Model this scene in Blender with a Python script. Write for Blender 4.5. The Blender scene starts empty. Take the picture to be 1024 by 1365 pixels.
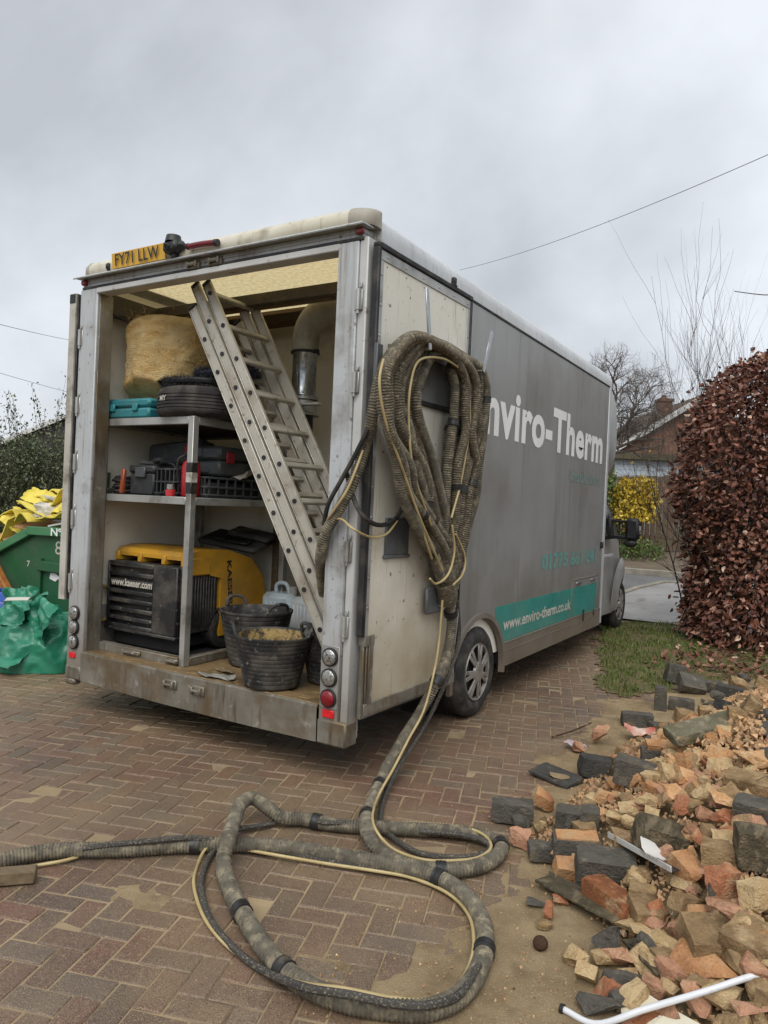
import bpy, bmesh, math, random
from mathutils import Vector, Matrix, noise, Euler
R_ = math.radians
sc = bpy.context.scene
COL = sc.collection
random.seed(7)

# ------------------------------------------------------------------ camera
cam_d = bpy.data.cameras.new('camera')
cam = bpy.data.objects.new('camera', cam_d)
COL.objects.link(cam)
CX = Vector((0.852466, 0.520897, 0.044358))
CD = Vector((0.043110, 0.014518, -0.998965))
CF = Vector((-0.521001, 0.853496, -0.010080))
CAM = Vector((2.109, -3.191, 1.5))
mw = Matrix.Identity(4)
for i in range(3):
    mw[i][0], mw[i][1], mw[i][2], mw[i][3] = CX[i], -CD[i], -CF[i], CAM[i]
cam.matrix_world = mw
cam_d.sensor_fit = 'VERTICAL'
cam_d.sensor_height = 24.0
cam_d.lens = 970.0 / 1365.0 * 24.0
cam_d.clip_start = 0.05
cam_d.clip_end = 2000
sc.camera = cam

# ------------------------------------------------------------------ sky: an overcast day
SUN_EL, SUN_AZ = R_(52), R_(-22)          # azimuth of the bright side of the sky, from -Y towards +X is negative
world = bpy.data.worlds.new('World')
sc.world = world
world.use_nodes = True
nt = world.node_tree
nt.nodes.clear()
def N(t, kind, **kw):
    n = t.nodes.new(kind)
    for k, v in kw.items():
        setattr(n, k, v)
    return n
wo = N(nt, 'ShaderNodeOutputWorld')
bg = N(nt, 'ShaderNodeBackground')
bg.inputs['Strength'].default_value = 0.1
sky = N(nt, 'ShaderNodeTexSky', sky_type='NISHITA')
sky.sun_disc = False
sky.sun_elevation = SUN_EL
sky.sun_rotation = R_(158)
tcw = N(nt, 'ShaderNodeTexCoord')
sep = N(nt, 'ShaderNodeSeparateXYZ')
nt.links.new(tcw.outputs['Generated'], sep.inputs[0])
za = N(nt, 'ShaderNodeMath', operation='MAXIMUM'); nt.links.new(sep.outputs[2], za.inputs[0]); za.inputs[1].default_value = 0.0
zb = N(nt, 'ShaderNodeMath', operation='ADD'); nt.links.new(za.outputs[0], zb.inputs[0]); zb.inputs[1].default_value = 0.75
dx = N(nt, 'ShaderNodeMath', operation='DIVIDE'); nt.links.new(sep.outputs[0], dx.inputs[0]); nt.links.new(zb.outputs[0], dx.inputs[1])
dy = N(nt, 'ShaderNodeMath', operation='DIVIDE'); nt.links.new(sep.outputs[1], dy.inputs[0]); nt.links.new(zb.outputs[0], dy.inputs[1])
cmb = N(nt, 'ShaderNodeCombineXYZ'); nt.links.new(dx.outputs[0], cmb.inputs[0]); nt.links.new(dy.outputs[0], cmb.inputs[1])
mp = N(nt, 'ShaderNodeMapping'); mp.inputs['Scale'].default_value = (1.0, 1.15, 1); mp.inputs['Rotation'].default_value = (0, 0, 0.9); mp.inputs['Location'].default_value = (3.1, 1.7, 0)
nt.links.new(cmb.outputs[0], mp.inputs[0])
cn = N(nt, 'ShaderNodeTexNoise'); cn.inputs['Scale'].default_value = 2.3; cn.inputs['Detail'].default_value = 7; cn.inputs['Roughness'].default_value = 0.50; cn.inputs['Distortion'].default_value = 0.15
nt.links.new(mp.outputs[0], cn.inputs['Vector'])
cr = N(nt, 'ShaderNodeValToRGB')
cr.color_ramp.elements[0].position = 0.34; cr.color_ramp.elements[0].color = (0.335, 0.352, 0.377, 1)
cr.color_ramp.elements[1].position = 0.64; cr.color_ramp.elements[1].color = (0.55, 0.575, 0.607, 1)
nt.links.new(cn.outputs['Fac'], cr.inputs[0])
sc10 = N(nt, 'ShaderNodeVectorMath', operation='SCALE'); sc10.inputs['Scale'].default_value = 10.0
nt.links.new(cr.outputs[0], sc10.inputs[0])
mx = N(nt, 'ShaderNodeMix', data_type='RGBA'); mx.inputs[0].default_value = 0.95
nt.links.new(sky.outputs[0], mx.inputs[6]); nt.links.new(sc10.outputs[0], mx.inputs[7])
nt.links.new(mx.outputs[2], bg.inputs['Color'])
nt.links.new(bg.outputs[0], wo.inputs['Surface'])

sun_d = bpy.data.lights.new('sun', 'SUN')
sun_d.energy = 1.5
sun_d.angle = R_(50)
sun_d.color = (1.0, 0.965, 0.91)
sun = bpy.data.objects.new('sun', sun_d)
COL.objects.link(sun)
sdir = Vector((math.sin(R_(22)) * math.cos(SUN_EL), -math.cos(R_(22)) * math.cos(SUN_EL), math.sin(SUN_EL)))
sun.rotation_euler = sdir.to_track_quat('Z', 'Y').to_euler()
sun.location = sdir * 20

vs = sc.view_settings
vs.view_transform = 'Standard'; vs.look = 'None'; vs.exposure = 0.72; vs.gamma = 1.0
vs.use_curve_mapping = False
try:
    sc.cycles.use_denoising = True
    sc.cycles.max_bounces = 8
    sc.cycles.transparent_max_bounces = 8
    sc.cycles.caustics_reflective = False; sc.cycles.caustics_refractive = False
except Exception:
    pass

# ------------------------------------------------------------------ mesh helpers
class MB:
    """collects shapes; build() links them as ONE mesh object"""
    def __init__(s): s.v = []; s.f = []; s.tone = []
    def add(s, vs_, fs, mt=None, tone=None):
        o = len(s.v)
        for p in vs_:
            p = Vector(p)
            s.v.append(tuple(mt @ p) if mt else tuple(p))
        for q in fs: s.f.append(tuple(i + o for i in q))
        if tone is not None: s.tone += [tone] * len(vs_)
        return s
    def box(s, c, d, rot=None, bev=0.0, tone=None):
        hx, hy, hz = d[0] / 2, d[1] / 2, d[2] / 2
        mt = Matrix.Translation(c) @ (rot.to_matrix().to_4x4() if rot else Matrix.Identity(4))
        if bev <= 0:
            vv = [(x, y, z) for z in (-hz, hz) for y in (-hy, hy) for x in (-hx, hx)]
            ff = [(0, 2, 3, 1), (4, 5, 7, 6), (0, 1, 5, 4), (2, 6, 7, 3), (0, 4, 6, 2), (1, 3, 7, 5)]
            return s.add(vv, ff, mt, tone)
        b = min(bev, hx * .9, hy * .9, hz * .9)
        vv = []; idx = {}
        for sx in (-1, 1):
            for sy in (-1, 1):
                for sz in (-1, 1):
                    for k in range(3):
                        p = [sx * (hx - b), sy * (hy - b), sz * (hz - b)]
                        p[k] = (sx * hx, sy * hy, sz * hz)[k]
                        idx[(sx, sy, sz, k)] = len(vv); vv.append(p)
        ff = []
        cyc = [(-1, -1), (1, -1), (1, 1), (-1, 1)]
        for k in range(3):
            for sg in (-1, 1):
                q = []
                for a, b2 in cyc:
                    t = [0, 0, 0]; t[k] = sg; t[(k + 1) % 3] = a; t[(k + 2) % 3] = b2
                    q.append(idx[(t[0], t[1], t[2], k)])
                ff.append(tuple(q if sg > 0 else q[::-1]))
        for k in range(3):
            a1, a2 = (k + 1) % 3, (k + 2) % 3
            for s1 in (-1, 1):
                for s2 in (-1, 1):
                    t0 = [0, 0, 0]; t0[a1] = s1; t0[a2] = s2
                    ta = list(t0); ta[k] = -1; tb = list(t0); tb[k] = 1
                    q = [idx[(*ta, a1)], idx[(*tb, a1)], idx[(*tb, a2)], idx[(*ta, a2)]]
                    ff.append(tuple(q if s1 * s2 < 0 else q[::-1]))
        for sx in (-1, 1):
            for sy in (-1, 1):
                for sz in (-1, 1):
                    q = [idx[(sx, sy, sz, 0)], idx[(sx, sy, sz, 1)], idx[(sx, sy, sz, 2)]]
                    ff.append(tuple(q if sx * sy * sz > 0 else q[::-1]))
        return s.add(vv, ff, mt, tone)
    def b2(s, x0, x1, y0, y1, z0, z1, bev=0.0):
        return s.box(((x0 + x1) / 2, (y0 + y1) / 2, (z0 + z1) / 2), (abs(x1 - x0), abs(y1 - y0), abs(z1 - z0)), None, bev)
    def bar(s, p0, p1, w, h, bev=0.0, up=(0, 0, 1)):
        p0, p1 = Vector(p0), Vector(p1); d = p1 - p0
        x = d.normalized(); z = Vector(up); y = z.cross(x)
        if y.length < 1e-4: y = Vector((0, 1, 0)).cross(x)
        y.normalize(); z = x.cross(y)
        rot = Matrix((x, y, z)).transposed().to_quaternion()
        return s.box((p0 + p1) / 2, (d.length, w, h), rot, bev)
    def tube(s, pts, r, n=10, cap=True, rf=None):
        pts = [Vector(p) for p in pts]; m = len(pts)
        if m < 2: return s
        tan = []
        for i in range(m):
            t = pts[min(i + 1, m - 1)] - pts[max(i - 1, 0)]
            tan.append(t.normalized() if t.length > 1e-9 else Vector((0, 0, 1)))
        u = tan[0].orthogonal().normalized()
        o = len(s.v)
        for i in range(m):
            u = (u - tan[i] * u.dot(tan[i]))
            u = u.normalized() if u.length > 1e-6 else tan[i].orthogonal().normalized()
            w = tan[i].cross(u)
            rr = (r[i] if isinstance(r, (list, tuple)) else r) * (rf(i) if rf else 1)
            for k in range(n):
                a = 2 * math.pi * k / n
                s.v.append(tuple(pts[i] + (u * math.cos(a) + w * math.sin(a)) * rr))
        for i in range(m - 1):
            for k in range(n):
                a, b = o + i * n + k, o + i * n + (k + 1) % n
                s.f.append((a, b, b + n, a + n))
        if cap:
            s.f.append(tuple(o + k for k in range(n))[::-1])
            s.f.append(tuple(o + (m - 1) * n + k for k in range(n)))
        return s
    def cyl(s, p0, p1, r0, r1=None, n=16, cap=True):
        return s.tube([p0, p1], [r0, r1 if r1 is not None else r0], n, cap)
    def lathe(s, prof, n=24, mt=None, a0=0, a1=2 * math.pi):
        full = abs(a1 - a0 - 2 * math.pi) < 1e-6
        cnt = n if full else n + 1
        vv = []; ff = []
        for (r, z) in prof:
            for k in range(cnt):
                a = a0 + (a1 - a0) * k / n
                vv.append((r * math.cos(a), r * math.sin(a), z))
        for i in range(len(prof) - 1):
            for k in range(n):
                a, b = i * cnt + k, i * cnt + (k + 1) % cnt
                ff.append((a, b, b + cnt, a + cnt))
        return s.add(vv, ff, mt)
    def prism(s, poly, axis, a, b):
        """poly of 2d points extruded along an axis; axis x: poly=(y,z); y: (x,z); z: (x,y)"""
        n = len(poly)
        def P(p, t):
            return {'x': (t, p[0], p[1]), 'y': (p[0], t, p[1]), 'z': (p[0], p[1], t)}[axis]
        vv = [P(p, a) for p in poly] + [P(p, b) for p in poly]
        ff = [tuple(range(n))[::-1], tuple(range(n, 2 * n))]
        for i in range(n):
            j = (i + 1) % n
            ff.append((i, j, n + j, n + i))
        return s.add(vv, ff)
    def grid(s, fn, nu, nv):
        vv = [fn(i / nu, j / nv) for j in range(nv + 1) for i in range(nu + 1)]
        ff = [(j * (nu + 1) + i, j * (nu + 1) + i + 1, (j + 1) * (nu + 1) + i + 1, (j + 1) * (nu + 1) + i) for j in range(nv) for i in range(nu)]
        return s.add(vv, ff)
    def mesh(s, name, mat, off=(0, 0, 0), smooth=40, recalc=True):
        me = bpy.data.meshes.new(name)
        ox, oy, oz = off
        me.from_pydata([(x - ox, y - oy, z - oz) for x, y, z in s.v], [], s.f)
        if recalc:
            bm = bmesh.new(); bm.from_mesh(me)
            bmesh.ops.recalc_face_normals(bm, faces=bm.faces)
            bm.to_mesh(me); bm.free()
        if s.tone and len(s.tone) == len(me.vertices):
            at = me.attributes.new('tone', 'FLOAT', 'POINT')
            at.data.foreach_set('value', s.tone)
        if smooth:
            me.polygons.foreach_set('use_smooth', [True] * len(me.polygons))
            me.set_sharp_from_angle(angle=R_(smooth))
        me.materials.append(mat)
        me.update()
        return me
    def build(s, name, mat, parent=None, smooth=40, recalc=True, loc=None):
        off = loc if loc is not None else ((0, 0, 0))
        if parent is not None:
            off = ROOTLOC.get(parent.name, (0, 0, 0))
        me = s.mesh(name, mat, off, smooth, recalc)
        o = bpy.data.objects.new(name, me)
        COL.objects.link(o)
        if parent is not None:
            o.parent = parent
            ROOTLOC[o.name] = off
        else:
            o.location = off
            ROOTLOC[o.name] = tuple(off)
        return o
ROOTLOC = {}
def tag(o, label=None, cat=None, group=None, kind=None):
    if label: o['label'] = label
    if cat: o['category'] = cat
    if group: o['group'] = group
    if kind: o['kind'] = kind
    return o
def thing(name, loc, label, cat, group=None):
    o = bpy.data.objects.new(name, None)
    o.empty_display_size = 0.1
    COL.objects.link(o); o.location = loc
    ROOTLOC[o.name] = tuple(loc)
    return tag(o, label, cat, group)
def copy_obj(o, parent=None):
    c = o.copy(); COL.objects.link(c)
    if parent is not None: c.parent = parent
    return c
def copy_tree(o, parent=None):
    c = copy_obj(o, parent)
    for ch in list(o.children): copy_tree(ch, c)
    return c
def spline(pts, step=0.02):
    """Catmull-Rom through the points, resampled evenly"""
    P = [Vector(p) for p in pts]
    P = [P[0] * 2 - P[1]] + P + [P[-1] * 2 - P[-2]]
    out = []
    for i in range(1, len(P) - 2):
        p0, p1, p2, p3 = P[i - 1], P[i], P[i + 1], P[i + 2]
        for k in range(16):
            t = k / 16
            out.append(0.5 * ((2 * p1) + (p2 - p0) * t + (2 * p0 - 5 * p1 + 4 * p2 - p3) * t * t + (3 * p1 - p0 - 3 * p2 + p3) * t ** 3))
    out.append(P[-2])
    res = [out[0]]; acc = 0.0
    for a, b in zip(out, out[1:]):
        L = (b - a).length
        while acc + L >= step:
            t = (step - acc) / L
            a = a.lerp(b, t); res.append(a.copy()); L = (b - a).length; acc = 0.0
        acc += L
    return res
def fbm(x, y, z=0.0, o=4):
    return noise.fractal(Vector((x, y, z)), 1.0, 2.0, o)
def sstep(a, b, x):
    t = max(0.0, min(1.0, (x - a) / (b - a)))
    return t * t * (3 - 2 * t)
def lerp_table(tb, x):
    if x <= tb[0][0]: return tb[0][1]
    for (x0, y0), (x1, y1) in zip(tb, tb[1:]):
        if x <= x1: return y0 + (y1 - y0) * (x - x0) / (x1 - x0)
    return tb[-1][1]
def text_mb(body, width=None, height=None, bold=0.0, depth=0.002, spacing=1.0):
    """lettering as geometry in the xy plane, lower left corner at 0,0"""
    cu = bpy.data.curves.new('t', 'FONT'); cu.body = body; cu.size = 1.0; cu.offset = bold; cu.extrude = 0.0; cu.resolution_u = 4; cu.space_character = spacing
    ob = bpy.data.objects.new('t', cu); COL.objects.link(ob)
    dg = bpy.context.evaluated_depsgraph_get()
    me = ob.evaluated_get(dg).to_mesh()
    vv = [v.co.copy() for v in me.vertices]; ff = [tuple(p.vertices) for p in me.polygons]
    ob.evaluated_get(dg).to_mesh_clear()
    bpy.data.objects.remove(ob); bpy.data.curves.remove(cu)
    x0 = min(v.x for v in vv); x1 = max(v.x for v in vv); y0 = min(v.y for v in vv); y1 = max(v.y for v in vv)
    sx = width / (x1 - x0) if width else None
    sy = height / (y1 - y0) if height else None
    sx = sx or sy; sy = sy or sx
    return [Vector(((v.x - x0) * sx, (v.y - y0) * sy, 0)) for v in vv], ff
def lettering(name, body, origin, ux, uy, width, height, mat, parent, bold=0.0, spacing=1.0):
    vv, ff = text_mb(body, width, height, bold, spacing=spacing)
    ux, uy, o = Vector(ux), Vector(uy), Vector(origin)
    nrm = ux.cross(uy)
    m = MB()
    m.add([o + ux * v.x + uy * v.y for v in vv], ff)
    # a thin film with an edge: second skin below
    ob = m.build(name, mat, parent, smooth=0, recalc=False)
    return ob

# ------------------------------------------------------------------ materials
MATS = {}
def lin(h):
    """sRGB hex -> linear"""
    c = [int(h[i:i + 2], 16) / 255 for i in (0, 2, 4)]
    return tuple((x / 12.92 if x <= .04045 else ((x + .055) / 1.055) ** 2.4) for x in c) + (1,)
def mat(name, c1, c2=None, scale=6.0, rough=0.6, metal=0.0, bump=0.15, bscale=60.0, spots=None, sscale=14.0, samt=(0.55, 0.68),
        dirt=None, dscale=1.6, damt=(0.5, 0.7), stretch=(1, 1, 1), zdirt=None, spec=0.5, rvar=0.15, sub=None, trans=None, bdist=0.004, streak=None):
    m = bpy.data.materials.new(name); m.use_nodes = True
    t = m.node_tree; t.nodes.clear()
    L = t.links.new
    out = N(t, 'ShaderNodeOutputMaterial'); bs = N(t, 'ShaderNodeBsdfPrincipled')
    L(bs.outputs[0], out.inputs[0])
    tc = N(t, 'ShaderNodeTexCoord'); oi = N(t, 'ShaderNodeObjectInfo')
    ml = N(t, 'ShaderNodeMath', operation='MULTIPLY'); L(oi.outputs['Random'], ml.inputs[0]); ml.inputs[1].default_value = 43.0
    ad = N(t, 'ShaderNodeVectorMath', operation='ADD'); L(tc.outputs['Object'], ad.inputs[0]); L(ml.outputs[0], ad.inputs[1])
    mp = N(t, 'ShaderNodeMapping'); mp.inputs['Scale'].default_value = stretch; L(ad.outputs[0], mp.inputs[0])
    vec = mp.outputs[0]
    def noi(s, d=5, r=0.55, v=None):
        n = N(t, 'ShaderNodeTexNoise'); n.inputs['Scale'].default_value = s; n.inputs['Detail'].default_value = d; n.inputs['Roughness'].default_value = r
        L(v or vec, n.inputs['Vector']); return n.outputs['Fac']
    def rng(src, a, b, c=0.0, d=1.0):
        r = N(t, 'ShaderNodeMapRange'); r.inputs[1].default_value = a; r.inputs[2].default_value = b; r.inputs[3].default_value = c; r.inputs[4].default_value = d
        L(src, r.inputs[0]); return r.outputs[0]
    def mixc(f, a, b):
        x = N(t, 'ShaderNodeMix', data_type='RGBA')
        if hasattr(f, 'is_linked') or not isinstance(f, float): L(f, x.inputs[0])
        else: x.inputs[0].default_value = f
        for s_, i in ((a, 6), (b, 7)):
            if isinstance(s_, tuple): x.inputs[i].default_value = s_
            else: L(s_, x.inputs[i])
        return x.outputs[2]
    c2 = c2 or tuple(min(1, x * 0.8) for x in c1[:3]) + (1,)
    n1 = noi(scale)
    col = mixc(rng(n1, 0.32, 0.68), c1, c2)
    if spots:
        col = mixc(rng(noi(sscale, 6, 0.6), samt[0], samt[1]), col, spots)
    if streak:
        st = N(t, 'ShaderNodeMapping'); st.inputs['Scale'].default_value = streak[1]; L(ad.outputs[0], st.inputs[0])
        col = mixc(rng(noi(streak[2], 6, 0.62, st.outputs[0]), streak[3][0], streak[3][1]), col, streak[0])
    if dirt:
        col = mixc(rng(noi(dscale, 8, 0.62, ad.outputs[0]), damt[0], damt[1]), col, dirt)
    if zdirt:   # road dirt thrown up from below: colour, height where it ends, strength
        sp = N(t, 'ShaderNodeSeparateXYZ'); L(tc.outputs['Object'], sp.inputs[0])
        nz = N(t, 'ShaderNodeMath', operation='MULTIPLY_ADD'); L(noi(2.5, 6), nz.inputs[0]); nz.inputs[1].default_value = 1.2; L(sp.outputs[2], nz.inputs[2])
        col = mixc(rng(nz.outputs[0], zdirt[1] + 0.6, 0.6 + zdirt[3], 0.0, zdirt[2]), col, zdirt[0])
    L(col, bs.inputs['Base Color'])
    L(rng(noi(scale * 1.7), 0.3, 0.7, max(0.03, rough - rvar), min(1, rough + rvar)), bs.inputs['Roughness'])
    bs.inputs['Metallic'].default_value = metal
    bs.inputs['Specular IOR Level'].default_value = spec
    if bump:
        bn = N(t, 'ShaderNodeBump'); bn.inputs['Strength'].default_value = bump; bn.inputs['Distance'].default_value = bdist
        L(noi(bscale, 6, 0.6), bn.inputs['Height']); L(bn.outputs[0], bs.inputs['Normal'])
    if trans:
        bs.inputs['Transmission Weight'].default_value = trans
    MATS[name] = m
    return m
def tone_mat(name, stops, speck=None, damp=None, grain=None, rough=0.7, bump=0.4, bscale=90, dust=None, dscale=1.3, damt=(0.45, 0.6), fine=None, bdist=0.003, spec=0.5, dust2=None):
    """colour picked per piece by the 'tone' attribute, plus a grain and dust over all in world space"""
    m = bpy.data.materials.new(name); m.use_nodes = True
    t = m.node_tree; t.nodes.clear(); L = t.links.new
    out = N(t, 'ShaderNodeOutputMaterial'); bs = N(t, 'ShaderNodeBsdfPrincipled'); L(bs.outputs[0], out.inputs[0])
    at = N(t, 'ShaderNodeAttribute', attribute_name='tone')
    cr = N(t, 'ShaderNodeValToRGB'); cr.color_ramp.interpolation = 'LINEAR'
    els = cr.color_ramp.elements
    els[0].position, els[0].color = stops[0]; els[1].position, els[1].color = stops[-1]
    for p, c in stops[1:-1]:
        e = els.new(p); e.color = c
    L(at.outputs['Fac'], cr.inputs[0])
    gp = N(t, 'ShaderNodeNewGeometry')
    def noi(s, d=6, r=0.6):
        n = N(t, 'ShaderNodeTexNoise'); n.inputs['Scale'].default_value = s; n.inputs['Detail'].default_value = d; n.inputs['Roughness'].default_value = r
        L(gp.outputs['Position'], n.inputs['Vector']); return n.outputs['Fac']
    def rng(src, a, b, c=0.0, d=1.0):
        r = N(t, 'ShaderNodeMapRange'); r.inputs[1].default_value = a; r.inputs[2].default_value = b; r.inputs[3].default_value = c; r.inputs[4].default_value = d
        L(src, r.inputs[0]); return r.outputs[0]
    def mixc(f, a, b, mode='MIX'):
        x = N(t, 'ShaderNodeMix', data_type='RGBA', blend_type=mode); L(f, x.inputs[0])
        for s_, i in ((a, 6), (b, 7)):
            if isinstance(s_, tuple): x.inputs[i].default_value = s_
            else: L(s_, x.inputs[i])
        return x.outputs[2]
    col = cr.outputs[0]
    col = mixc(rng(noi(55, 4), 0.35, 0.7, 0, 0.55), col, fine or (0.02, 0.017, 0.014, 1))
    if dust:
        col = mixc(rng(noi(dscale, 9, 0.66), damt[0], damt[1], 0, 0.85), col, dust)
    if damp:
        col = mixc(rng(noi(.55, 7, 0.6), damp[1], damp[2], 0, .8), col, damp[0])
    if speck:
        col = mixc(rng(noi(speck[1], 3, 0.5), speck[2], speck[2] + .07, 0, speck[3]), col, speck[0])
    if dust2:
        col = mixc(rng(noi(38, 8, 0.75), 0.56, 0.66, 0, 0.7), col, dust2)
    if grain:
        col = mixc(rng(noi(170, 3, 0.7), .34, .50, .75, 0), col, grain[0])
        col = mixc(rng(noi(230, 3, 0.7), .55, .66, 0, .8), col, grain[1])
    L(col, bs.inputs['Base Color'])
    L(rng(noi(2.2), 0.3, 0.7, max(0.05, rough - .18), min(1, rough + .12)), bs.inputs['Roughness'])
    bs.inputs['Specular IOR Level'].default_value = spec
    bn = N(t, 'ShaderNodeBump'); bn.inputs['Strength'].default_value = bump; bn.inputs['Distance'].default_value = bdist
    L(noi(bscale, 7, 0.65), bn.inputs['Height']); L(bn.outputs[0], bs.inputs['Normal'])
    MATS[name] = m
    return m
# ------------------------------------------------------------------ the setting
def rise(y): return 0.075 * max(0.0, min(10.0, y - 8.0))
XB = [(-1.4, 2.3), (-1.2, 1.95), (-.95, 1.66), (-.6, 1.42), (-.25, 1.14), (0, .92), (.5, .95), (1.2, .92), (1.9, .98), (2.5, 1.1), (3.2, 1.35), (4.0, 1.75), (4.6, 2.4)]
def heap(x, y):
    """height of the rubble heap above the ground"""
    d = x - lerp_table(XB, y)
    if d <= 0: return 0.0
    top = lerp_table([(-1.4, .24), (-.8, .30), (0, .44), (.8, .56), (1.6, .52), (2.3, .38), (3.2, .25), (4.6, .12)], y)
    return top * sstep(0, 1.0, d) * (1 - .55 * sstep(1.6, 2.6, d)) + 0.0
earth = mat('earth', lin('6b5d4a'), lin('4f4637'), scale=3, rough=.95, bump=.6, bscale=40, spots=lin('8a7a62'), sscale=30, bdist=.02)
g = MB()
xs = [-400, -120, -40, -20, -12, -8, -5, -3, -1, 1, 3, 5, 8, 12, 20, 40, 120, 400]
ys = [-400, -100, -30, -10, -4, 0, 4, 7, 8, 9, 10, 12, 14, 16, 18, 24, 40, 100, 400]
g.add([(x, y, -0.05 + rise(y)) for y in ys for x in xs],
      [(j * len(xs) + i, j * len(xs) + i + 1, (j + 1) * len(xs) + i + 1, (j + 1) * len(xs) + i) for j in range(len(ys) - 1) for i in range(len(xs) - 1)])
tag(g.build('ground', earth, smooth=0), kind='structure')

# --- block-paved drive in 90 degree herringbone
bed = mat('joint_sand', lin('a08c6d'), lin('857359'), scale=5, rough=.95, bump=.5, bscale=160, spots=lin('5a4c3c'), sscale=3, bdist=.004)
pave = tone_mat('paver', [(0, lin('5f4f46')), (.3, lin('6c5045')), (.55, lin('785446')), (.8, lin('6e584b')), (1, lin('665b54'))],
                rough=.46, bump=1.0, bscale=210, dust=lin('8d795e'), dscale=.8, damt=(.39, .66), fine=lin('4f4238'), bdist=.003, dust2=lin('96846a'), speck=(lin('c2b292'), 330, .66, .9), damp=(lin('4d433c'), .54, .72), grain=(lin('43372f'), lin('a8977a')))
drive = MB()
drive.add([(-12, -7, -.0045), (1.35, -7, -.0045), (1.35, 7.5, -.0045), (-12, 7.5, -.0045)], [(0, 1, 2, 3)])
drv = tag(drive.build('driveway', bed, smooth=0), kind='structure')
PA = R_(19.0); U = 0.094
ca, sa = math.cos(PA), math.sin(PA)
NV = 24
pv_mesh = []
rp = random.Random(11)
for k in range(NV):
    b = MB(); b.box((0, 0, -.025), (.1835, .0895, .05), None, .0045, tone=(k + .5) / NV)
    pv_mesh.append(b.mesh('paver', pave, smooth=30))
cells = []
for i in range(-118, 119):
    for j in range(-118, 119):
        k = (i - j) % 4
        if k == 0: px, py, a = (i + 1) * U, (j + .5) * U, 0.0
        elif k == 3: px, py, a = (i + .5) * U, (j + 1) * U, math.pi / 2
        else: continue
        wx = -2.0 + px * ca - py * sa; wy = 1.0 + px * sa + py * ca
        if not (-7.4 < wx < 1.25 and -4.2 < wy < 7.3): continue
        d = Vector((wx, wy, 0)) - CAM
        dz = d.dot(CF)
        u = d.dot(CX) / max(dz, .01); w = d.dot(CD) / max(dz, .01)
        vis = dz > .3 and abs(u) < .55 and abs(w) < .73 and not (-2.5 < wx < 0 and wy > -.25) and wx < 1.02
        cells.append((dz if vis else 99 + dz, wx, wy, a + PA))
cells.sort()
rest = MB()
for n_, (dz, wx, wy, a) in enumerate(cells):
    zz = rp.gauss(0, .0018) - .0008
    e = Euler((rp.gauss(0, .012), rp.gauss(0, .009), a + rp.gauss(0, .012)))
    if n_ < 300:
        o = bpy.data.objects.new('paver', pv_mesh[rp.randrange(NV)])
        COL.objects.link(o); o.parent = drv
        o.location = (wx, wy, zz); o.rotation_euler = e
    else:
        rest.box((wx, wy, zz), (.1835, .0895, .012), e.to_quaternion(), .0045, tone=rp.random())
# the box of the far pavers is centred on its height: lower it so that its top lies level with the near ones
rest.v = [(x, y, z - .006) for x, y, z in rest.v]
o = rest.build('paving_blocks', pave, drv, smooth=30, recalc=False); tag(o, kind='stuff')

# --- sand spilled over the paving
sandm = mat('sand', lin('b39c78'), lin('96805e'), scale=7, rough=.97, bump=1.0, bscale=240, spots=lin('cdbd9a'), sscale=190, samt=(.58, .66), dirt=lin('7d6a4d'), dscale=5, damt=(.50, .70), bdist=.014)
XS = [(-3, 1.35), (-1.6, 1.02), (-1.3, .88), (-1.05, .86), (-.75, .88), (-.5, .95), (-.2, .92), (0, .74), (.5, .70), (1.2, .56), (1.9, .62), (2.7, .52), (3.4, .8), (4.2, 1.1)]
def sand_z(x, y):
    d = x - lerp_table(XS, y) + .16 * fbm(x * 3.1, y * 3.1, 2.0)
    m = sstep(-.22, .35, d)
    z = -.0165 + .021 * m + .010 * sstep(.2, 1.0, d)
    p = math.exp(-(((x + .02) / .36) ** 2 + ((y + 1.32) / .17) ** 2))        # a patch under the hose on the left
    q = math.exp(-(((x - .75) / .22) ** 2 + ((y + 1.22) / .15) ** 2))
    z += .0155 * max(p, q * .9)
    z += .0042 * fbm(x * 9, y * 9, 5.0, 5) + .0012 * fbm(x * 40, y * 40, 1.0, 3)
    z += .9 * max(0.0, heap(x, y) - .05)
    return z
sm = MB()
X0, X1, Y0, Y1, ST = -.8, 3.4, -2.6, 4.7, .022
nx, ny = int((X1 - X0) / ST), int((Y1 - Y0) / ST)
sm.grid(lambda a, b: (X0 + a * (X1 - X0), Y0 + b * (Y1 - Y0), sand_z(X0 + a * (X1 - X0), Y0 + b * (Y1 - Y0))), nx, ny)
tag(sm.build('spilled_sand', sandm, smooth=60, recalc=False), 'brown building sand spread over the paving beside the rubble', 'sand', kind='stuff')

# --- lawn corner by the beech hedge
LAWN = [(-.42, 6.55), (-.25, 6.0), (0.02, 5.0), (.2, 4.2), (.50, 3.1), (.72, 2.95), (1.0, 3.5), (1.3, 4.2), (1.9, 4.8), (3.2, 5.2), (3.2, 7.6), (.4, 7.75), (-.25, 7.3)]
def inpoly(x, y, P):
    c = False
    for (x0, y0), (x1, y1) in zip(P, P[1:] + P[:1]):
        if (y0 > y) != (y1 > y) and x < (x1 - x0) * (y - y0) / (y1 - y0) + x0: c = not c
    return c
lawnm = mat('lawn_soil', lin('55532f'), lin('6b5c40'), scale=5, rough=.95, bump=.6, bscale=60, bdist=.01)
FINE = []
for (x0, y0), (x1, y1) in zip(LAWN, LAWN[1:] + LAWN[:1]):
    for k in range(14):
        t_ = k / 14; x, y = x0 + (x1 - x0) * t_, y0 + (y1 - y0) * t_
        a_ = fbm(x * 4.5, y * 4.5, 3.0) * .13 + fbm(x * 15, y * 15, 1.0) * .05
        FINE.append((x + a_, y + a_ * .6))
LAWN = FINE
lm = MB()
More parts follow.
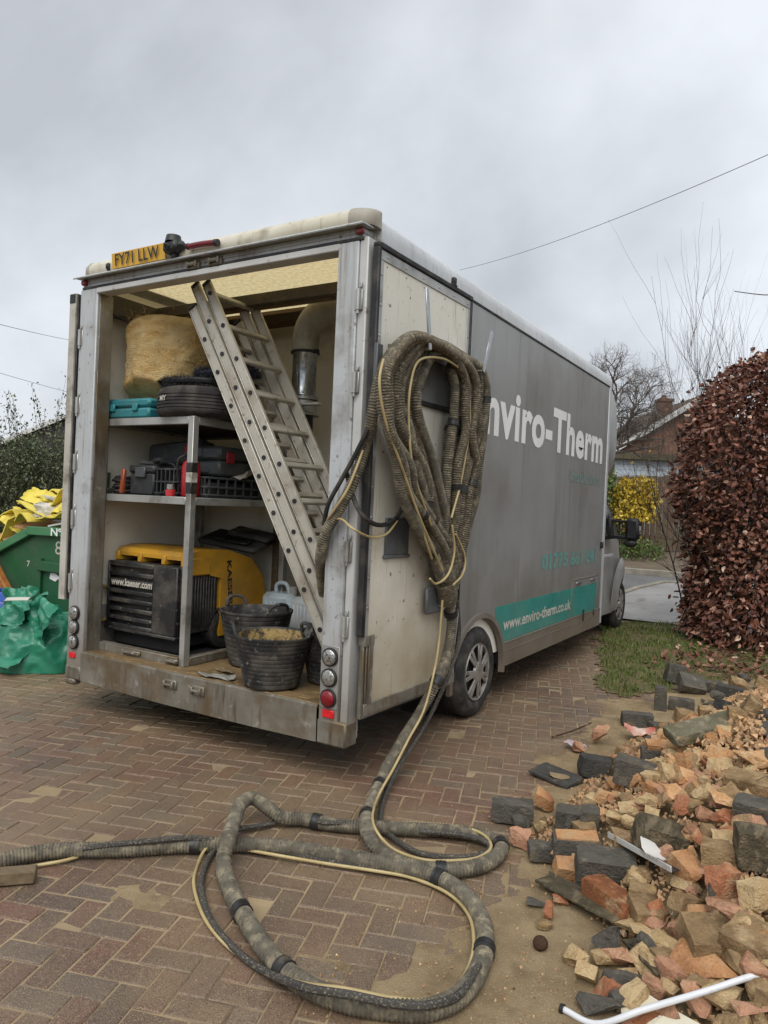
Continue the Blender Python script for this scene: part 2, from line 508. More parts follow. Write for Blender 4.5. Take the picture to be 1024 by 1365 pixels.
for a_ in range(70):
    for c_ in range(90):
        x, y = -.7 + a_ * .055, 2.75 + c_ * .057
        if inpoly(x + .0275, y + .0285, LAWN):
            lm.add([(x, y, .006 + .006 * fbm(x * 8, y * 8)), (x + .0555, y, .006 + .006 * fbm((x + .055) * 8, y * 8)), (x + .0555, y + .0575, .006 + .006 * fbm((x + .055) * 8, (y + .057) * 8)), (x, y + .0575, .006 + .006 * fbm(x * 8, (y + .057) * 8))], [(0, 1, 2, 3)])
tag(lm.build('lawn', lawnm, smooth=0), kind='structure')
gm = tone_mat('grass', [(0, lin('465427')), (.4, lin('66763a')), (.75, lin('7d8848')), (1, lin('a89c66'))], rough=.6, bump=0, dust=None, spec=.3)
gb = MB(); rg = random.Random(3)
n_ = 0
while n_ < 17000:
    x, y = rg.uniform(-.45, 2.4), rg.uniform(2.9, 7.8)
    if not inpoly(x, y, LAWN): continue
    if fbm(x * 3, y * 3, 9) < -.05 and rg.random() < .75: n_ += 1; continue
    if x > 1.0 and rg.random() < .7: n_ += 1; continue
    n_ += 1
    h = rg.uniform(.018, .05); a = rg.uniform(0, 6.28); w = rg.uniform(.003, .006); l = rg.uniform(0, .035); b = rg.uniform(0, 6.28)
    dx_, dy_ = math.cos(a) * w, math.sin(a) * w
    lx, ly = math.cos(b) * l, math.sin(b) * l
    gb.add([(x - dx_, y - dy_, .01), (x + dx_, y + dy_, .01), (x + lx * .45 + dx_ * .6, y + ly * .45 + dy_ * .6, .01 + h * .7), (x + lx * .45 - dx_ * .6, y + ly * .45 - dy_ * .6, .01 + h * .7), (x + lx, y + ly, .01 + h)],
           [(0, 1, 2, 3), (3, 2, 4)], tone=min(1, max(0, rg.gauss(.42, .25))))
tag(gb.build('grass', gm, smooth=0, recalc=False), 'short patchy green grass at the edge of the drive', 'grass', kind='stuff')

# --- road, footway and kerbs in front of the van
asph = mat('asphalt', lin('6a6a6b'), lin('555556'), scale=1.3, rough=.55, bump=.5, bscale=120, spots=lin('7d7c7a'), sscale=60, bdist=.004)
conc = mat('footway_concrete', lin('9a9896'), lin('83817e'), scale=1.1, rough=.5, bump=.4, bscale=90, spots=lin('6f6d6a'), sscale=2.4, bdist=.004)
kerbm = mat('kerb', lin('9a9386'), lin('7e786d'), scale=4, rough=.85, bump=.4)
def sheet(name, poly, z, m):
    b = MB(); b.add([(x, y, z + rise(y)) for x, y in poly], [tuple(range(len(poly)))]); return tag(b.build(name, m, smooth=0), kind='structure')
b = MB()
for (y0, y1) in ((7.5, 8), (8, 10), (10, 12.25)):
    b.add([(-60, y0, -.02 + rise(y0)), (60, y0, -.02 + rise(y0)), (60, y1, -.02 + rise(y1)), (-60, y1, -.02 + rise(y1))], [(0, 1, 2, 3)])
tag(b.build('road', asph, smooth=0), kind='structure')
KB = [(-1.35, 7.55), (-1.2, 8.4), (-.88, 9.4), (-.72, 10.4), (-.44, 11.3), (.3, 11.75), (2.5, 11.9), (12, 11.9)]
b = MB()
for (xa, ya), (xb, yb) in zip(KB, KB[1:]):
    xr = 12
    b.add([(xa, ya, .02 + rise(ya)), (xr, ya, .02 + rise(ya)), (xr, yb, .02 + rise(yb)), (xb, yb, .02 + rise(yb))], [(0, 1, 2, 3)])
tag(b.build('footway', conc, smooth=0), kind='structure')
kb = MB()
for (xa, ya), (xb, yb) in zip(KB, KB[1:]):
    kb.bar((xa - .05, ya, rise(ya) + .005), (xb - .05, yb + .02, rise(yb) + .005), .11, .09, .01)
tag(kb.build('kerb', kerbm), 'pale curved kerb at the mouth of the road', 'kerb')
kb = MB(); kb.bar((-40, 12.32, rise(12.3) + .03), (40, 12.32, rise(12.3) + .03), .13, .13, .012)
tag(kb.build('kerb', kerbm), 'straight pale kerb along the far side of the road', 'kerb')
verge = mat('verge_soil', lin('6e5f50'), lin('574c40'), scale=2.2, rough=.95, bump=.5, bscale=30, spots=lin('59603a'), sscale=4, bdist=.02)
b = MB()
for (y0, y1) in ((12.4, 14.0), (14.0, 18), (18, 40)):
    b.add([(-60, y0, .05 + rise(y0)), (60, y0, .05 + rise(y0)), (60, y1, .05 + rise(y1)), (-60, y1, .05 + rise(y1))], [(0, 1, 2, 3)])
tag(b.build('verge', verge, smooth=0), kind='structure')
# ------------------------------------------------------------------ the van
mud = lin('6e6151')
m_side = mat('van_grey_paint', lin('989998'), lin('929390'), scale=1.2, rough=.38, metal=.25, bump=.03, bscale=200, zdirt=(lin('6c6357'), 1.15, .85, .25), dirt=lin('7a766f'), dscale=1.1, damt=(.5, .8), rvar=.08,
             streak=(lin('7d7b77'), (9, 9, .35), 1.3, (.52, .78)))
m_skirt = mat('van_skirt', lin('77736c'), lin('6a655d'), scale=3, rough=.6, bump=.06, zdirt=(mud, .9, .8, .2), dirt=lin('5c5346'), dscale=3)
m_frame = mat('grey_frame_paint', lin('b4b9bc'), lin('a9adaf'), scale=3, rough=.42, bump=.06, bscale=120, dirt=lin('6f6a62'), dscale=2.6, damt=(.52, .74), spots=lin('665b50'), sscale=26, samt=(.62, .72), zdirt=(lin('756a5b'), 1.1, .85, .3), streak=(lin('837a6c'), (22, 22, .8), 2, (.54, .72)))
m_frame2 = mat('pale_hinge_strip', lin('c3c4c2'), lin('adaeac'), scale=3, rough=.45, bump=.06, spots=lin('7d6b58'), sscale=20, samt=(.62, .74), zdirt=(lin('756c60'), .9, .8, .2))
m_sill = mat('scuffed_sill_metal', lin('8d897f'), lin('6f6a5f'), scale=5, rough=.5, metal=.35, bump=.25, bscale=60, dirt=lin('6a5a43'), dscale=3.5, damt=(.48, .66), spots=lin('aeaaa0'), sscale=18, samt=(.62,.72), streak=(lin('544a3b'), (9, 9, 1.2), 2, (.52, .7)), bdist=.003)
m_white = mat('door_white', lin('e3e0d5'), lin('d8d4c6'), scale=2, rough=.55, bump=.12, bscale=50, spots=lin('77674f'), sscale=24, samt=(.645, .70), zdirt=(lin('94825f'), 1.35, .8, .40),
              streak=(lin('9d8f77'), (34, 34, 1.1), 2.2, (.60, .74)), dirt=lin('bdb29a'), dscale=2.1, damt=(.58, .82))
m_inner = mat('inner_wall_white', lin('ebe8dc'), lin('ddd8c6'), scale=1.4, rough=.6, bump=.08, dirt=lin('95886a'), dscale=2.0, damt=(.54, .80), spots=lin('6a5c44'), sscale=26, samt=(.66, .74))
m_alu = mat('dull_aluminium', lin('b4b4b0'), lin('989894'), scale=5, rough=.42, metal=.55, bump=.1, dirt=lin('6f675b'), dscale=5, damt=(.55, .75))
m_rub = mat('black_rubber', lin('232425'), lin('1a1b1c'), scale=8, rough=.65, bump=.15, dirt=lin('4a453e'), dscale=7)
m_dark = mat('dark_underbody', lin('1d1c1b'), lin('121212'), scale=5, rough=.85, bump=.2)
m_cream = mat('roof_cap_cream', lin('cdc8b8'), lin('bdb7a4'), scale=2.5, rough=.5, bump=.06, dirt=lin('877d69'), dscale=4, damt=(.54, .75), streak=(lin('8d836e'), (12, 12, 1.5), 2, (.55, .75)))
m_capg = mat('roof_corner_grey', lin('aaa79c'), lin('938c7d'), scale=4, rough=.55, bump=.08, dirt=lin('6b5f4c'), dscale=5, damt=(.5, .72))
m_rail = mat('roof_rail_pale', lin('c0c3c5'), lin('b2b5b6'), scale=2, rough=.4, bump=.04, streak=(lin('8f908e'), (14, 14, 1.2), 2, (.52, .78)))
m_ply = mat('floor_plywood', lin('86704f'), lin('665338'), scale=4, rough=.55, bump=.25, bscale=50, dirt=lin('4c3f2e'), dscale=2.6, damt=(.46, .66), spots=lin('a48c62'), sscale=18)
m_teal = mat('teal_vinyl', lin('2f8a80'), lin('297d74'), scale=3, rough=.4, bump=0, zdirt=(lin('5a7a70'), .8, .55, .3), dirt=lin('4d8c82'), dscale=2)
m_tealf = mat('faded_teal_vinyl', lin('5b958d'), lin('70908a'), scale=4, rough=.45, bump=0, dirt=lin('6f8a84'), dscale=3, damt=(.56, .8))
m_tealg = mat('ghost_teal_vinyl', lin('748c86'), lin('7e8a86'), scale=5, rough=.45, bump=0)
m_wvin = mat('white_vinyl', lin('efefed'), lin('e6e6e4'), scale=2, rough=.4, bump=0)
m_wvin2 = mat('dusty_white_vinyl', lin('c9c6bd'), lin('b7b2a6'), scale=4, rough=.45, bump=0)
m_red = mat('red_lens', lin('8c1522'), lin('6d0f18'), scale=4, rough=.2, bump=.1, bscale=150, spec=.6)
m_redr = mat('red_reflector', lin('e0222c'), lin('c51c24'), scale=20, rough=.25, bump=.3, bscale=400)
m_clear = mat('clear_lens', lin('b9b9b4'), lin('7e7e7a'), scale=70, rough=.15, metal=.6, bump=.5, bscale=110, spots=lin('35302a'), sscale=60, samt=(.56, .62))
m_chrome = mat('bright_steel', lin('b9bcbd'), lin('a3a6a8'), scale=8, rough=.3, metal=.9, bump=.05)
m_yplate = mat('plate_yellow', lin('d3a63a'), lin('c59a38'), scale=4, rough=.4, bump=.05, dirt=lin('8f7742'), dscale=6, damt=(.56, .8))
m_black = mat('black_plastic', lin('1f2123'), lin('17181a'), scale=6, rough=.5, bump=.1, dirt=lin('3b3a37'), dscale=5, damt=(.52, .8))
m_glass = mat('cab_glass', lin('15211f'), lin('1b2826'), scale=2, rough=.06, bump=0, rvar=.02, spec=.8)
m_tyre = mat('tyre_rubber', lin('2c2b2a'), lin('242322'), scale=6, rough=.8, bump=.3, bscale=40, dirt=lin('55504a'), dscale=8, damt=(.46, .7), bdist=.003)
m_rim = mat('wheel_cover_silver', lin('a9a6a0'), lin('8e8b85'), scale=6, rough=.42, metal=.5, bump=.1, dirt=lin('6a6155'), dscale=9, damt=(.5, .72))
m_wood = mat('weathered_wood', lin('7b6a52'), lin('5e503d'), scale=5, rough=.85, bump=.4, bscale=30, stretch=(1, 8, 8), bdist=.003)
# glass-fibre roof that lets daylight through
m_grp = bpy.data.materials.new('translucent_roof'); m_grp.use_nodes = True
t = m_grp.node_tree; t.nodes.clear()
o_ = N(t, 'ShaderNodeOutputMaterial'); mxs = N(t, 'ShaderNodeMixShader'); df = N(t, 'ShaderNodeBsdfDiffuse'); tr = N(t, 'ShaderNodeBsdfTranslucent')
tcx = N(t, 'ShaderNodeTexCoord'); nz = N(t, 'ShaderNodeTexNoise'); nz.inputs['Scale'].default_value = 35; nz.inputs['Detail'].default_value = 5
rr = N(t, 'ShaderNodeValToRGB'); rr.color_ramp.elements[0].position = .35; rr.color_ramp.elements[0].color = lin('c4b083'); rr.color_ramp.elements[1].position = .65; rr.color_ramp.elements[1].color = lin('d8c99e')
t.links.new(tcx.outputs['Object'], nz.inputs['Vector']); t.links.new(nz.outputs['Fac'], rr.inputs[0])
t.links.new(rr.outputs[0], df.inputs[0]); t.links.new(rr.outputs[0], tr.inputs[0])
mxs.inputs[0].default_value = .72
t.links.new(df.outputs[0], mxs.inputs[1]); t.links.new(tr.outputs[0], mxs.inputs[2]); t.links.new(mxs.outputs[0], o_.inputs[0])

van = thing('box_van', (-1.18, 3.2, 0), 'grey box van parked on the drive with its rear doors folded open', 'van')
def P(name, m, build, parent=None, label=None, smooth=40):
    b = MB(); build(b)
    o = b.build(name, m, parent or van, smooth=smooth)
    if label: o['label'] = label
    return o
WX = -2.36
# cargo body shell
ARC = [(1.66 + .455 * math.cos(a), .30 + .425 * math.sin(a)) for a in [math.pi - math.pi * k / 20 for k in range(21)]]
P('side_panel', m_side, lambda b: b.prism([(.10, .34), (1.205, .34)] + ARC[1:-1] + [(2.115, .34), (2.388, .34), (2.388, 2.92), (.10, 2.92)], 'x', -.035, -.001))
P('side_panel', m_side, lambda b: b.prism([(2.391, .31), (4.90, .31), (4.90, 2.92), (2.391, 2.92)], 'x', -.035, -.001))
P('front_corner_post', m_rail, lambda b: b.b2(-.05, .006, 4.90, 4.985, .29, 2.93, .012))
P('side_panel', m_side, lambda b: b.prism([(.10, .34), (1.205, .34)] + ARC[1:-1] + [(2.115, .34), (4.95, .31), (4.95, 2.92), (.10, 2.92)], 'x', WX + .001, WX + .035))
P('skirt', m_skirt, lambda b: (b.prism([(2.10, .30), (2.15, .285), (4.90, .285), (4.90, .468), (2.08, .468)], 'x', -.02, .007), b.b2(-.01, .010, 2.09, 4.90, .462, .474, .003), b.b2(-.01, .009, 2.12, 4.90, .40, .408, .002)))
P('arch_moulding', m_skirt, lambda b: b.add([p for k in range(25) for p in (lambda a: [(x, 1.66 + r * math.cos(a) * 1.03, .30 + r * math.sin(a) * .96) for x, r in ((-.012, .475), (.014, .468), (.016, .43), (-.02, .418))])(math.pi * 1.04 - math.pi * 1.08 * k / 24)],
    [(k * 4 + j, k * 4 + (j + 1) % 4, k * 4 + 4 + (j + 1) % 4, k * 4 + 4 + j) for k in range(24) for j in range(4)]))
P('wheel_well', m_dark, lambda b: b.add([(x, 1.66 + .45 * math.cos(a), .30 + .42 * math.sin(a)) for x in (-.036, -.4) for a in [math.pi * k / 16 for k in range(17)]], [(k, k + 1, k + 18, k + 17) for k in range(16)]))
P('rear_side_skirt', m_skirt, lambda b: b.b2(-.03, .004, .13, 1.21, .335, .42, .006))
P('underbody', m_dark, lambda b: (b.b2(-2.3, -.08, .08, 1.15, .27, .355), b.b2(-2.3, -.08, 2.2, 4.9, .25, .355), b.b2(-2.0, -.36, 1.15, 2.2, .27, .355), b.b2(-1.9, -1.7, .2, 6.9, .18, .27), b.b2(-.66, -.46, .2, 6.9, .18, .27), b.cyl((-2.1, 1.66, .3), (-.2, 1.66, .3), .05, n=10)))
# roof
P('roof_panel', m_grp, lambda b: b.add([(-2.3, .06, 3.0), (-.08, .06, 3.0), (-.08, 1.3, 3.0), (-2.3, 1.3, 3.0)], [(0, 1, 2, 3)]))
P('roof_panel', m_rail, lambda b: b.b2(-2.3, -.08, 1.301, 4.96, 2.98, 3.06))
RP = [(-.13, 3.052), (-.085, 3.058), (-.04, 3.045), (-.012, 3.012), (.004, 2.96), (.006, 2.908), (-.034, 2.908), (-.034, 2.95), (-.085, 2.99), (-.13, 2.995)]
P('roof_rail', m_rail, lambda b: b.prism(RP, 'y', .115, 4.99))
P('roof_rail', m_rail, lambda b: b.prism([(WX - x, z) for x, z in RP], 'y', .115, 4.99))
P('roof_seal', m_rub, lambda b: b.b2(-.02, .004, .12, 4.93, 2.893, 2.907, .002))
CP = [(-.02, 2.972), (-.03, 2.99), (-.028, 3.03), (-.004, 3.06), (.04, 3.074), (.11, 3.072), (.11, 2.972)]
P('roof_end_cap', m_cream, lambda b: b.prism(CP, 'x', -2.26, -.125))
def corner_cap(b, sg):
    x0 = -.125 if sg > 0 else -2.26
    x1 = 0.0 if sg > 0 else WX
    rows = []
    for k in range(7):
        a = k / 6 * math.pi / 2
        rows.append((x0 + (x1 - x0) * (math.sin(a)), .085 * (1 - math.cos(a)), 1 - math.cos(a)))
    vv = []; n = len(CP)
    for X, dy_, q in rows:
        for (y, z) in CP:
            top = max(0, z - 2.972)
            vv.append((X, min(.112, y + dy_ * (1 if y < .1 else 0)), 2.972 + top * (1 - .16 * q * q) + .003))
    ff = [(r * n + j, r * n + (j + 1) % n, (r + 1) * n + (j + 1) % n, (r + 1) * n + j) for r in range(6) for j in range(n)]
    ff += [tuple(range(n)), tuple(range(6 * n, 7 * n))]
    b.add(vv, ff)
P('roof_corner_cap', m_capg, lambda b: corner_cap(b, 1))
P('roof_corner_cap', m_capg, lambda b: corner_cap(b, -1))
P('gutter_lip', m_frame, lambda b: (b.prism([(-.062, 2.955), (-.05, 2.966), (.06, 2.971), (.06, 2.964), (-.045, 2.958), (-.058, 2.949)], 'x', -2.385, -.015)))
P('header_rail', m_frame, lambda b: (b.b2(WX + .005, -.045, .0, .10, 2.903, 2.957, .004), b.b2(WX + .005, -.045, -.008, .10, 2.925, 2.932, .002)))
P('header_seal', m_rub, lambda b: b.b2(WX + .01, -.03, -.012, .09, 2.884, 2.9035, .004))
P('header_bar', m_frame2, lambda b: b.b2(-2.19, -.18, -.018, .08, 2.846, 2.884, .005))
for x in (-2.325, -.055):
    P('marker_lamp', m_red, lambda b: (b.box((x, -.012, 2.932), (.05, .03, .035), None, .008)))
for x in (-1.275, -1.09):
    o = P('latch_keep', m_sill, lambda b: (b.box((x, -.012, 2.913), (.105, .022, .045), None, .004), b.cyl((x - .03, -.035, 2.915), (x + .03, -.035, 2.915), .011, n=8), b.box((x - .035, -.025, 2.915), (.014, .03, .04), None, .003), b.box((x + .035, -.025, 2.915), (.014, .03, .04), None, .003)))
# rear frame
P('rear_pillar', m_frame, lambda b: b.b2(-.19, -.058, -.014, .11, .225, 2.884, .006))
P('hinge_strip', m_frame2, lambda b: b.b2(-.057, -.003, -.004, .10, .235, 2.902, .006))
P('pillar_return', m_sill, lambda b: b.b2(-.20, -.188, .004, .11, .41, 2.846, .002))
P('pillar_return', m_sill, lambda b: b.b2(-2.182, -2.17, .004, .11, .41, 2.846, .002))
P('rear_pillar', m_frame, lambda b: b.b2(WX, -2.18, -.014, .11, .225, 2.884, .006))
P('pillar_foot', m_sill, lambda b: (b.b2(-.192, -.002, -.024, .09, .205, .34, .01)))
P('pillar_foot', m_sill, lambda b: (b.b2(WX - .002, -2.19, -.024, .09, .205, .30, .012), b.box((-2.31, .01, .19), (.11, .07, .05), None, .015)))
def sill(b):
    n = 24
    prof = lambda t: [(-.022, .21 - .012 * math.sin(t * 3.1)), (-.026, .40 + .004 * fbm(t * 9, 1)), (-.016, .408 + .003 * fbm(t * 9, 1)), (.10, .408), (.10, .25), (.02, .205)]
    vv = []
    for k in range(n + 1):
        x = -2.19 + k / n * 1.998
        for y, z in prof(k / n): vv.append((x, y + .003 * fbm(x * 4, z * 9), z))
    b.add(vv, [(k * 6 + j, k * 6 + (j + 1) % 6, k * 6 + 6 + (j + 1) % 6, k * 6 + 6 + j) for k in range(n) for j in range(6)])
P('rear_sill', m_sill, sill)
for x in (-1.31, -1.075):
    P('latch_keep', m_sill, lambda b: (b.box((x, -.03, .335), (.115, .018, .058), None, .006), b.box((x - .035, -.044, .335), (.02, .03, .045), None, .006), b.box((x + .035, -.044, .335), (.02, .03, .045), None, .006), b.cyl((x - .035, -.05, .335), (x + .035, -.05, .335), .009, n=8)))
LAMPM = {'c': m_clear, 'r': m_red}
def lamp(x, z, k, y=-.016):
    mt = Matrix.Translation((x, y, z)) @ Matrix.Rotation(R_(90), 4, 'X')
    o = P('lamp_rim', m_rub, lambda b: b.lathe([(.050, 0), (.050, .014), (.046, .018), (.042, .012)], 28, mt))
    P('lamp_lens', LAMPM[k], lambda b: b.lathe([(.0435, .008), (.042, .020), (.034, .027), (.018, .031), (.0, .032)], 28, mt), o)
for z, k in ((.676, 'c'), (.566, 'c'), (.456, 'r')): lamp(-.121, z, k)
for z, k in ((.664, 'c'), (.566, 'c'), (.464, 'c')): lamp(-2.277, z, k)
P('lamp_plate', m_alu, lambda b: b.b2(-.183, -.066, -.018, -.010, .40, .735, .002))
P('reflector', m_redr, lambda b: b.box((-.121, -.018, .372), (.075, .012, .042), None, .003))
P('reflector', m_redr, lambda b: b.box((-2.29, -.018, .372), (.065, .012, .038), None, .003))
# number plate, camera and tube lamp on the roof cap
pr = Euler((R_(6), 0, 0)).to_quaternion()
pl = P('number_plate', m_yplate, lambda b: b.box((-1.742, -.05, 3.022), (.505, .007, .100), pr, .002))
lettering('plate_lettering', 'FY71 LLW', (-1.948, -.0605, 2.983), (1, 0, 0), (0, math.sin(R_(-6)), math.cos(R_(6))), .415, .076, m_black, pl, bold=.012)
P('plate_bracket', m_black, lambda b: (b.box((-2.05, -.03, 3.0), (.022, .03, .05), None, .004), b.box((-2.05, -.045, 3.0), (.012, .02, .03), None, .003)))
o = P('rear_camera', m_black, lambda b: (b.box((-1.415, -.06, 3.03), (.12, .075, .075), None, .018), b.cyl((-1.415, -.055, 3.06), (-1.415, -.055, 3.10), .052, .044, 20), b.box((-1.36, -.05, 3.035), (.075, .06, .055), None, .02), b.box((-1.415, -.04, 2.985), (.05, .04, .04), None, .008)))
P('camera_lens', m_glass, lambda b: b.cyl((-1.42, -.097, 3.025), (-1.42, -.108, 3.02), .02, .017, 16), o)
o = P('tube_lamp', mat('tube_red', lin('7d1d28'), lin('68161f'), scale=6, rough=.35, bump=.1), lambda b: b.tube(spline([(-1.285, -.055, 3.016), (-1.16, -.056, 3.014), (-1.045, -.055, 3.006)], .02), .0175, 12))
P('end_cap', m_black, lambda b: b.cyl((-1.06, -.055, 3.006), (-1.035, -.055, 3.005), .022, .020, 14), o)
P('end_cap', m_black, lambda b: b.cyl((-1.29, -.055, 3.016), (-1.28, -.055, 3.016), .020, .020, 14), o)
# inside of the cargo body
P('floor_board', m_ply, lambda b: b.b2(-2.29, -.07, .101, 2.3, .36, .404))
P('floor_edge', m_ply, lambda b: b.b2(-2.185, -.195, -.012, .099, .385, .412, .003))
P('inner_wall', m_inner, lambda b: b.b2(-2.325, -2.295, .112, 2.3, .404, 2.95))
P('inner_wall', m_inner, lambda b: b.b2(-.066, -.037, .112, 2.3, .404, 2.95))
P('bulkhead', m_inner, lambda b: (b.b2(-2.294, -1.56, 1.25, 1.28, .405, 2.95), b.b2(-1.56, -.067, 1.25, 1.28, 1.38, 2.95), b.b2(-1.585, -1.56, 1.281, 2.2, .405, 1.38), b.b2(-1.56, -.067, 1.281, 2.2, 1.38, 1.40), b.b2(-1.56, -.067, 2.2, 2.22, .405, 1.38)))
P('bulkhead_trim', m_wood, lambda b: (b.b2(-1.60, -1.545, 1.228, 1.252, .405, 1.42, .003), b.b2(-1.56, -.07, 1.228, 1.252, 1.36, 1.42, .003)))
P('bulkhead_window', m_black, lambda b: (b.b2(-1.95, -1.78, 1.232, 1.2495, 2.40, 2.70, .003)))
P('window_frame', m_wood, lambda b: (b.b2(-1.98, -1.95, 1.222, 1.249, 2.37, 2.73, .003), b.b2(-1.78, -1.74, 1.222, 1.249, 2.37, 2.73, .003), b.b2(-1.95, -1.78, 1.222, 1.249, 2.70, 2.73, .003), b.b2(-1.95, -1.78, 1.222, 1.249, 2.37, 2.40, .003)))
m_beam = mat('roof_beam', lin('4d473d'), lin('3a352d'), scale=6, rough=.7, bump=.2, dirt=lin('6e604a'), dscale=6)
P('roof_beam', m_beam, lambda b: b.b2(-2.2, -.07, .50, .56, 2.80, 2.875, .004))
P('roof_beam', m_beam, lambda b: b.b2(-2.29, -2.19, .12, 1.24, 2.74, 2.875, .004))
P('roof_batten', m_wood, lambda b: (b.b2(-2.18, -.07, .58, .63, 2.80, 2.87, .004), b.b2(-2.18, -.07, .9, 1.24, 2.85, 2.88, .004)))
P('roof_cable', m_rub, lambda b: b.tube(spline([(-2.18, .12, 2.73), (-2.17, .4, 2.70), (-2.18, .8, 2.71), (-2.19, 1.22, 2.735)], .03), .012, 8))
P('wall_patch', m_frame, lambda b: b.b2(-2.296, -2.29, .16, .9, .42, .70, .002))
# hinges of both doors
def hinge(x, z, y=-.012, w=.05):
    return P('hinge', m_alu, lambda b: (b.box((x, y, z), (w, .012, .11), None, .003), b.cyl((x + .004, y - .012, z - .055), (x + .004, y - .012, z + .055), .011, n=10), b.cyl((x + .004, y - .012, z - .075), (x + .004, y - .012, z - .056), .008, n=8), b.box((x + .012, y - .004, z + .075), (.02, .012, .03), None, .003)))
for z in (2.57, 2.135, 1.69, 1.245, .846): hinge(-.045, z)
for z in (2.556, 2.092, 1.70, 1.315, .875): hinge(-2.345, z)
# left door, folded back along the far side; the edge shows
m_dedge = mat('door_edge', lin('bdbab1'), lin('a9a59b'), scale=4, rough=.6, metal=0, bump=.1, dirt=lin('6b6356'), dscale=5)
ld = P('rear_door', m_dedge, lambda b: (b.prism([(-.03, .745), (.1, .745), (.1, .40), (1.08, .40), (1.08, 2.865), (-.03, 2.865)], 'x', -2.452, -2.388)))
P('door_edge_seal', m_rub, lambda b: (b.b2(-2.387, -2.372, -.02, -.004, .75, 2.86, .003), b.b2(-2.449, -2.391, -.0345, -.031, 2.80, 2.86, .001)), ld)
# right door, folded against the near side with its white inner face out
DA = math.atan2(.028, 1.11)
dsin, dcos = math.sin(DA), math.cos(DA)
def D(s, z, o=0.0): return Vector((.046 + s * dsin + o * dcos, .004 + s * dcos - o * dsin, z))
dq = Euler((0, 0, -DA)).to_quaternion()
def db(b, s0, s1, z0, z1, o0, o1, bev=.002):
    c = D((s0 + s1) / 2, (z0 + z1) / 2, (o0 + o1) / 2)
    b.box(c, (abs(o1 - o0), abs(s1 - s0), abs(z1 - z0)), dq, bev)
def dprism(b, poly, o0, o1):
    n = len(poly)
    b.add([D(s, z, o0) for s, z in poly] + [D(s, z, o1) for s, z in poly], [tuple(range(n)), tuple(range(n, 2 * n))] + [(i, (i + 1) % n, n + (i + 1) % n, n + i) for i in range(n)])
door = P('rear_door', m_white, lambda b: dprism(b, [(.115, .43), (1.055, .43), (1.055, 2.79), (.062, 2.79), (.062, .80), (.115, .80)], -.034, 0.0), label='white inner face of the near rear door, stained and scuffed')
P('door_edging', m_alu, lambda b: (db(b, .03, 1.09, 2.786, 2.838, -.034, .006), db(b, .03, .064, .80, 2.785, -.034, .006), db(b, 1.052, 1.088, .43, 2.785, -.034, .006)), door)
P('door_bottom_rail', m_sill, lambda b: (db(b, .05, 1.09, .372, .436, -.036, .010), db(b, .05, 1.09, .36, .372, -.03, .004)), door)
P('door_gasket', m_rub, lambda b: (db(b, .002, .029, .80, 2.862, -.03, .014, .006), db(b, .002, 1.112, 2.839, 2.872, -.03, .016, .007), db(b, 1.090, 1.112, .38, 2.838, -.03, .014, .006)), door)
P('door_notch_frame', m_sill, lambda b: (db(b, .03, .125, .745, .80, -.03, .012), db(b, .076, .118, .43, .745, -.03, .012), db(b, .03, .045, .36, .745, -.02, .004), db(b, .055, .066, .36, .745, -.02, .008)), door)
P('door_rivets', m_chrome, lambda b: [b.box(D(s, z, .007), (.006, .012, .012), dq, .002) for s, z in [(.047, .95 + k * .16) for k in range(12)] + [(.1 + k * .19, 2.812) for k in range(6)] + [(1.07, .6 + .2 * k) for k in range(11)]] + [b.box(D(s, 2.765, .001), (.006, .01, .01), dq, .002) for s in (.1, .3, .5, .75, 1.0)], door)
P('door_catch', m_black, lambda b: (b.box((.07, .86, 2.90), (.03, .035, .05), None, .008), b.box((.06, .86, 2.875), (.05, .05, .012), None, .003)), door)
P('hatch_panel', mat('hatch_grey', lin('7e7f80'), lin('6d6e6f'), scale=3, rough=.5, bump=.08, dirt=lin('5a5650'), dscale=6), lambda b: (db(b, .36, 1.0, 2.11, 2.36, .001, .022, .004)), door)
P('hatch_bar', m_rub, lambda b: db(b, .35, 1.01, 2.085, 2.108, .001, .026, .004), door)
m_plate = mat('grey_cover_plate', lin('5d6063'), lin('525558'), scale=5, rough=.5, bump=.1, dirt=lin('7d776c'), dscale=6, damt=(.56, .8))
P('cover_plate', m_plate, lambda b: (db(b, .19, .43, 1.225, 1.43, .001, .016, .004), db(b, .18, .44, 1.205, 1.225, .001, .022, .003)), door)
P('cover_plate', m_plate, lambda b: (db(b, .61, .81, .86, 1.02, .03, .05, .012)), door)
P('hanger_strip', m_plate, lambda b: (db(b, .0, .055, 2.10, 2.34, .006, .03, .004)), door)
P('bent_rod', m_chrome, lambda b: b.tube(spline([D(.74, .905, .06), D(.86, .885, .065), D(.98, .855, .065), D(.985, .80, .065), D(.965, .60, .06)], .02), .006, 8), door)
# bracket that carries the coiled hose
hang = P('hose_hanger', m_sill, lambda b: (db(b, .14, .92, 2.325, 2.365, .001, .014), b.bar(D(.22, 2.345, .01), D(.22, 2.335, .215), .035, .012, .003), b.bar(D(.88, 2.345, .01), D(.88, 2.335, .215), .035, .012, .003)), door)
P('hanger_upright', m_chrome, lambda b: (b.bar(D(.22, 2.33, .217), D(.16, 2.645, .217), .034, .009, .003, up=(1, 0, 0))), hang)
P('hanger_upright', m_chrome, lambda b: (b.bar(D(.88, 2.33, .217), D(.98, 2.60, .217), .034, .009, .003, up=(1, 0, 0))), hang)
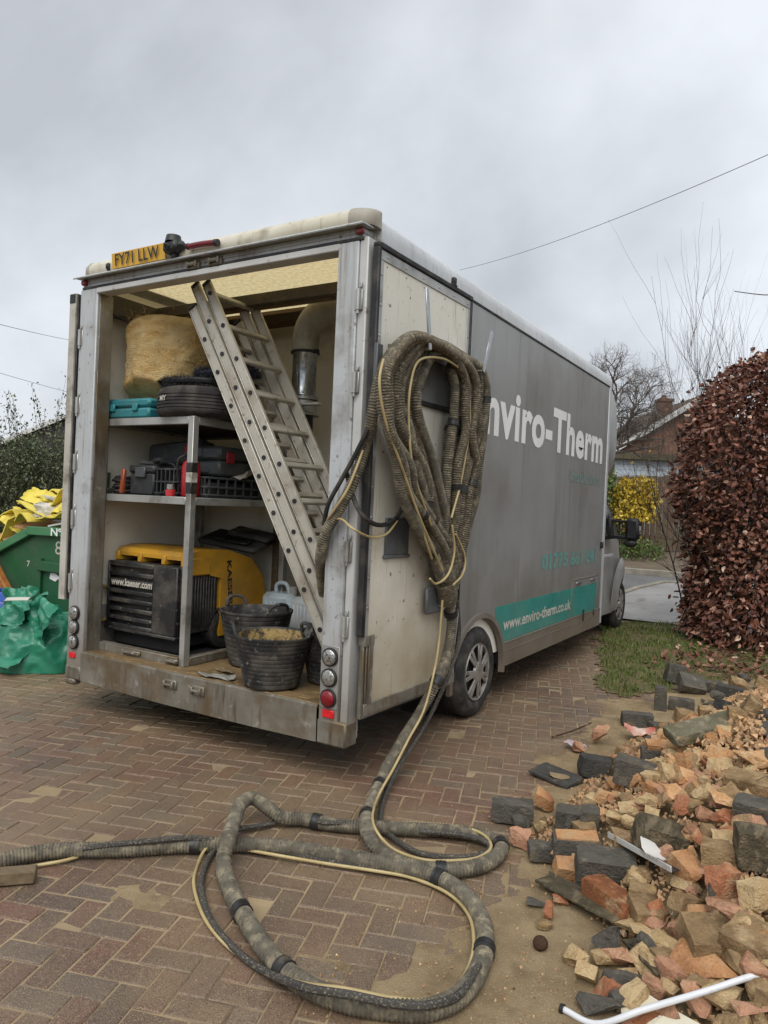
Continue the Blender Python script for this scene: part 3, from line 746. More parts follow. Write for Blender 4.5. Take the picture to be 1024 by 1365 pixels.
# vinyl on the near side
P('teal_band', m_teal, lambda b: b.prism([(1.93, .765), (3.842, .765), (3.842, .478), (2.10, .478)] + [(1.66 + .485 * math.cos(a), .30 + .46 * math.sin(a)) for a in (R_(30), R_(42), R_(54))], 'x', -.002, .0012), smooth=0)
locker = P('locker_door', m_side, lambda b: b.b2(-.01, .004, 3.853, 4.735, .395, .835, .002))
P('locker_frame', m_skirt, lambda b: (b.b2(-.002, .008, 3.842, 4.746, .835, .850, .002), b.b2(-.002, .008, 3.842, 4.746, .385, .397, .002), b.b2(-.002, .008, 3.838, 3.852, .385, .85, .002), b.b2(-.002, .008, 4.736, 4.75, .385, .85, .002)), locker)
P('teal_band', m_teal, lambda b: b.b2(.002, .0052, 3.86, 4.73, .478, .765), locker, smooth=0)
P('handle', m_chrome, lambda b: (b.b2(.003, .02, 3.95, 4.12, .795, .815, .004), b.b2(.003, .02, 4.48, 4.64, .80, .818, .004)), locker)
P('latch', m_black, lambda b: (b.b2(.003, .016, 4.235, 4.26, .40, .52, .003), b.b2(.003, .016, 4.62, 4.65, .42, .48, .003)), locker)
P('side_catch', m_black, lambda b: b.b2(-.002, .03, 4.80, 4.845, 1.13, 1.20, .006))
lettering('lettering', 'Enviro-Therm', (.0015, 1.28, 2.035), (0, 1, 0), (0, 0, 1), 3.44, .392, m_wvin, van, bold=.034, spacing=1.06)
lettering('web_address', 'www.enviro-therm.co.uk', (.0028, 2.10, .565), (0, 1, 0), (0, 0, 1), 1.72, .098, m_wvin2, van, bold=.022)
lettering('phone_number', '01775 661 841', (.0015, 2.93, .985), (0, 1, 0), (0, 0, 1), 1.74, .15, m_tealf, van, bold=.05)
lettering('faded_strapline', 'insulation', (.0015, 3.62, 1.80), (0, 1, 0), (0, 0, 1), 1.05, .12, m_tealg, van, bold=.03)
# over-cab nose and cab
m_cab = mat('cab_grey', lin('b4b5b2'), lin('a9aaa7'), scale=1.5, rough=.35, metal=.3, bump=.02, zdirt=(lin('70685c'), 1.0, .8, .25), rvar=.08)
def nose(b):
    prof = [(4.985, 1.92), (5.1, 1.87), (5.3, 1.88), (5.5, 1.98), (5.62, 2.2), (5.6, 2.6), (5.5, 2.85), (5.25, 2.99), (4.985, 3.04)]
    rows = [(-.045, .80), (-.09, .93), (-.17, 1.0), (-2.19, 1.0), (-2.27, .93), (-2.315, .80)]
    cy_, cz_ = 4.985, 2.5; n = len(prof)
    vv = []
    for X, s_ in rows:
        for y, z in prof: vv.append((X, cy_ + (y - cy_) * s_, cz_ + (z - cz_) * (s_ if y > 5.0 else 1)))
    b.add(vv, [(r * n + j, r * n + (j + 1) % n, (r + 1) * n + (j + 1) % n, (r + 1) * n + j) for r in range(len(rows) - 1) for j in range(n)] + [tuple(range(n)), tuple(range(5 * n, 6 * n))])
P('overcab_nose', m_cab, nose, smooth=50)
FAR = [(6.66 + .40 * math.cos(a), .33 + .40 * math.sin(a)) for a in [math.pi * k / 14 for k in range(15)]]
CABP = [(4.985, .30), (4.985, 1.93), (5.2, 2.02), (5.75, 1.98), (6.25, 1.52), (6.75, 1.16), (7.15, 1.02), (7.45, .80), (7.55, .50), (7.5, .30), (7.1, .30)] + FAR + [(6.2, .28)]
def cabbody(b):
    n = len(CABP)
    rows = [(-.165, 0), (-.15, .03), (-1.18, .03), (-2.21, .03), (-2.195, 0)]
    vv = []
    for i, (X, q) in enumerate(rows):
        for y, z in CABP:
            tl = max(0, z - 1.05) * .20
            x = X
            if i in (0, 1): x = X - tl
            if i in (3, 4): x = X + tl
            tp = max(0, y - 6.45) ** 1.5 * .50
            if i in (0, 1): x -= tp
            if i in (3, 4): x += tp
            yy = y + (.12 if i == 2 and y > 6 and z > .3 and (y, z) not in FAR else 0)
            vv.append((x, yy, z))
    b.add(vv, [(r * n + j, r * n + (j + 1) % n, (r + 1) * n + (j + 1) % n, (r + 1) * n + j) for r in range(4) for j in range(n)] + [tuple(range(n)), tuple(range(4 * n, 5 * n))])
cab = P('cab', m_cab, cabbody, smooth=35)
def flare(b, X0, X1):
    sg = 1 if X1 > X0 else -1
    vv = []
    for k in range(17):
        a = math.pi * (1.02 - 1.04 * k / 16)
        for x, r in ((X0, .62), (X0 + sg * .03, .56), (X1, .47), (X1, .405), (X0, .40)):
            y_ = 6.66 + r * math.cos(a) * .92
            vv.append((x - sg * max(0, y_ - 6.55) ** 1.5 * .42, y_, .33 + r * math.sin(a) * 1.0))
    b.add(vv, [(k * 5 + j, k * 5 + (j + 1) % 5, k * 5 + 5 + (j + 1) % 5, k * 5 + 5 + j) for k in range(16) for j in range(5)])
P('wing_flare', m_cab, lambda b: flare(b, -.175, -.135), cab)
P('wing_flare', m_cab, lambda b: flare(b, -2.185, -2.225), cab)
def winpoly(sg):
    X = -.16 if sg > 0 else -2.20
    pts = [(5.10, 1.20), (5.10, 1.80), (5.75, 1.80), (6.15, 1.42), (6.2, 1.20)]
    return [(X + (-.20 * max(0, z - 1.05) + .018) * sg, y, z) for y, z in pts]
for sg in (1, -1):
    P('side_window', m_glass, lambda b: b.add(winpoly(sg) + [(x - .02 * sg, y, z) for x, y, z in winpoly(sg)], [(0, 1, 2, 3, 4), (5, 6, 7, 8, 9)] + [(i, (i + 1) % 5, 5 + (i + 1) % 5, 5 + i) for i in range(5)]), cab, smooth=0)
P('windscreen', m_glass, lambda b: b.add([(-.42, 5.80, 1.955), (-1.94, 5.80, 1.955), (-2.06, 6.28, 1.53), (-.30, 6.28, 1.53)] , [(0, 1, 2, 3)]), cab, smooth=0)
P('door_trim', m_rail, lambda b: b.b2(-.155, -.142, 5.35, 6.0, .985, 1.02, .004), cab)
P('front_bumper', m_black, lambda b: b.prism([(7.12, .25), (7.12, .50), (7.62, .56), (7.70, .40), (7.6, .22)], 'x', -1.85, -.51), cab)
P('front_wheel_well', m_dark, lambda b: b.add([(x, 6.66 + .399 * math.cos(a), .33 + .399 * math.sin(a)) for x in (-.33, -.55) for a in [math.pi * k / 16 for k in range(17)]], [(k, k + 1, k + 18, k + 17) for k in range(16)]), cab)
mir = P('door_mirror', m_black, lambda b: (b.box((.105, 5.86, 1.335), (.165, .10, .27), None, .035), b.box((.085, 5.86, 1.165), (.15, .09, .085), None, .03)))
P('mirror_arm', m_black, lambda b: (b.bar((-.22, 5.95, 1.425), (.06, 5.88, 1.425), .05, .035, .008), b.bar((-.22, 5.95, 1.23), (.06, 5.88, 1.23), .05, .04, .008), b.box((-.19, 5.97, 1.33), (.05, .16, .26), None, .015)), mir)
P('indicator', m_clear, lambda b: b.box((.185, 5.87, 1.33), (.03, .06, .10), None, .01), mir)
mir2 = P('door_mirror', m_black, lambda b: (b.box((-2.465, 5.86, 1.335), (.165, .10, .27), None, .035), b.bar((-2.14, 5.95, 1.425), (-2.42, 5.88, 1.425), .05, .035, .008), b.bar((-2.14, 5.95, 1.23), (-2.42, 5.88, 1.23), .05, .04, .008)))
def wheel(x, y, sg, r=.325, w=.21):
    mt = Matrix.Translation((x, y, r)) @ Matrix.Rotation(R_(90) * sg, 4, 'Y')
    def ty(b):
        b.lathe([(.205, -w / 2 + .012), (.225, -w / 2), (.27, -w / 2 - .008), (.305, -w / 2 + .012), (.322, -w / 2 + .03), (.325, -.03), (.3195, -.028), (.3195, -.018), (.325, -.016), (.325, .016), (.3195, .018), (.3195, .028), (.325, .03), (.322, w / 2 - .03), (.305, w / 2 - .012), (.27, w / 2 + .008), (.225, w / 2), (.205, w / 2 - .012)], 48, mt)
    wh = P('wheel', m_tyre, ty)
    def rim(b):
        b.lathe([(.207, w / 2 - .012), (.203, w / 2 + .002), (.190, w / 2 - .004), (.186, w / 2 - .022)], 40, mt)
        b.lathe([(.078, w / 2 - .004), (.07, w / 2 + .012), (.045, w / 2 + .016), (.0, w / 2 + .017)], 32, mt)
        for k in range(7):
            for dlt in (-.115, .115):
                a = k * 2 * math.pi / 7 + .25
                p0 = mt @ Vector((.06 * math.cos(a + dlt * .9), .06 * math.sin(a + dlt * .9), w / 2 + .004)); p1 = mt @ Vector((.196 * math.cos(a + dlt * 1.1), .196 * math.sin(a + dlt * 1.1), w / 2 - .006))
                b.bar(p0, p1, .030, .014, .004, up=(1, 0, 0))
    ri = P('wheel_cover', m_rim, rim, wh)
    P('brake_disc', m_dark, lambda b: b.lathe([(.0, w / 2 - .03), (.2, w / 2 - .03)], 32, mt), wh)
wheel(-.105, 1.66, 1); wheel(-2.255, 1.66, -1); wheel(-.30, 6.66, 1); wheel(-2.06, 6.66, -1)
P('mud_flap', m_dark, lambda b: b.b2(-.33, -.10, 1.14, 1.155, .10, .40))
# ------------------------------------------------------------------ things carried in the van
m_tape_b = mat('black_tape', lin('1c1c1d'), lin('262524'), scale=20, rough=.5, bump=.3, bscale=80, dirt=lin('5a5245'), dscale=14, damt=(.55, .75))
m_tape_w = mat('white_tape', lin('cfcdc6'), lin('b9b6ad'), scale=10, rough=.5, bump=.1, dirt=lin('837c70'), dscale=10)
def Q(root, name, m, build, smooth=40, label=None):
    b = MB(); build(b); o = b.build(name, m, root, smooth=smooth)
    if label: o['label'] = label
    return o
FL = .404
# --- aluminium shelving
rk = thing('shelving_rack', (-1.82, .62, FL), 'aluminium two-tier shelving rack bolted in the left of the van', 'shelf rack')
X0, X1, Y0, Y1 = -2.262, -1.383, .145, 1.10
for i, (x, y) in enumerate(((X1, Y0), (X1, Y1), (X0, Y0), (X0, Y1))):
    Q(rk, 'post', m_alu, lambda b: b.b2(x - .024, x + .024, y - .024, y + .024, .405, 2.012, .003))
for zt in (2.012, 1.492):
    Q(rk, 'front_rail', m_alu, lambda b: b.b2(X0 + .025, X1 - .025, Y0 - .022, Y0 + .02, zt - .05, zt, .003))
    Q(rk, 'side_rail', m_alu, lambda b: b.b2(X1 - .02, X1 + .022, Y0 + .025, Y1 - .025, zt - .05, zt, .003))
    Q(rk, 'side_rail', m_alu, lambda b: b.b2(X0 - .02, X0 + .022, Y0 + .025, Y1 - .025, zt - .05, zt, .003))
    Q(rk, 'back_rail', m_alu, lambda b: b.b2(X0 + .025, X1 - .025, Y1 - .02, Y1 + .02, zt - .05, zt, .003))
    Q(rk, 'shelf', mat('shelf_board' + str(zt), lin('3f3a33'), lin('2d2924'), scale=5, rough=.8, bump=.2), lambda b: b.b2(X0 + .023, X1 - .021, Y0 + .021, Y1 - .021, zt - .03, zt - .012))
Q(rk, 'base_rail', m_sill, lambda b: b.b2(X0 + .025, X1 - .025, Y0 - .04, Y0 + .02, .406, .462, .004))
Q(rk, 'base_rail', m_sill, lambda b: b.b2(X1 - .024, X1 + .03, Y0 + .025, 1.0, .406, .462, .004))
Q(rk, 'base_tray', m_dark, lambda b: b.b2(X0 + .03, X1 - .03, Y0 + .02, Y1, .41, .424))
for x in (-1.83, -1.44):
    Q(rk, 'rail_latch', m_sill, lambda b: (b.box((x, Y0 - .047, .437), (.18 if x < -1.6 else .10, .02, .028), None, .006), b.cyl((x - .05, Y0 - .06, .437), (x + .05, Y0 - .06, .437), .009, n=8)))
for z0, z1, m in ((1.515, 1.585, m_tape_b), (1.586, 1.65, m_tape_w), (1.651, 1.715, m_tape_b)):
    Q(rk, 'tape_band', m, lambda b: b.b2(X1 - .0265, X1 + .0265, Y0 - .0265, Y0 + .0265, z0, z1, .003))
# --- compressor
m_cblk = mat('compressor_black', lin('222325'), lin('191a1b'), scale=4, rough=.5, bump=.3, bscale=60, dirt=lin('524e47'), dscale=5, damt=(.46, .70), spots=lin('a09b91'), sscale=45, samt=(.63, .70))
m_cyel = mat('compressor_yellow', lin('c8962a'), lin('b58426'), scale=3, rough=.5, bump=.06, dirt=lin('7b6434'), dscale=3.4, damt=(.48, .76), spots=lin('4c3f26'), sscale=28, samt=(.66, .74))
cp = thing('portable_compressor', (-1.89, .65, .425), 'yellow and black portable air compressor under the shelving', 'compressor')
CX0, CX1 = -2.255, -1.55
def louver(b):
    b.b2(CX0 + .03, CX1 - .22, .232, .25, .60, 1.0)            # recess back
body = Q(cp, 'body', m_cblk, lambda b: (b.b2(CX0, CX1, .25, .60, .56, 1.02, .012), b.b2(CX1 - .235, CX1, .215, .251, .555, 1.02, .008), b.b2(CX0, CX0 + .02, .215, .251, .555, 1.02, .006), b.b2(CX0 + .02, CX1 - .235, .215, .251, .985, 1.02, .006), b.b2(CX0 + .02, CX1 - .235, .215, .251, .555, .585, .006), b.b2(CX0 - .005, CX1 + .008, .205, .26, .535, .557, .005)))
for k in range(6):
    z = .625 + k * .062
    Q(cp, 'louvre', m_cblk, lambda b: b.bar((CX0 + .02, .228, z), (CX1 - .235, .228, z), .030, .030 if k != 4 else .05, .006))
Q(cp, 'side_grille', m_cblk, lambda b: [b.b2(CX1 + .001, CX1 + .012, .29 + .026 * k, .304 + .026 * k, .60, .96, .003) for k in range(11)])
lettering('web_address', 'www.kaeser.com', (-2.205, .2105, .853), (1, 0, 0), (0, 0, 1), .42, .052, m_wvin2, cp, bold=.03)
hood = Q(cp, 'hood', m_cyel, lambda b: b.prism([(.29, 1.085), (.31, 1.115), (.42, 1.135), (.66, 1.13), (.92, 1.06), (1.05, .92), (1.10, .70), (1.08, .52), (.605, .52), (.605, .93), (.50, .955), (.50, 1.025), (.29, 1.06)], 'x', CX0 + .0, CX1 + .02), smooth=25)
for x in (-2.235, -2.0, -1.76, -1.565):
    Q(cp, 'hood_rib', m_cyel, lambda b: b.b2(x - .02, x + .02, .275, .49, 1.021, 1.086, .006))
Q(cp, 'hood_corner', m_cyel, lambda b: b.b2(CX1 - .05, CX1 + .025, .28, .50, .958, 1.084, .01))
lettering('brand_lettering', 'KAESER', (CX1 + .0215, .655, 1.05), (0, 0.1, -1), (0, 1, .1), .33, .045, m_black, cp, bold=.03)
Q(cp, 'chassis', m_dark, lambda b: (b.b2(CX0 + .06, CX1 - .06, .30, 1.06, .46, .535, .01), b.b2(CX0 + .02, CX1 - .02, .27, .33, .43, .535, .01)))
for x in (CX1 - .03, CX0 + .1):
    mt = Matrix.Translation((x, .66, .565)) @ Matrix.Rotation(R_(90), 4, 'Y')
    o = Q(cp, 'tyre', m_tyre, lambda b: b.lathe([(.075, -.045), (.12, -.05), (.138, -.04), (.140, 0), (.138, .04), (.12, .05), (.075, .045)], 28, mt))
    b = MB(); b.lathe([(.0, .036), (.02, .04), (.03, .03), (.06, .02), (.074, .038)], 24, mt); b.build('rim', m_plate, o)
Q(cp, 'mudguard', m_cblk, lambda b: b.add([(x, .66 + .165 * math.cos(a), .565 + .165 * math.sin(a)) for x in (CX1 - .07, CX1 + .02) for a in [R_(20 + 10 * k) for k in range(15)]], [(k, k + 1, k + 16, k + 15) for k in range(14)]))
# dusty moulded cover on the compressor
cv = thing('plastic_cover', (-1.75, .95, 1.10), 'grey-black dusty moulded cover with two slots lying behind compressor hood', 'cover')
Q(cv, 'panel', mat('dusty_black', lin('3b3a37'), lin('2a2927'), scale=5, rough=.7, bump=.2, dirt=lin('6a655b'), dscale=5), lambda b: (b.box((-1.72, .95, 1.175), (.50, .34, .045), Euler((R_(12), R_(7), R_(14))).to_quaternion(), .02), b.box((-1.64, 1.04, 1.225), (.34, .2, .05), Euler((R_(10), R_(9), R_(18))).to_quaternion(), .02)))
for dx_ in (-.12, .10):
    Q(cv, 'slot', m_black, lambda b: b.box((-1.70 + dx_, .86, 1.193 - dx_ * .1), (.16, .10, .02), Euler((R_(12), R_(7), R_(14))).to_quaternion(), .008))
# yellow coiled strap ring beside compressor
b = MB(); b.tube([(-2.27 + .0 * k, .20 + .09 * math.cos(a), .71 + .12 * math.sin(a)) for k, a in enumerate([R_(k * 15) for k in range(25)])], .014, 8)
tag(b.build('hose_ring', mat('tan_hose', lin('8d7a4c'), lin('766640'), scale=5, rough=.6)), 'tan hose ring hanging between the left pillar and compressor', 'hose')
# --- top shelf
def shelf_z(): return 2.0125
m_ins = mat('insulation_wool', lin('efd49a'), lin('dcb26c'), scale=5, rough=.95, bump=1.0, bscale=55, spots=lin('b48b4e'), sscale=7, samt=(.52, .78), dirt=lin('e6cf9c'), dscale=4, damt=(.48, .68), bdist=.035, stretch=(1, 1, 3.2))
def roll(b):
    nu, nv = 72, 48
    def fn(a, v):
        th = a * 2 * math.pi; zz = 2.016 + v * .71
        e = min(1.0, (min(v, 1 - v) / .10)) if v > .5 else 1.0
        rr = .305 * (1 - .14 * (1 - e) ** 2) * (1 + .09 * (1 - v) ** 2 - .03 * math.sin(v * 3.1))
        rr += .026 * fbm(math.cos(th) * 2.2, math.sin(th) * 2.2, v * 3) + .010 * fbm(math.cos(th) * 9, math.sin(th) * 9, v * 14) + .006 * fbm(th * 9, v * 40, 3)
        x, y = -1.955 + rr * math.cos(th), .46 + rr * math.sin(th)
        if zz < 2.27:                         # squashed against the tyre
            d = Vector((x + 1.53, y - .37)); L = d.length
            lim = .325
            if L < lim: d *= lim / max(L, .01); x, y = -1.53 + d.x, .37 + d.y
        x = max(x, -2.288); y = max(y, .345 if zz < 2.17 else .345 - 1.6 * (zz - 2.17)) if x < -1.75 else max(y, .10)
        y = max(y, .135)
        return (x, y, zz)
    b.grid(fn, nu, nv)
    base = len(b.v)
    top = [fn(i / nu, 1.0) for i in range(nu)]
    vv = []
    for r in (1.0, .8, .55, .3):
        for i in range(nu):
            x, y, z = top[i]
            vv.append((-1.955 + (x + 1.955) * r, .46 + (y - .46) * r, z + .035 * (1 - r) + .02 * fbm(x * 14 * r, y * 14, r * 5)))
    b.add(vv, [(q * nu + i, q * nu + (i + 1) % nu, (q + 1) * nu + (i + 1) % nu, (q + 1) * nu + i) for q in range(3) for i in range(nu)] + [tuple(3 * nu + i for i in range(nu))])
b = MB(); roll(b)
rl = tag(b.build('insulation_roll', m_ins, smooth=70, recalc=True), 'tall roll of yellow-brown mineral wool standing on the top shelf', 'insulation roll')
rn = random.Random(5); b = MB()
for k in range(900):      # loose fibres on the roll
    th = rn.uniform(0, 6.28); zz = rn.uniform(2.28, 2.76); r = .30
    p = Vector((max(-2.28, -1.955 + r * math.cos(th)), max(.13, .46 + r * math.sin(th)), zz)); d = Vector((math.cos(th) + rn.gauss(0, .6), math.sin(th) + rn.gauss(0, .6), rn.gauss(0, .8))).normalized()
    q = p + d * rn.uniform(.015, .05); s_ = d.orthogonal().normalized() * .0012
    b.add([p - s_, p + s_, q], [(0, 1, 2)])
o = b.build('fibres', m_ins, rl, smooth=0, recalc=False); o['kind'] = 'stuff'
m_case = mat('teal_case', lin('2d7f86'), lin('256d75'), scale=5, rough=.5, bump=.12, dirt=lin('58706c'), dscale=7, damt=(.52, .75))
cs = thing('tool_case', (-2.01, .30, 2.0125), 'teal plastic tool case on the top shelf beside the left pillar', 'tool case')
Q(cs, 'base', m_case, lambda b: b.b2(-2.27, -1.80, .135, .16 + .17, 2.013, 2.083, .014))
Q(cs, 'lid', m_case, lambda b: b.b2(-2.266, -1.804, .14, .16 + .165, 2.086, 2.15, .018))
for x in (-2.16, -1.93):
    Q(cs, 'latch', m_case, lambda b: b.b2(x - .025, x + .025, .120, .138, 2.06, 2.11, .005))
def ring_tyre(b, c, R0, w, mt=None):
    m4 = Matrix.Translation(c)
    prof = [(R0 * .62, w * .12), (R0 * .66, .0), (R0 * .85, -.004), (R0 * .96, .012)]
    n = 6
    for k in range(n):
        z0 = .03 + (w - .06) * k / n; z1 = .03 + (w - .06) * (k + .72) / n
        prof += [(R0, z0), (R0, z1), (R0 * .975, z1 + .002), (R0 * .975, .03 + (w - .06) * (k + 1) / n - .002)]
    prof += [(R0 * .96, w - .012), (R0 * .85, w + .004), (R0 * .66, w), (R0 * .62, w * .88), (R0 * .62, w * .12)]
    b.lathe(prof, 60, m4)
sp = thing('spare_tyre', (-1.53, .37, 2.0125), 'black ribbed tyre lying flat on the top shelf with chalk marks', 'tyre')
Q(sp, 'tread', m_tyre, lambda b: ring_tyre(b, (-1.53, .37, 2.017), .305, .19))
tx = MB()
for body, zz, w in (('MY', 2.11, .075),):
    vv, ff = text_mb(body, w, .034, .02)
    tx.add([(lambda a: (-1.53 + .309 * math.cos(a), .37 + .309 * math.sin(a), zz + v.y))(R_(258) + (v.x - w / 2) / .305) for v in vv], ff)
tx.build('chalk_marks', m_wvin2, sp, smooth=0, recalc=False)
# flue brushes
def brush(name, c, R0, r, tilt, col, label, n=1500, seed=1, ex=1.0):
    m = mat(name + '_bristle' + str(seed), lin(col), tuple(x * .6 for x in lin(col)[:3]) + (1,), scale=20, rough=.6, bump=0)
    root = thing('flue_brush', c, label, 'brush')
    e = Euler(tilt).to_matrix(); rb = random.Random(seed); C = Vector(c)
    core = MB(); core.tube([C + e @ Vector((R0 * ex * math.cos(a), R0 * math.sin(a), 0)) for a in [R_(k * 10) for k in range(37)]], r * .45, 8)
    core.build('core', m, root)
    bb = MB()
    for k in range(n):
        a = rb.uniform(0, 6.283); u = Vector((math.cos(a), math.sin(a), 0)); ph = rb.uniform(0, 6.283)
        d = (u * math.cos(ph) + Vector((0, 0, 1)) * math.sin(ph) + Vector((-u.y, u.x, 0)) * rb.gauss(0, .25)).normalized()
        p = Vector((u.x * R0 * ex, u.y * R0, 0))
        q = p + d * r * rb.uniform(.8, 1.08)
        s_ = d.orthogonal().normalized() * .0022
        bb.add([C + e @ (p - s_), C + e @ (p + s_), C + e @ q], [(0, 1, 2)])
    o = bb.build('bristles', m, root, smooth=0, recalc=False); o['kind'] = 'stuff'
    return root
brush('brush', (-1.57, .35, 2.252), .20, .052, (0, 0, 0), '17181b', 'black bristle ring brush lying on the flat tyre', 2600, 2, 1.2)
brush('brush', (-1.40, .44, 2.335), .16, .065, (R_(8), 0, 0), '15182a', 'navy blue-black bristle brush heaped on top of the black one', 2600, 3, 1.3)
# --- middle shelf
ZM = 1.4925
m_tb = mat('toolbox_black', lin('2b2d2f'), lin('222426'), scale=6, rough=.55, bump=.12, dirt=lin('55534e'), dscale=6, damt=(.54, .78))
m_tg = mat('toolbox_grey', lin('474b4d'), lin('3a3e40'), scale=6, rough=.5, bump=.12, dirt=lin('6c6b66'), dscale=6, damt=(.54, .78))
m_rl = mat('red_latch_plastic', lin('b02a30'), lin('96232a'), scale=8, rough=.45, bump=.05)
b = MB()
for k in range(9):
    zz = ZM + .012 + k * .0135; r = .085 + .012 * math.sin(k * 2.3)
    b.tube([(-2.165 + r * math.cos(a) + .006 * math.sin(k * 1.7), .27 + r * .8 * math.sin(a), zz + .004 * math.sin(a * 2 + k)) for a in [R_(j * 12) for j in range(31)]], .0085, 7, cap=False)
tag(b.build('cable_coil', m_rub), 'coil of black cable stacked at the left end of the middle shelf', 'cable')
b = MB(); b.box((-2.262, .19, ZM + .075), (.02, .03, .15), Euler((0, R_(6), 0)).to_quaternion(), .004); b.box((-2.255, .19, ZM + .02), (.05, .05, .04), None, .006)
tag(b.build('hand_tool', mat('tool_green', lin('4a5340'), lin('394030'), scale=8, rough=.6)), 'small upright dark green tool behind the left pillar', 'tool')
tb = thing('tool_box', (-1.92, .30, ZM), 'squat black lidded tool box standing on the middle shelf', 'tool box')
Q(tb, 'box', m_tb, lambda b: b.b2(-2.04, -1.80, .20, .42, ZM + .001, ZM + .15, .01))
Q(tb, 'lid', m_tb, lambda b: b.b2(-2.05, -1.79, .19, .43, ZM + .152, ZM + .205, .014))
Q(tb, 'latch', m_tg, lambda b: b.b2(-1.97, -1.87, .18, .20, ZM + .12, ZM + .19, .006))
b = MB(); b.box((-2.065, .165, ZM + .09), (.035, .03, .17), Euler((0, R_(5), 0)).to_quaternion(), .008)
tag(b.build('long_chisel', mat('orange_handle', lin('9c4a2c'), lin('7f3a22'), scale=6, rough=.5)), 'orange-brown tool handle leaning on the squat black tool box', 'tool')
def toolcase(name, c, d, rot, label, red=True):
    root = thing(name, (c[0], c[1], c[2] - d[2] / 2), label, 'tool box')
    q = Euler(rot).to_quaternion(); C = Vector(c)
    def bx(b, off, dd, bev=.01): b.box(C + q @ Vector(off), dd, q, bev)
    Q(root, 'shell', m_tg, lambda b: (bx(b, (0, 0, -d[2] * .24), (d[0], d[1], d[2] * .50), .016), bx(b, (0, -d[1] * .5, -d[2] * .30), (d[0] * .3, .012, d[2] * .2), .005)))
    Q(root, 'lid', m_tg, lambda b: (bx(b, (0, 0, d[2] * .26), (d[0] * 1.01, d[1] * 1.01, d[2] * .46), .02), bx(b, (-d[0] * .25, -d[1] * .505, d[2] * .28), (d[0] * .3, .01, d[2] * .3), .004)))
    lp = [(d[0] * .30, -d[1] * .53, d[2] * .30)] if red == 1 else [(d[0] * .53, -d[1] * .30, d[2] * .12)]
    for p in lp:
        Q(root, 'latch', m_rl, lambda b: bx(b, p, (.075 if red == 1 else .012, .012 if red == 1 else .085, .075), .006))
toolcase('tool_case', (-1.93, .56, ZM + .205), (.50, .18, .37), (R_(-8), R_(-5), R_(4)), 'grey upright tool case with red latch behind the squat black box', 1)
toolcase('tool_case', (-1.57, .68, ZM + .255), (.26, .50, .21), (0, 0, R_(3)), 'dark grey tool case with red latch resting in the shelf crate', 2)
def crate(name, c, d, label, m, bars=6):
    root = thing(name, c, label, 'crate')
    x0, x1, y0, y1, z0, z1 = c[0] - d[0] / 2, c[0] + d[0] / 2, c[1] - d[1] / 2, c[1] + d[1] / 2, c[2], c[2] + d[2]
    Q(root, 'floor', m, lambda b: b.b2(x0, x1, y0, y1, z0 + .001, z0 + .012, .003))
    for s_ in range(2):
        x = (x0, x1)[s_]; y = (y0, y1)[s_]
        Q(root, 'side', m, lambda b: ([b.b2(x - .006, x + .006, y0 + .02 + (y1 - y0 - .04) * k / bars - .005, y0 + .02 + (y1 - y0 - .04) * k / bars + .005, z0 + .01, z1 - .01) for k in range(bars + 1)], [b.b2(x - .008, x + .008, y0, y1, z - .007, z + .007, .003) for z in (z0 + .02, (z0 + z1) / 2, z1 - .01)]))
        Q(root, 'end', m, lambda b: ([b.b2(x0 + .02 + (x1 - x0 - .04) * k / bars - .005, x0 + .02 + (x1 - x0 - .04) * k / bars + .005, y - .006, y + .006, z0 + .01, z1 - .01) for k in range(bars + 1)], [b.b2(x0, x1, y - .008, y + .008, z - .007, z + .007, .003) for z in (z0 + .02, (z0 + z1) / 2, z1 - .01)]))
    return root
crate('crate', (-1.68, .30, ZM), (.20, .20, .19), 'small black open wire crate between the tool box and red extinguisher', m_tb, 4)
crate('crate', (-1.53, .62, ZM), (.24, .62, .145), 'long grey slatted plastic crate behind the taped rack post', m_tg, 7)
b = MB(); b.box((-1.53, .62, ZM + .06), (.21, .58, .09), None, .02)
tag(b.build('folded_sheet', m_tb), 'dark folded sheet filling the long grey crate', 'sheet')
ex = thing('fire_extinguisher', (-1.515, .265, ZM), 'red fire extinguisher standing behind the taped rack post', 'extinguisher')
m_exr = mat('extinguisher_red', lin('a91f2c'), lin('8e1a24'), scale=5, rough=.3, bump=.03)
Q(ex, 'cylinder', m_exr, lambda b: b.lathe([(.0, .001), (.058, .004), (.062, .02), (.062, .20), (.05, .235), (.022, .25), (.022, .262), (0, .262)], 24, Matrix.Translation((-1.515, .265, ZM))))
Q(ex, 'valve', m_black, lambda b: (b.box((-1.515, .255, ZM + .278), (.04, .07, .03), None, .006), b.bar((-1.515, .22, ZM + .29), (-1.515, .31, ZM + .305), .02, .012, .003)))
Q(ex, 'hose', m_rub, lambda b: b.tube(spline([(-1.52, .215, ZM + .275), (-1.57, .20, ZM + .24), (-1.585, .215, ZM + .12), (-1.575, .23, ZM + .06)], .015), .008, 8))
b = MB(); b.lathe([(0, .001), (.032, .002), (.034, .04), (.03, .043), (.0, .043)], 18, Matrix.Translation((-1.615, .185, ZM)))
tag(b.build('jar_lid', mat('bright_red', lin('c5343a'), lin('b02c33'), scale=5, rough=.35)), 'small bright red pot at the front of the middle shelf', 'pot')
b = MB(); b.lathe([(0, .045), (.026, .046), (.026, .08), (.0, .082)], 18, Matrix.Translation((-1.615, .185, ZM)))
tag(b.build('clear_jar', m_clear), 'small jar standing on the bright red pot', 'jar')
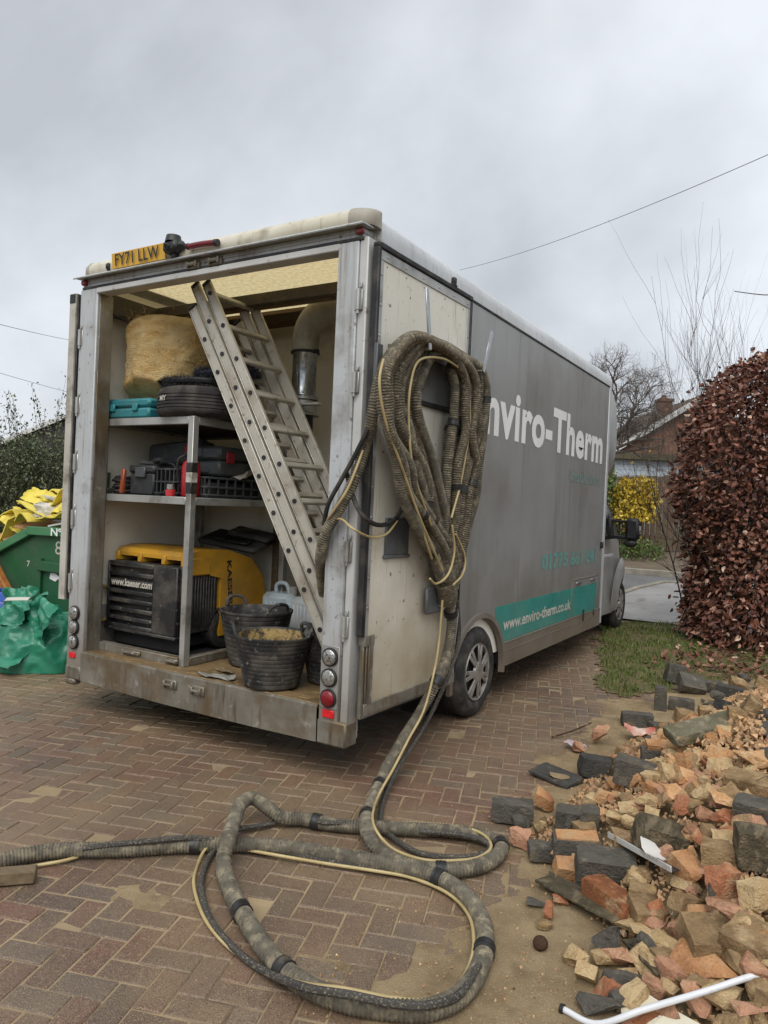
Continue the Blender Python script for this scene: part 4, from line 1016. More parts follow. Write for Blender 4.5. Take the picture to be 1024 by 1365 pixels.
def paper(b, c, w, h, q, seed, amp=.02):
    rn = random.Random(seed); s0 = rn.uniform(0, 50)
    vv = []; n = 8
    for t in (0, .0018):
        for j in range(n + 1):
            for i in range(n + 1):
                u, v = i / n - .5, j / n - .5
                vv.append(Vector(c) + q @ Vector((u * w, v * h, amp * fbm(u * 3 + s0, v * 3, s0) + amp * .8 * abs(u) + t)))
    m = n + 1; N_ = m * m
    ff = [(j * m + i, j * m + i + 1, (j + 1) * m + i + 1, (j + 1) * m + i) for j in range(n) for i in range(n)]
    ff += [tuple(x + N_ for x in f_) for f_ in ff]
    for i in range(n):
        ff += [(i, i + 1, N_ + i + 1, N_ + i), (n * m + i, n * m + i + 1, N_ + n * m + i + 1, N_ + n * m + i), (i * m, (i + 1) * m, N_ + (i + 1) * m, N_ + i * m), (i * m + n, (i + 1) * m + n, N_ + (i + 1) * m + n, N_ + i * m + n)]
    b.add(vv, ff)
b = MB(); paper(b, (-1.44, .70, ZM + .175), .16, .22, Euler((R_(14), R_(-18), R_(20))).to_quaternion(), 4, .04)
tag(b.build('crumpled_paper', mat('paper', lin('c9c4b8'), lin('aaa498'), scale=10, rough=.8, bump=.1)), 'crumpled pale paper on the end of the long grey crate', 'paper')
b = MB(); b.box((-1.72, .92, ZM + .12), (.34, .22, .23), Euler((0, 0, R_(8))).to_quaternion(), .012)
tag(b.build('parts_box', m_tg), 'plain grey parts box at the back of the middle shelf', 'box')
b = MB(); b.tube(spline([(-1.66, .30, ZM + .19), (-1.70, .24, ZM + .22), (-1.62, .22, ZM + .20), (-1.60, .20, ZM + .10), (-1.66, .175, ZM + .03), (-1.75, .18, ZM + .012)], .015), .006, 7)
tag(b.build('loose_lead', m_rub), 'loose black lead spilling over the small wire crate', 'lead')
b = MB(); b.box((-1.90, .28, ZM + .222), (.16, .10, .03), Euler((0, R_(4), R_(20))).to_quaternion(), .008); b.cyl((-1.84, .24, ZM + .237), (-1.74, .21, ZM + .245), .018, .016, 12)
tag(b.build('hand_drill', m_tb), 'small black power tool lying on the squat tool box lid', 'power tool')
# --- triple ladder leaning across the opening
m_lad = mat('ladder_aluminium', lin('c2beb3'), lin('a9a498'), scale=4, rough=.45, metal=.35, bump=.12, spots=lin('7c6a50'), sscale=22, samt=(.60, .72), dirt=lin('8d7f69'), dscale=4, damt=(.54, .78))
ldr = thing('extension_ladder', (-.16, .40, FL), 'dirty aluminium triple extension ladder leaning across the open rear', 'ladder')
ld_d = Vector((-.5026, 0, .8645)); ld_n = Vector((.8645, 0, .5026))
SEC = [(-1.245, .452, 2.72), (-1.147, .565, 2.862), (-1.046, .745, 2.862)]
for (xm, zb, zt) in SEC:
    def at(z, y): return Vector((xm + (2.32 - z) * .5814, y, z))
    for y, th in ((.19, .024), (.61, .024)):
        def stile(b):
            p0, p1 = at(zb, y), at(zt, y); c = (p0 + p1) / 2; L = (p1 - p0).length
            rot = Matrix((ld_d, Vector((0, 1, 0)), ld_n)).transposed()
            if rot.determinant() < 0: rot = Matrix((ld_d, Vector((0, -1, 0)), ld_n)).transposed()
            q = rot.to_quaternion()
            b.box(c, (L, th * .6, .056), q, .003)
            for sg in (-1, 1): b.box(c + ld_n * (.031 * sg), (L, th, .007), q, .002)
        Q(ldr, 'stile', m_lad, stile)
        Q(ldr, 'end_cap', m_black, lambda b: b.box(at(zt, y) + ld_d * .012, (.026, .03, .07), Matrix((ld_d, Vector((0, -1, 0)), ld_n)).transposed().to_quaternion(), .008))
    k = 0
    z = zb + .10
    while z < zt - .05:
        Q(ldr, 'rung', m_lad, lambda b: b.box((at(z, .19) + at(z, .61)) / 2, (.036, .41, .03), Matrix((ld_d, Vector((0, -1, 0)), ld_n)).transposed().to_quaternion(), .007))
        Q(ldr, 'rung_end', m_black, lambda b: (b.tube([at(z, .176), at(z, .1835)], .0145, 10)))
        z += .2175
# --- galvanised duct
m_galv = mat('galvanised_steel', lin('b6bbbf'), lin('9da3a7'), scale=9, rough=.25, metal=.9, bump=.05, spots=lin('7c8286'), sscale=20)
m_flex = mat('grey_flex_duct', lin('a39f92'), lin('8d887a'), scale=3, rough=.6, bump=.1, dirt=lin('6f6655'), dscale=4)
du = thing('vacuum_duct', (-1.06, .85, 1.5), 'galvanised steel duct with curved grey elbow high on the bulkhead', 'duct')
Q(du, 'pipe', m_galv, lambda b: (b.lathe([(.085, 0), (.0875, .004), (.0875, .016), (.085, .02), (.085, .29), (.089, .295), (.089, .312), (.085, .316)], 32, Matrix.Translation((-1.06, .85, 2.225)))))
Q(du, 'elbow', m_flex, lambda b: b.tube(spline([(-1.06, .85, 2.53), (-1.06, .85, 2.62), (-1.035, .845, 2.71), (-.965, .835, 2.78), (-.86, .82, 2.815), (-.72, .80, 2.82), (-.4, .77, 2.82), (-.07, .75, 2.82)], .02), .094, 24))
Q(du, 'clamp', m_rub, lambda b: (b.lathe([(.098, 0), (.101, .004), (.101, .016), (.098, .02)], 32, Matrix.Translation((-1.06, .85, 2.525))), b.box((-.95, .83, 2.535), (.04, .03, .025), None, .004)))
Q(du, 'flange', m_alu, lambda b: (b.lathe([(.088, 0), (.105, 0), (.105, .018), (.088, .018)], 28, Matrix.Translation((-1.06, .85, 2.205))), b.lathe([(.09, 0), (.10, .004), (.10, .085), (.09, .088)], 28, Matrix.Translation((-1.06, .85, 2.11))), b.lathe([(.0, 0), (.118, 0), (.118, .014), (.0, .014)], 28, Matrix.Translation((-1.06, .85, 2.095)))))
Q(du, 'lever', m_frame2, lambda b: b.bar((-1.03, .74, 2.155), (-.80, .70, 2.15), .05, .016, .004))
Q(du, 'down_pipe', m_rub, lambda b: b.tube(spline([(-1.06, .85, 2.10), (-1.06, .86, 1.9), (-1.05, .95, 1.7), (-1.0, 1.24, 1.55)], .03), .075, 18))
Q(du, 'bracket', mat('yellow_bracket', lin('a08334'), lin('82692b'), scale=5, rough=.5), lambda b: (b.bar((-.93, 1.10, 2.36), (-.72, 1.10, 2.44), .03, .025, .004), b.bar((-.93, 1.10, 2.30), (-.93, 1.24, 2.30), .03, .03, .004)))
# --- tubs and jerrycans on the floor
m_tub = mat('rubber_tub', lin('2b2c2e'), lin('212224'), scale=5, rough=.65, bump=.25, bscale=50, dirt=lin('66615a'), dscale=5, damt=(.43, .66), spots=lin('8a857b'), sscale=30, samt=(.58, .70), bdist=.004)
m_dust = mat('insulation_dust', lin('b39a68'), lin('8d7748'), scale=12, rough=.95, bump=.9, bscale=60, spots=lin('4b4233'), sscale=16, samt=(.5, .6), bdist=.01)
def tub(c, rb_, rt, h, label, handles=True, ang=0.0, fill=None, tilt=(0, 0, 0)):
    root = thing('rubber_tub', c, label, 'tub', 'rubber tubs on the van floor')
    mt = Matrix.Translation(c) @ Euler(tilt).to_matrix().to_4x4() @ Matrix.Rotation(ang, 4, 'Z')
    prof = [(0, .002), (rb_ * .9, .002), (rb_, .012)]
    n = 11
    for k in range(n):
        t0, t1 = k / n, (k + .75) / n
        prof += [(rb_ + (rt - rb_) * t0 + .0025, .015 + (h - .03) * t0), (rb_ + (rt - rb_) * t1 + .0025, .015 + (h - .03) * t1), (rb_ + (rt - rb_) * t1 - .001, .017 + (h - .03) * t1)]
    prof += [(rt, h - .02), (rt + .008, h - .012), (rt + .008, h), (rt - .003, h), (rt - .008, h - .012), (rb_ - .004, .012), (0, .010)]
    def bw(b):
        b.lathe(prof, 48, mt)
    w = Q(root, 'wall', m_tub, bw, smooth=50)
    if handles:
        for s_ in (0, math.pi):
            pts = [(rt * math.cos(s_ + a), rt * math.sin(s_ + a), h - .004) for a in (-.36,)] + [((rt + .012) * math.cos(s_ + a), (rt + .012) * math.sin(s_ + a), h + dz) for a, dz in ((-.26, .045), (0, .062), (.26, .045))] + [(rt * math.cos(s_ + .36), rt * math.sin(s_ + .36), h - .004)]
            Q(root, 'handle', m_tub, lambda b: b.tube([mt @ p for p in spline(pts, .02)], .011, 8))
    if fill:
        rr = rb_ + (rt - rb_) * fill - .006
        Q(root, 'inner_lining', m_dust, lambda b: b.lathe([(rr + .002, h * fill), (rt - .0095, h * .97)], 40, mt))
        Q(root, 'contents', m_dust, lambda b: b.grid(lambda a, v: tuple(mt @ Vector((rr * v * math.cos(a * 6.2832), rr * v * math.sin(a * 6.2832), h * fill + .015 * fbm(v * 9 * math.cos(a * 6.2832), v * 9 * math.sin(a * 6.2832), 2) - .03 * (1 - v)))), 36, 10), smooth=60)
tub((-.635, .125, .4125), .160, .222, .305, 'black rubber tub with dusty inside at the edge of the van floor', True, R_(35), .55)
tub((-1.10, .50, FL + .001), .165, .235, .365, 'black rubber tub with raised handle behind the dusty front tub', True, R_(-12))
tub((-.44, .45, FL + .001), .14, .19, .31, 'black rubber tub half hidden behind the right rear pillar', True, R_(70))
m_jc = mat('jerrycan_plastic', lin('c9ced0'), lin('bcc2c5'), scale=4, rough=.4, bump=.06, dirt=lin('98938a'), dscale=7, damt=(.56, .8))
m_jc2 = mat('jerrycan_plastic_bluish', lin('b5c2c9'), lin('a8b5bc'), scale=4, rough=.4, bump=.06, dirt=lin('908e88'), dscale=7, damt=(.56, .8))
def jerry(c, d, m, label, rz=0):
    root = thing('jerrycan', c, label, 'jerrycan', 'plastic jerrycans by the bulkhead')
    q = Euler((0, 0, rz)).to_quaternion(); C = Vector(c)
    Q(root, 'body', m, lambda b: (b.box(C + Vector((0, 0, d[2] * .42)), (d[0], d[1], d[2] * .84), q, .035), [b.box(C + q @ Vector((d[0] * (-.28 + .14 * k), -d[1] * .5, d[2] * .42)), (.018, .012, d[2] * .6), q, .005) for k in range(5)]))
    Q(root, 'handle', m, lambda b: b.tube([C + q @ Vector(p) for p in spline([(-d[0] * .2, 0, d[2] * .80), (-d[0] * .2, 0, d[2] * .95), (d[0] * .1, 0, d[2] * .97), (d[0] * .25, 0, d[2] * .80)], .02)], .016, 10))
    Q(root, 'cap', m_frame2, lambda b: b.cyl(C + q @ Vector((d[0] * .35, 0, d[2] * .80)), C + q @ Vector((d[0] * .35, 0, d[2] * .94)), .032, .030, 16))
jerry((-1.33, 1.05, FL), (.27, .20, .49), m_jc2, 'bluish plastic jerrycan standing left of its white neighbour', R_(5))
jerry((-1.055, 1.03, FL), (.25, .20, .48), m_jc, 'white plastic jerrycan behind the foot of the ladder', R_(-6))
b = MB(); b.box((-1.18, 1.75, .62), (.6, .3, .43), None, .006)
tag(b.build('wooden_box', mat('box_wood', lin('8c7a5c'), lin('6f6048'), scale=5, rough=.8, bump=.2, stretch=(1, 6, 6))), 'pale wooden box inside the dark bulkhead recess', 'box')
b = MB(); b.box((-1.22, 1.70, .93), (.55, .25, .18), Euler((0, 0, R_(4))).to_quaternion(), .008)
tag(b.build('storage_box', m_tb), 'dark box stacked on the pale wooden box in the recess', 'box')
m_foil = mat('scrap_foil', lin('8d8a82'), lin('6d6a63'), scale=9, rough=.45, metal=.3, bump=.2)
b = MB(); paper(b, (-.98, .03, .424), .24, .05, Euler((0, 0, R_(12))).to_quaternion(), 8, .02)
tag(b.build('torn_strip', m_foil), 'torn grey strip lying on the van floor left of the front tub', 'scrap')
b = MB(); paper(b, (-1.08, .20, .415), .16, .045, Euler((0, 0, R_(-16))).to_quaternion(), 9, .012)
tag(b.build('torn_strip', mat('scrap_brown', lin('7b6a4e'), lin('5e513b'), scale=9, rough=.8)), 'torn brown card strip on the van floor by the rack foot', 'scrap')
b = MB(); paper(b, (-.47, .36, .70), .18, .16, Euler((R_(35), R_(20), R_(30))).to_quaternion(), 12, .06)
tag(b.build('plastic_bag', mat('grey_bag', lin('9b9a97'), lin('7d7c79'), scale=7, rough=.35)), 'crumpled grey plastic bag stuffed between the tubs', 'bag')
# ------------------------------------------------------------------ hoses (paths in metres)
HOSE_MAIN = [(0.16,0.711,1.215),(0.15,0.805,0.981),(0.14,0.897,0.786),(0.16,0.822,0.613),(0.2,0.625,0.494),(0.131,0.549,0.3),(0.142,0.347,0.2),(0.156,0.163,0.1),(0.24,-0.096,0.05),(0.37,-0.375,0.075),(0.485,-0.543,0.085),(0.578,-0.574,0.04),(0.73,-0.587,0.034),(0.865,-0.518,0.034),(0.949,-0.41,0.034),(0.974,-0.28,0.034),(0.944,-0.183,0.034),(0.836,-0.156,0.034),(0.676,-0.212,0.034),(0.473,-0.337,0.034),(0.265,-0.456,0.034),(0.108,-0.502,0.036),(0.037,-0.562,0.045),(-0.036,-0.583,0.075),(-0.13,-0.582,0.1),(-0.13,-0.668,0.1),(-0.018,-0.838,0.1),(0.079,-0.976,0.095),(0.118,-1.035,0.05),(0.235,-1.128,0.036),(0.414,-1.241,0.034),(0.582,-1.335,0.034),(0.716,-1.391,0.034),(0.842,-1.414,0.034),(0.968,-1.398,0.034),(1.093,-1.349,0.034),(1.177,-1.29,0.034),(1.223,-1.195,0.034),(1.227,-1.073,0.034),(1.193,-0.923,0.034),(1.12,-0.777,0.034),(0.999,-0.656,0.034),(0.837,-0.597,0.034),(0.646,-0.626,0.034),(0.46,-0.679,0.034),(0.271,-0.738,0.034),(0.123,-0.806,0.034),(-0.007,-0.895,0.034),(-0.151,-1.012,0.034),(-0.32,-1.179,0.034),(-0.5,-1.33,0.034),(-0.578,-1.443,0.034),(-0.647,-1.613,0.034),(-0.737,-1.835,0.034)]
HOSE_YEL = [(0.19,0.658,0.953),(0.19,0.64,0.733),(0.21,0.56,0.573),(0.214,0.444,0.36),(0.24,0.229,0.25),(0.247,0.068,0.14),(0.28,-0.12,0.075),(0.409,-0.388,0.1),(0.515,-0.525,0.1),(0.601,-0.52,0.045),(0.742,-0.515,0.04),(0.859,-0.437,0.04),(0.926,-0.36,0.045),(0.943,-0.283,0.065),(0.847,-0.183,0.06),(0.695,-0.175,0.05),(0.512,-0.27,0.045),(0.32,-0.416,0.045),(0.165,-0.491,0.03),(0.009,-0.568,0.012),(-0.073,-0.682,0.02),(-0.046,-0.846,0.05),(-0.051,-0.96,0.03),(0.014,-1.077,0.012),(0.107,-1.179,0.012),(0.282,-1.301,0.012),(0.452,-1.373,0.012),(0.63,-1.407,0.015),(0.821,-1.444,0.06),(0.958,-1.407,0.075),(1.076,-1.345,0.06),(1.164,-1.277,0.05),(1.2,-1.173,0.04),(1.19,-1.038,0.035),(1.138,-0.887,0.03),(1.048,-0.74,0.02),(0.916,-0.647,0.015),(0.748,-0.631,0.015),(0.608,-0.68,0.02),(0.431,-0.743,0.02),(0.244,-0.803,0.02),(0.081,-0.852,0.02),(-0.052,-0.892,0.02),(-0.159,-1.006,0.055),(-0.233,-1.1,0.06),(-0.389,-1.161,0.02),(-0.446,-1.333,0.014),(-0.526,-1.474,0.014),(-0.603,-1.637,0.014)]
HOSE_BLK = [[(0.12,1.011,0.914),(0.12,1.059,0.668),(0.16,0.865,0.491),(0.124,0.736,0.28),(0.157,0.478,0.17),(0.176,0.249,0.08),(0.243,0.009,0.025),(0.343,-0.204,0.02),(0.439,-0.333,0.02),(0.6,-0.421,0.02),(0.718,-0.434,0.02),(0.855,-0.352,0.018),(0.921,-0.267,0.03),(0.904,-0.248,0.06),(0.763,-0.237,0.05),(0.603,-0.293,0.04)],[(0.463,-0.322,0.05),(0.245,-0.487,0.05),(0.072,-0.512,0.03),(-0.024,-0.635,0.02),(-0.07,-0.773,0.03),(-0.038,-0.916,0.02),(0.052,-1.074,0.016),(0.166,-1.198,0.016),(0.328,-1.31,0.016),(0.498,-1.379,0.016),(0.658,-1.415,0.02),(0.856,-1.471,0.075),(0.99,-1.435,0.085),(1.109,-1.38,0.075),(1.188,-1.323,0.07),(1.237,-1.216,0.06),(1.229,-1.045,0.06)],[(0.654,-0.639,0.02),(0.444,-0.71,0.02),(0.252,-0.765,0.02),(0.058,-0.827,0.02),(-0.032,-0.915,0.05),(-0.121,-1.001,0.07),(-0.222,-1.111,0.07),(-0.332,-1.208,0.06),(-0.418,-1.286,0.05)]]
COIL = [[(0.175,0.664,1.07),(0.187,0.526,1.224),(0.2,0.272,1.397),(0.215,0.093,1.56),(0.228,0.007,1.704),(0.235,-0.11,1.872),(0.235,-0.179,1.984),(0.235,-0.185,2.126),(0.235,-0.099,2.259),(0.235,0.075,2.369),(0.235,0.3,2.396),(0.235,0.665,2.38),(0.235,0.91,2.368),(0.235,1.033,2.284),(0.235,1.047,2.117),(0.235,1.027,1.976),(0.228,0.997,1.773),(0.214,1.004,1.577),(0.2,0.934,1.396),(0.187,0.894,1.221),(0.171,0.804,1.011)],[(0.141,0.764,1.056),(0.151,0.687,1.217),(0.162,0.467,1.394),(0.175,0.283,1.578),(0.184,0.152,1.714),(0.19,0.069,1.882),(0.19,0.003,2.011),(0.19,-0.001,2.151),(0.19,0.084,2.29),(0.19,0.238,2.391),(0.19,0.46,2.415),(0.19,0.745,2.398),(0.19,0.92,2.365),(0.19,1.001,2.276),(0.19,1.009,2.114),(0.19,1.025,1.982),(0.184,0.963,1.77),(0.174,0.977,1.591),(0.162,0.94,1.394),(0.151,0.892,1.212),(0.14,0.924,1.025)],[(0.16,0.716,1.06),(0.171,0.768,1.21),(0.183,0.495,1.396),(0.198,0.345,1.589),(0.209,0.227,1.72),(0.215,0.126,1.902),(0.215,0.022,2.013),(0.215,0.037,2.147),(0.215,0.152,2.293),(0.215,0.279,2.382),(0.215,0.488,2.412),(0.215,0.676,2.376),(0.215,0.771,2.329),(0.215,0.839,2.244),(0.215,0.856,2.093),(0.215,0.813,1.935),(0.209,0.847,1.763),(0.195,0.835,1.57),(0.183,0.837,1.395),(0.171,0.739,1.22),(0.156,0.889,0.997)],[(0.121,0.799,1.01),(0.13,0.959,1.185),(0.141,0.669,1.393),(0.152,0.518,1.59),(0.16,0.404,1.731),(0.165,0.298,1.894),(0.165,0.223,2.042),(0.165,0.22,2.171),(0.165,0.325,2.321),(0.165,0.461,2.419),(0.165,0.667,2.43),(0.165,0.761,2.385),(0.165,0.782,2.326),(0.165,0.843,2.243),(0.165,0.832,2.091),(0.165,0.871,1.951),(0.16,0.8,1.759),(0.151,0.764,1.591),(0.141,0.812,1.393),(0.132,0.798,1.219),(0.121,0.824,1.014)],[(0.146,0.729,1.014),(0.158,0.964,1.195),(0.171,0.728,1.395),(0.183,0.585,1.575),(0.194,0.467,1.736),(0.2,0.302,1.912),(0.2,0.22,2.041),(0.2,0.246,2.167),(0.2,0.346,2.316),(0.2,0.46,2.395),(0.2,0.654,2.414),(0.2,0.668,2.356),(0.2,0.628,2.292),(0.2,0.67,2.21),(0.2,0.678,2.069),(0.2,0.661,1.936),(0.194,0.642,1.748),(0.183,0.659,1.585),(0.171,0.684,1.395),(0.159,0.699,1.213),(0.147,0.911,1.015)],[(0.088,0.924,1.014),(0.095,0.779,1.191),(0.102,0.518,1.391),(0.111,0.315,1.589),(0.116,0.257,1.721),(0.12,0.134,1.878),(0.12,0.042,2.019),(0.12,0.056,2.169),(0.12,0.157,2.315),(0.12,0.316,2.417),(0.12,0.551,2.443),(0.12,0.89,2.435),(0.12,1.109,2.408),(0.12,1.224,2.318),(0.12,1.237,2.146),(0.12,1.191,1.966),(0.116,1.244,1.789),(0.109,1.151,1.569),(0.102,1.13,1.391),(0.096,1.053,1.211),(0.089,1.017,1.018)],[(0.074,0.962,1.009),(0.079,0.865,1.203),(0.085,0.651,1.39),(0.092,0.479,1.576),(0.097,0.395,1.73),(0.1,0.243,1.92),(0.1,0.21,2.043),(0.1,0.178,2.181),(0.1,0.308,2.336),(0.1,0.447,2.441),(0.1,0.675,2.456),(0.1,0.923,2.427),(0.1,1.062,2.392),(0.1,1.173,2.306),(0.1,1.165,2.137),(0.1,1.169,1.992),(0.097,1.137,1.782),(0.091,1.081,1.569),(0.085,1.074,1.39),(0.079,0.998,1.197),(0.074,0.914,1.029)],[(0.181,0.697,1.047),(0.194,0.798,1.202),(0.209,0.489,1.397),(0.224,0.211,1.57),(0.238,0.108,1.712),(0.245,-0.107,1.854),(0.245,-0.134,1.99),(0.245,-0.157,2.125),(0.245,-0.054,2.263),(0.245,0.102,2.363),(0.245,0.321,2.384),(0.245,0.535,2.36),(0.245,0.643,2.314),(0.245,0.725,2.23),(0.245,0.741,2.077),(0.245,0.753,1.95),(0.238,0.685,1.752),(0.222,0.707,1.562),(0.209,0.735,1.397),(0.194,0.699,1.208),(0.181,0.805,1.045)],[(0.112,0.871,1.045),(0.118,1.018,1.181),(0.128,0.752,1.392),(0.138,0.643,1.604),(0.146,0.535,1.74),(0.15,0.261,1.917),(0.15,0.208,2.041),(0.15,0.207,2.174),(0.15,0.318,2.325),(0.15,0.447,2.411),(0.15,0.659,2.437),(0.15,0.745,2.394),(0.15,0.757,2.326),(0.15,0.823,2.242),(0.15,0.839,2.092),(0.15,0.82,1.935),(0.146,0.805,1.759),(0.137,0.754,1.583),(0.128,0.757,1.392),(0.119,0.685,1.205),(0.11,0.989,0.993)],[(0.166,0.738,1.037),(0.177,0.667,1.198),(0.192,0.421,1.396),(0.207,0.389,1.591),(0.218,0.275,1.723),(0.225,0.05,1.878),(0.225,-0.031,2.005),(0.225,-0.036,2.139),(0.225,0.079,2.283),(0.225,0.214,2.378),(0.225,0.428,2.398),(0.225,0.707,2.39),(0.225,0.882,2.352),(0.225,0.954,2.265),(0.225,0.955,2.106),(0.225,0.982,1.971),(0.218,0.869,1.764),(0.205,0.82,1.576),(0.192,0.822,1.396),(0.179,0.799,1.224),(0.163,0.793,0.996)],[(0.096,0.818,1.022),(0.103,0.919,1.199),(0.111,0.644,1.392),(0.119,0.472,1.57),(0.126,0.407,1.731),(0.13,0.408,1.911),(0.13,0.341,2.06),(0.13,0.311,2.186),(0.13,0.434,2.342),(0.13,0.549,2.432),(0.13,0.756,2.451),(0.13,0.77,2.377),(0.13,0.724,2.316),(0.13,0.8,2.236),(0.13,0.823,2.091),(0.13,0.756,1.931),(0.126,0.754,1.755),(0.118,0.732,1.569),(0.111,0.894,1.391),(0.103,0.814,1.195),(0.095,0.931,0.998)],[(0.187,0.722,1.035),(0.202,0.664,1.218),(0.218,0.41,1.397),(0.233,0.12,1.56),(0.248,0.024,1.706),(0.255,-0.129,1.864),(0.255,-0.172,1.984),(0.255,-0.189,2.121),(0.255,-0.096,2.256),(0.255,0.065,2.363),(0.255,0.285,2.388),(0.255,0.57,2.364),(0.255,0.742,2.334),(0.255,0.849,2.251),(0.255,0.855,2.091),(0.255,0.824,1.926),(0.248,0.919,1.768),(0.234,0.87,1.597),(0.218,0.861,1.397),(0.202,0.831,1.202),(0.188,0.769,1.035)]]
LEAD = [(-0.369,0.25,0.93),(-0.288,0.1,1.078),(-0.205,-0.03,1.214),(-0.143,-0.07,1.347),(-0.052,-0.08,1.485),(0.022,-0.07,1.635),(0.052,-0.03,1.809),(0.13,-0.101,1.96),(0.15,-0.089,2.113),(0.15,0.008,2.267),(0.15,0.194,2.38),(0.15,0.45,2.41)]
LEAD_CABLES = [[(-0.179,-0.05,1.377),(-0.134,-0.08,1.49),(-0.052,-0.09,1.617),(0.029,-0.09,1.75),(0.1,-0.084,1.895),(0.11,-0.052,2.006)],[(-0.042,-0.06,1.658),(0.002,-0.06,1.542),(0.09,-0.087,1.437),(0.1,0.052,1.392),(0.1,0.205,1.416),(0.1,0.295,1.495),(0.11,0.336,1.601)]]
LEAD_YEL = [(0.061,-0.07,1.774),(0.04,-0.1,1.665),(0.004,-0.12,1.559),(-0.084,-0.12,1.44),(-0.115,-0.1,1.408),(-0.042,-0.09,1.415),(0.09,-0.164,1.369),(0.09,-0.0,1.329),(0.1,0.132,1.343),(0.11,0.228,1.416)]
COIL_YEL = [[(0.26,0.5,1.145),(0.26,0.206,1.44),(0.26,-0.016,1.703),(0.26,-0.187,1.909),(0.26,-0.256,2.079),(0.26,-0.226,2.21)],[(0.22,0.442,1.208),(0.22,0.188,1.525),(0.22,-0.007,1.78),(0.22,-0.102,1.939)],[(0.25,0.358,1.399),(0.25,0.137,1.674),(0.25,0.057,1.939),(0.25,0.063,2.133),(0.25,0.147,2.265),(0.25,0.402,2.322),(0.25,0.614,2.311)],[(0.25,0.605,1.442),(0.25,0.713,1.665),(0.25,0.794,1.984),(0.25,0.77,2.206)],[(0.25,0.619,1.399),(0.25,0.665,1.245),(0.25,0.599,1.117),(0.25,0.453,1.07),(0.25,0.359,1.11)],[(0.24,0.696,1.345),(0.24,0.835,1.207),(0.24,0.814,1.103),(0.24,0.686,1.044)],[(0.22,0.412,2.359),(0.22,0.669,2.385),(0.22,0.86,2.376),(0.22,0.973,2.369)]]
m_hose = mat('dusty_vacuum_hose', lin('6d6759'), lin('504b41'), scale=14, rough=.9, bump=.6, bscale=220, spots=lin('8f856f'), sscale=24, samt=(.48, .68), dirt=lin('423d35'), dscale=70, damt=(.56, .70), bdist=.004)
m_hose2 = mat('brown_vacuum_hose', lin('6a6151'), lin('4c463b'), scale=10, rough=.9, bump=.6, bscale=220, spots=lin('968a72'), sscale=60, samt=(.52, .66), dirt=lin('3a342b'), dscale=90, damt=(.56, .66), bdist=.004)
m_yline = mat('yellow_air_line', lin('bfae80'), lin('a08c5e'), scale=7, rough=.5, bump=.1, dirt=lin('7c6d4a'), dscale=6, damt=(.56, .8))
m_bline = mat('black_air_line', lin('403d38'), lin('302e2b'), scale=7, rough=.75, bump=.2, spots=lin('7f7666'), sscale=150, samt=(.54, .64))
def hose(b, path, r, pitch=.0135, n=14):
    pts = spline(path, pitch / 2)
    b.tube(pts, r, n, True, lambda i: 1.0 if i % 2 else .865)
    return pts
def fine(b, path, r, n=8): b.tube(spline(path, .015), r, n)
def band(b, pts, i, r, w=.05):
    w *= .75 + .5 * abs(fbm(i * .37, 2.0))
    k = max(2, int(w / (pts[1] - pts[0]).length))
    seg = pts[max(0, i - k // 2): i + k // 2 + 1]
    s2 = seg[::max(1, len(seg) // 6)]
    if len(s2) > 1: b.tube(s2, r, 14, True, lambda q: 1 + .07 * fbm(q * 1.7 + i * .13, r * 90))
gh = thing('vacuum_hose', (.9, -.6, 0), 'dusty ribbed vacuum hose snaking from the van door across the paving', 'hose')
b = MB(); mp_ = hose(b, HOSE_MAIN, .0325); b.build('ribbed_hose', m_hose, gh, smooth=35, recalc=False)
b = MB(); fine(b, HOSE_YEL, .0066); b.build('yellow_air_line', m_yline, gh, recalc=False)
for pth in HOSE_BLK:
    b = MB(); fine(b, pth, .0125); b.build('black_air_line', m_bline, gh, recalc=False)
for t_ in (.045, .10, .19, .235, .30, .345, .44, .575, .615, .71, .765, .88):
    b = MB(); band(b, mp_, int(t_ * len(mp_)), .0365 if t_ > .16 else .043, .055); b.build('tape_band', m_tape_b, gh)
ch = thing('hose_coil', (.2, .55, 1.0), 'heavy looped bundle of brown ribbed hose hanging on the open door', 'hose')
for i, lp in enumerate(COIL):
    b = MB(); pts = hose(b, lp, .0295 + .003 * (i % 3 == 0)); b.build('hose_loop', m_hose2 if i % 2 else m_hose, ch, smooth=35, recalc=False)
    for t_ in ((.16, .84) if i % 2 else (.06, .70, .95)):
        b = MB(); band(b, pts, int(t_ * len(pts)), .0345, .05); b.build('tape_band', m_tape_b, ch)
for lp in COIL_YEL:
    b = MB(); fine(b, lp, .0066); b.build('yellow_air_line', m_yline, ch, recalc=False)
b = MB(); hose(b, LEAD, .0315); b.build('lead_hose', m_hose, ch, smooth=35, recalc=False)
for lp in LEAD_CABLES:
    b = MB(); fine(b, lp, .0125); b.build('black_cable', m_rub, ch, recalc=False)
b = MB(); fine(b, LEAD_YEL, .0065); b.build('yellow_air_line', m_yline, ch, recalc=False)
for p0, p1, r in (((.17, .72, 1.05), (.15, .80, .93), .062), ((.16, .66, 1.15), (.17, .74, 1.06), .058)):
    b = MB(); b.tube(spline([p0, ((p0[0] + p1[0]) / 2 + .01, (p0[1] + p1[1]) / 2, (p0[2] + p1[2]) / 2), p1], .02), r, 16); b.build('tied_knot', m_hose2, ch)
b = MB(); b.bar((-.72, -1.80, .028), (-.42, -1.485, .028), .06, .05, .005)
tag(b.build('timber_offcut', m_wood), 'weathered timber offcut on the paving under the hose at left', 'timber')
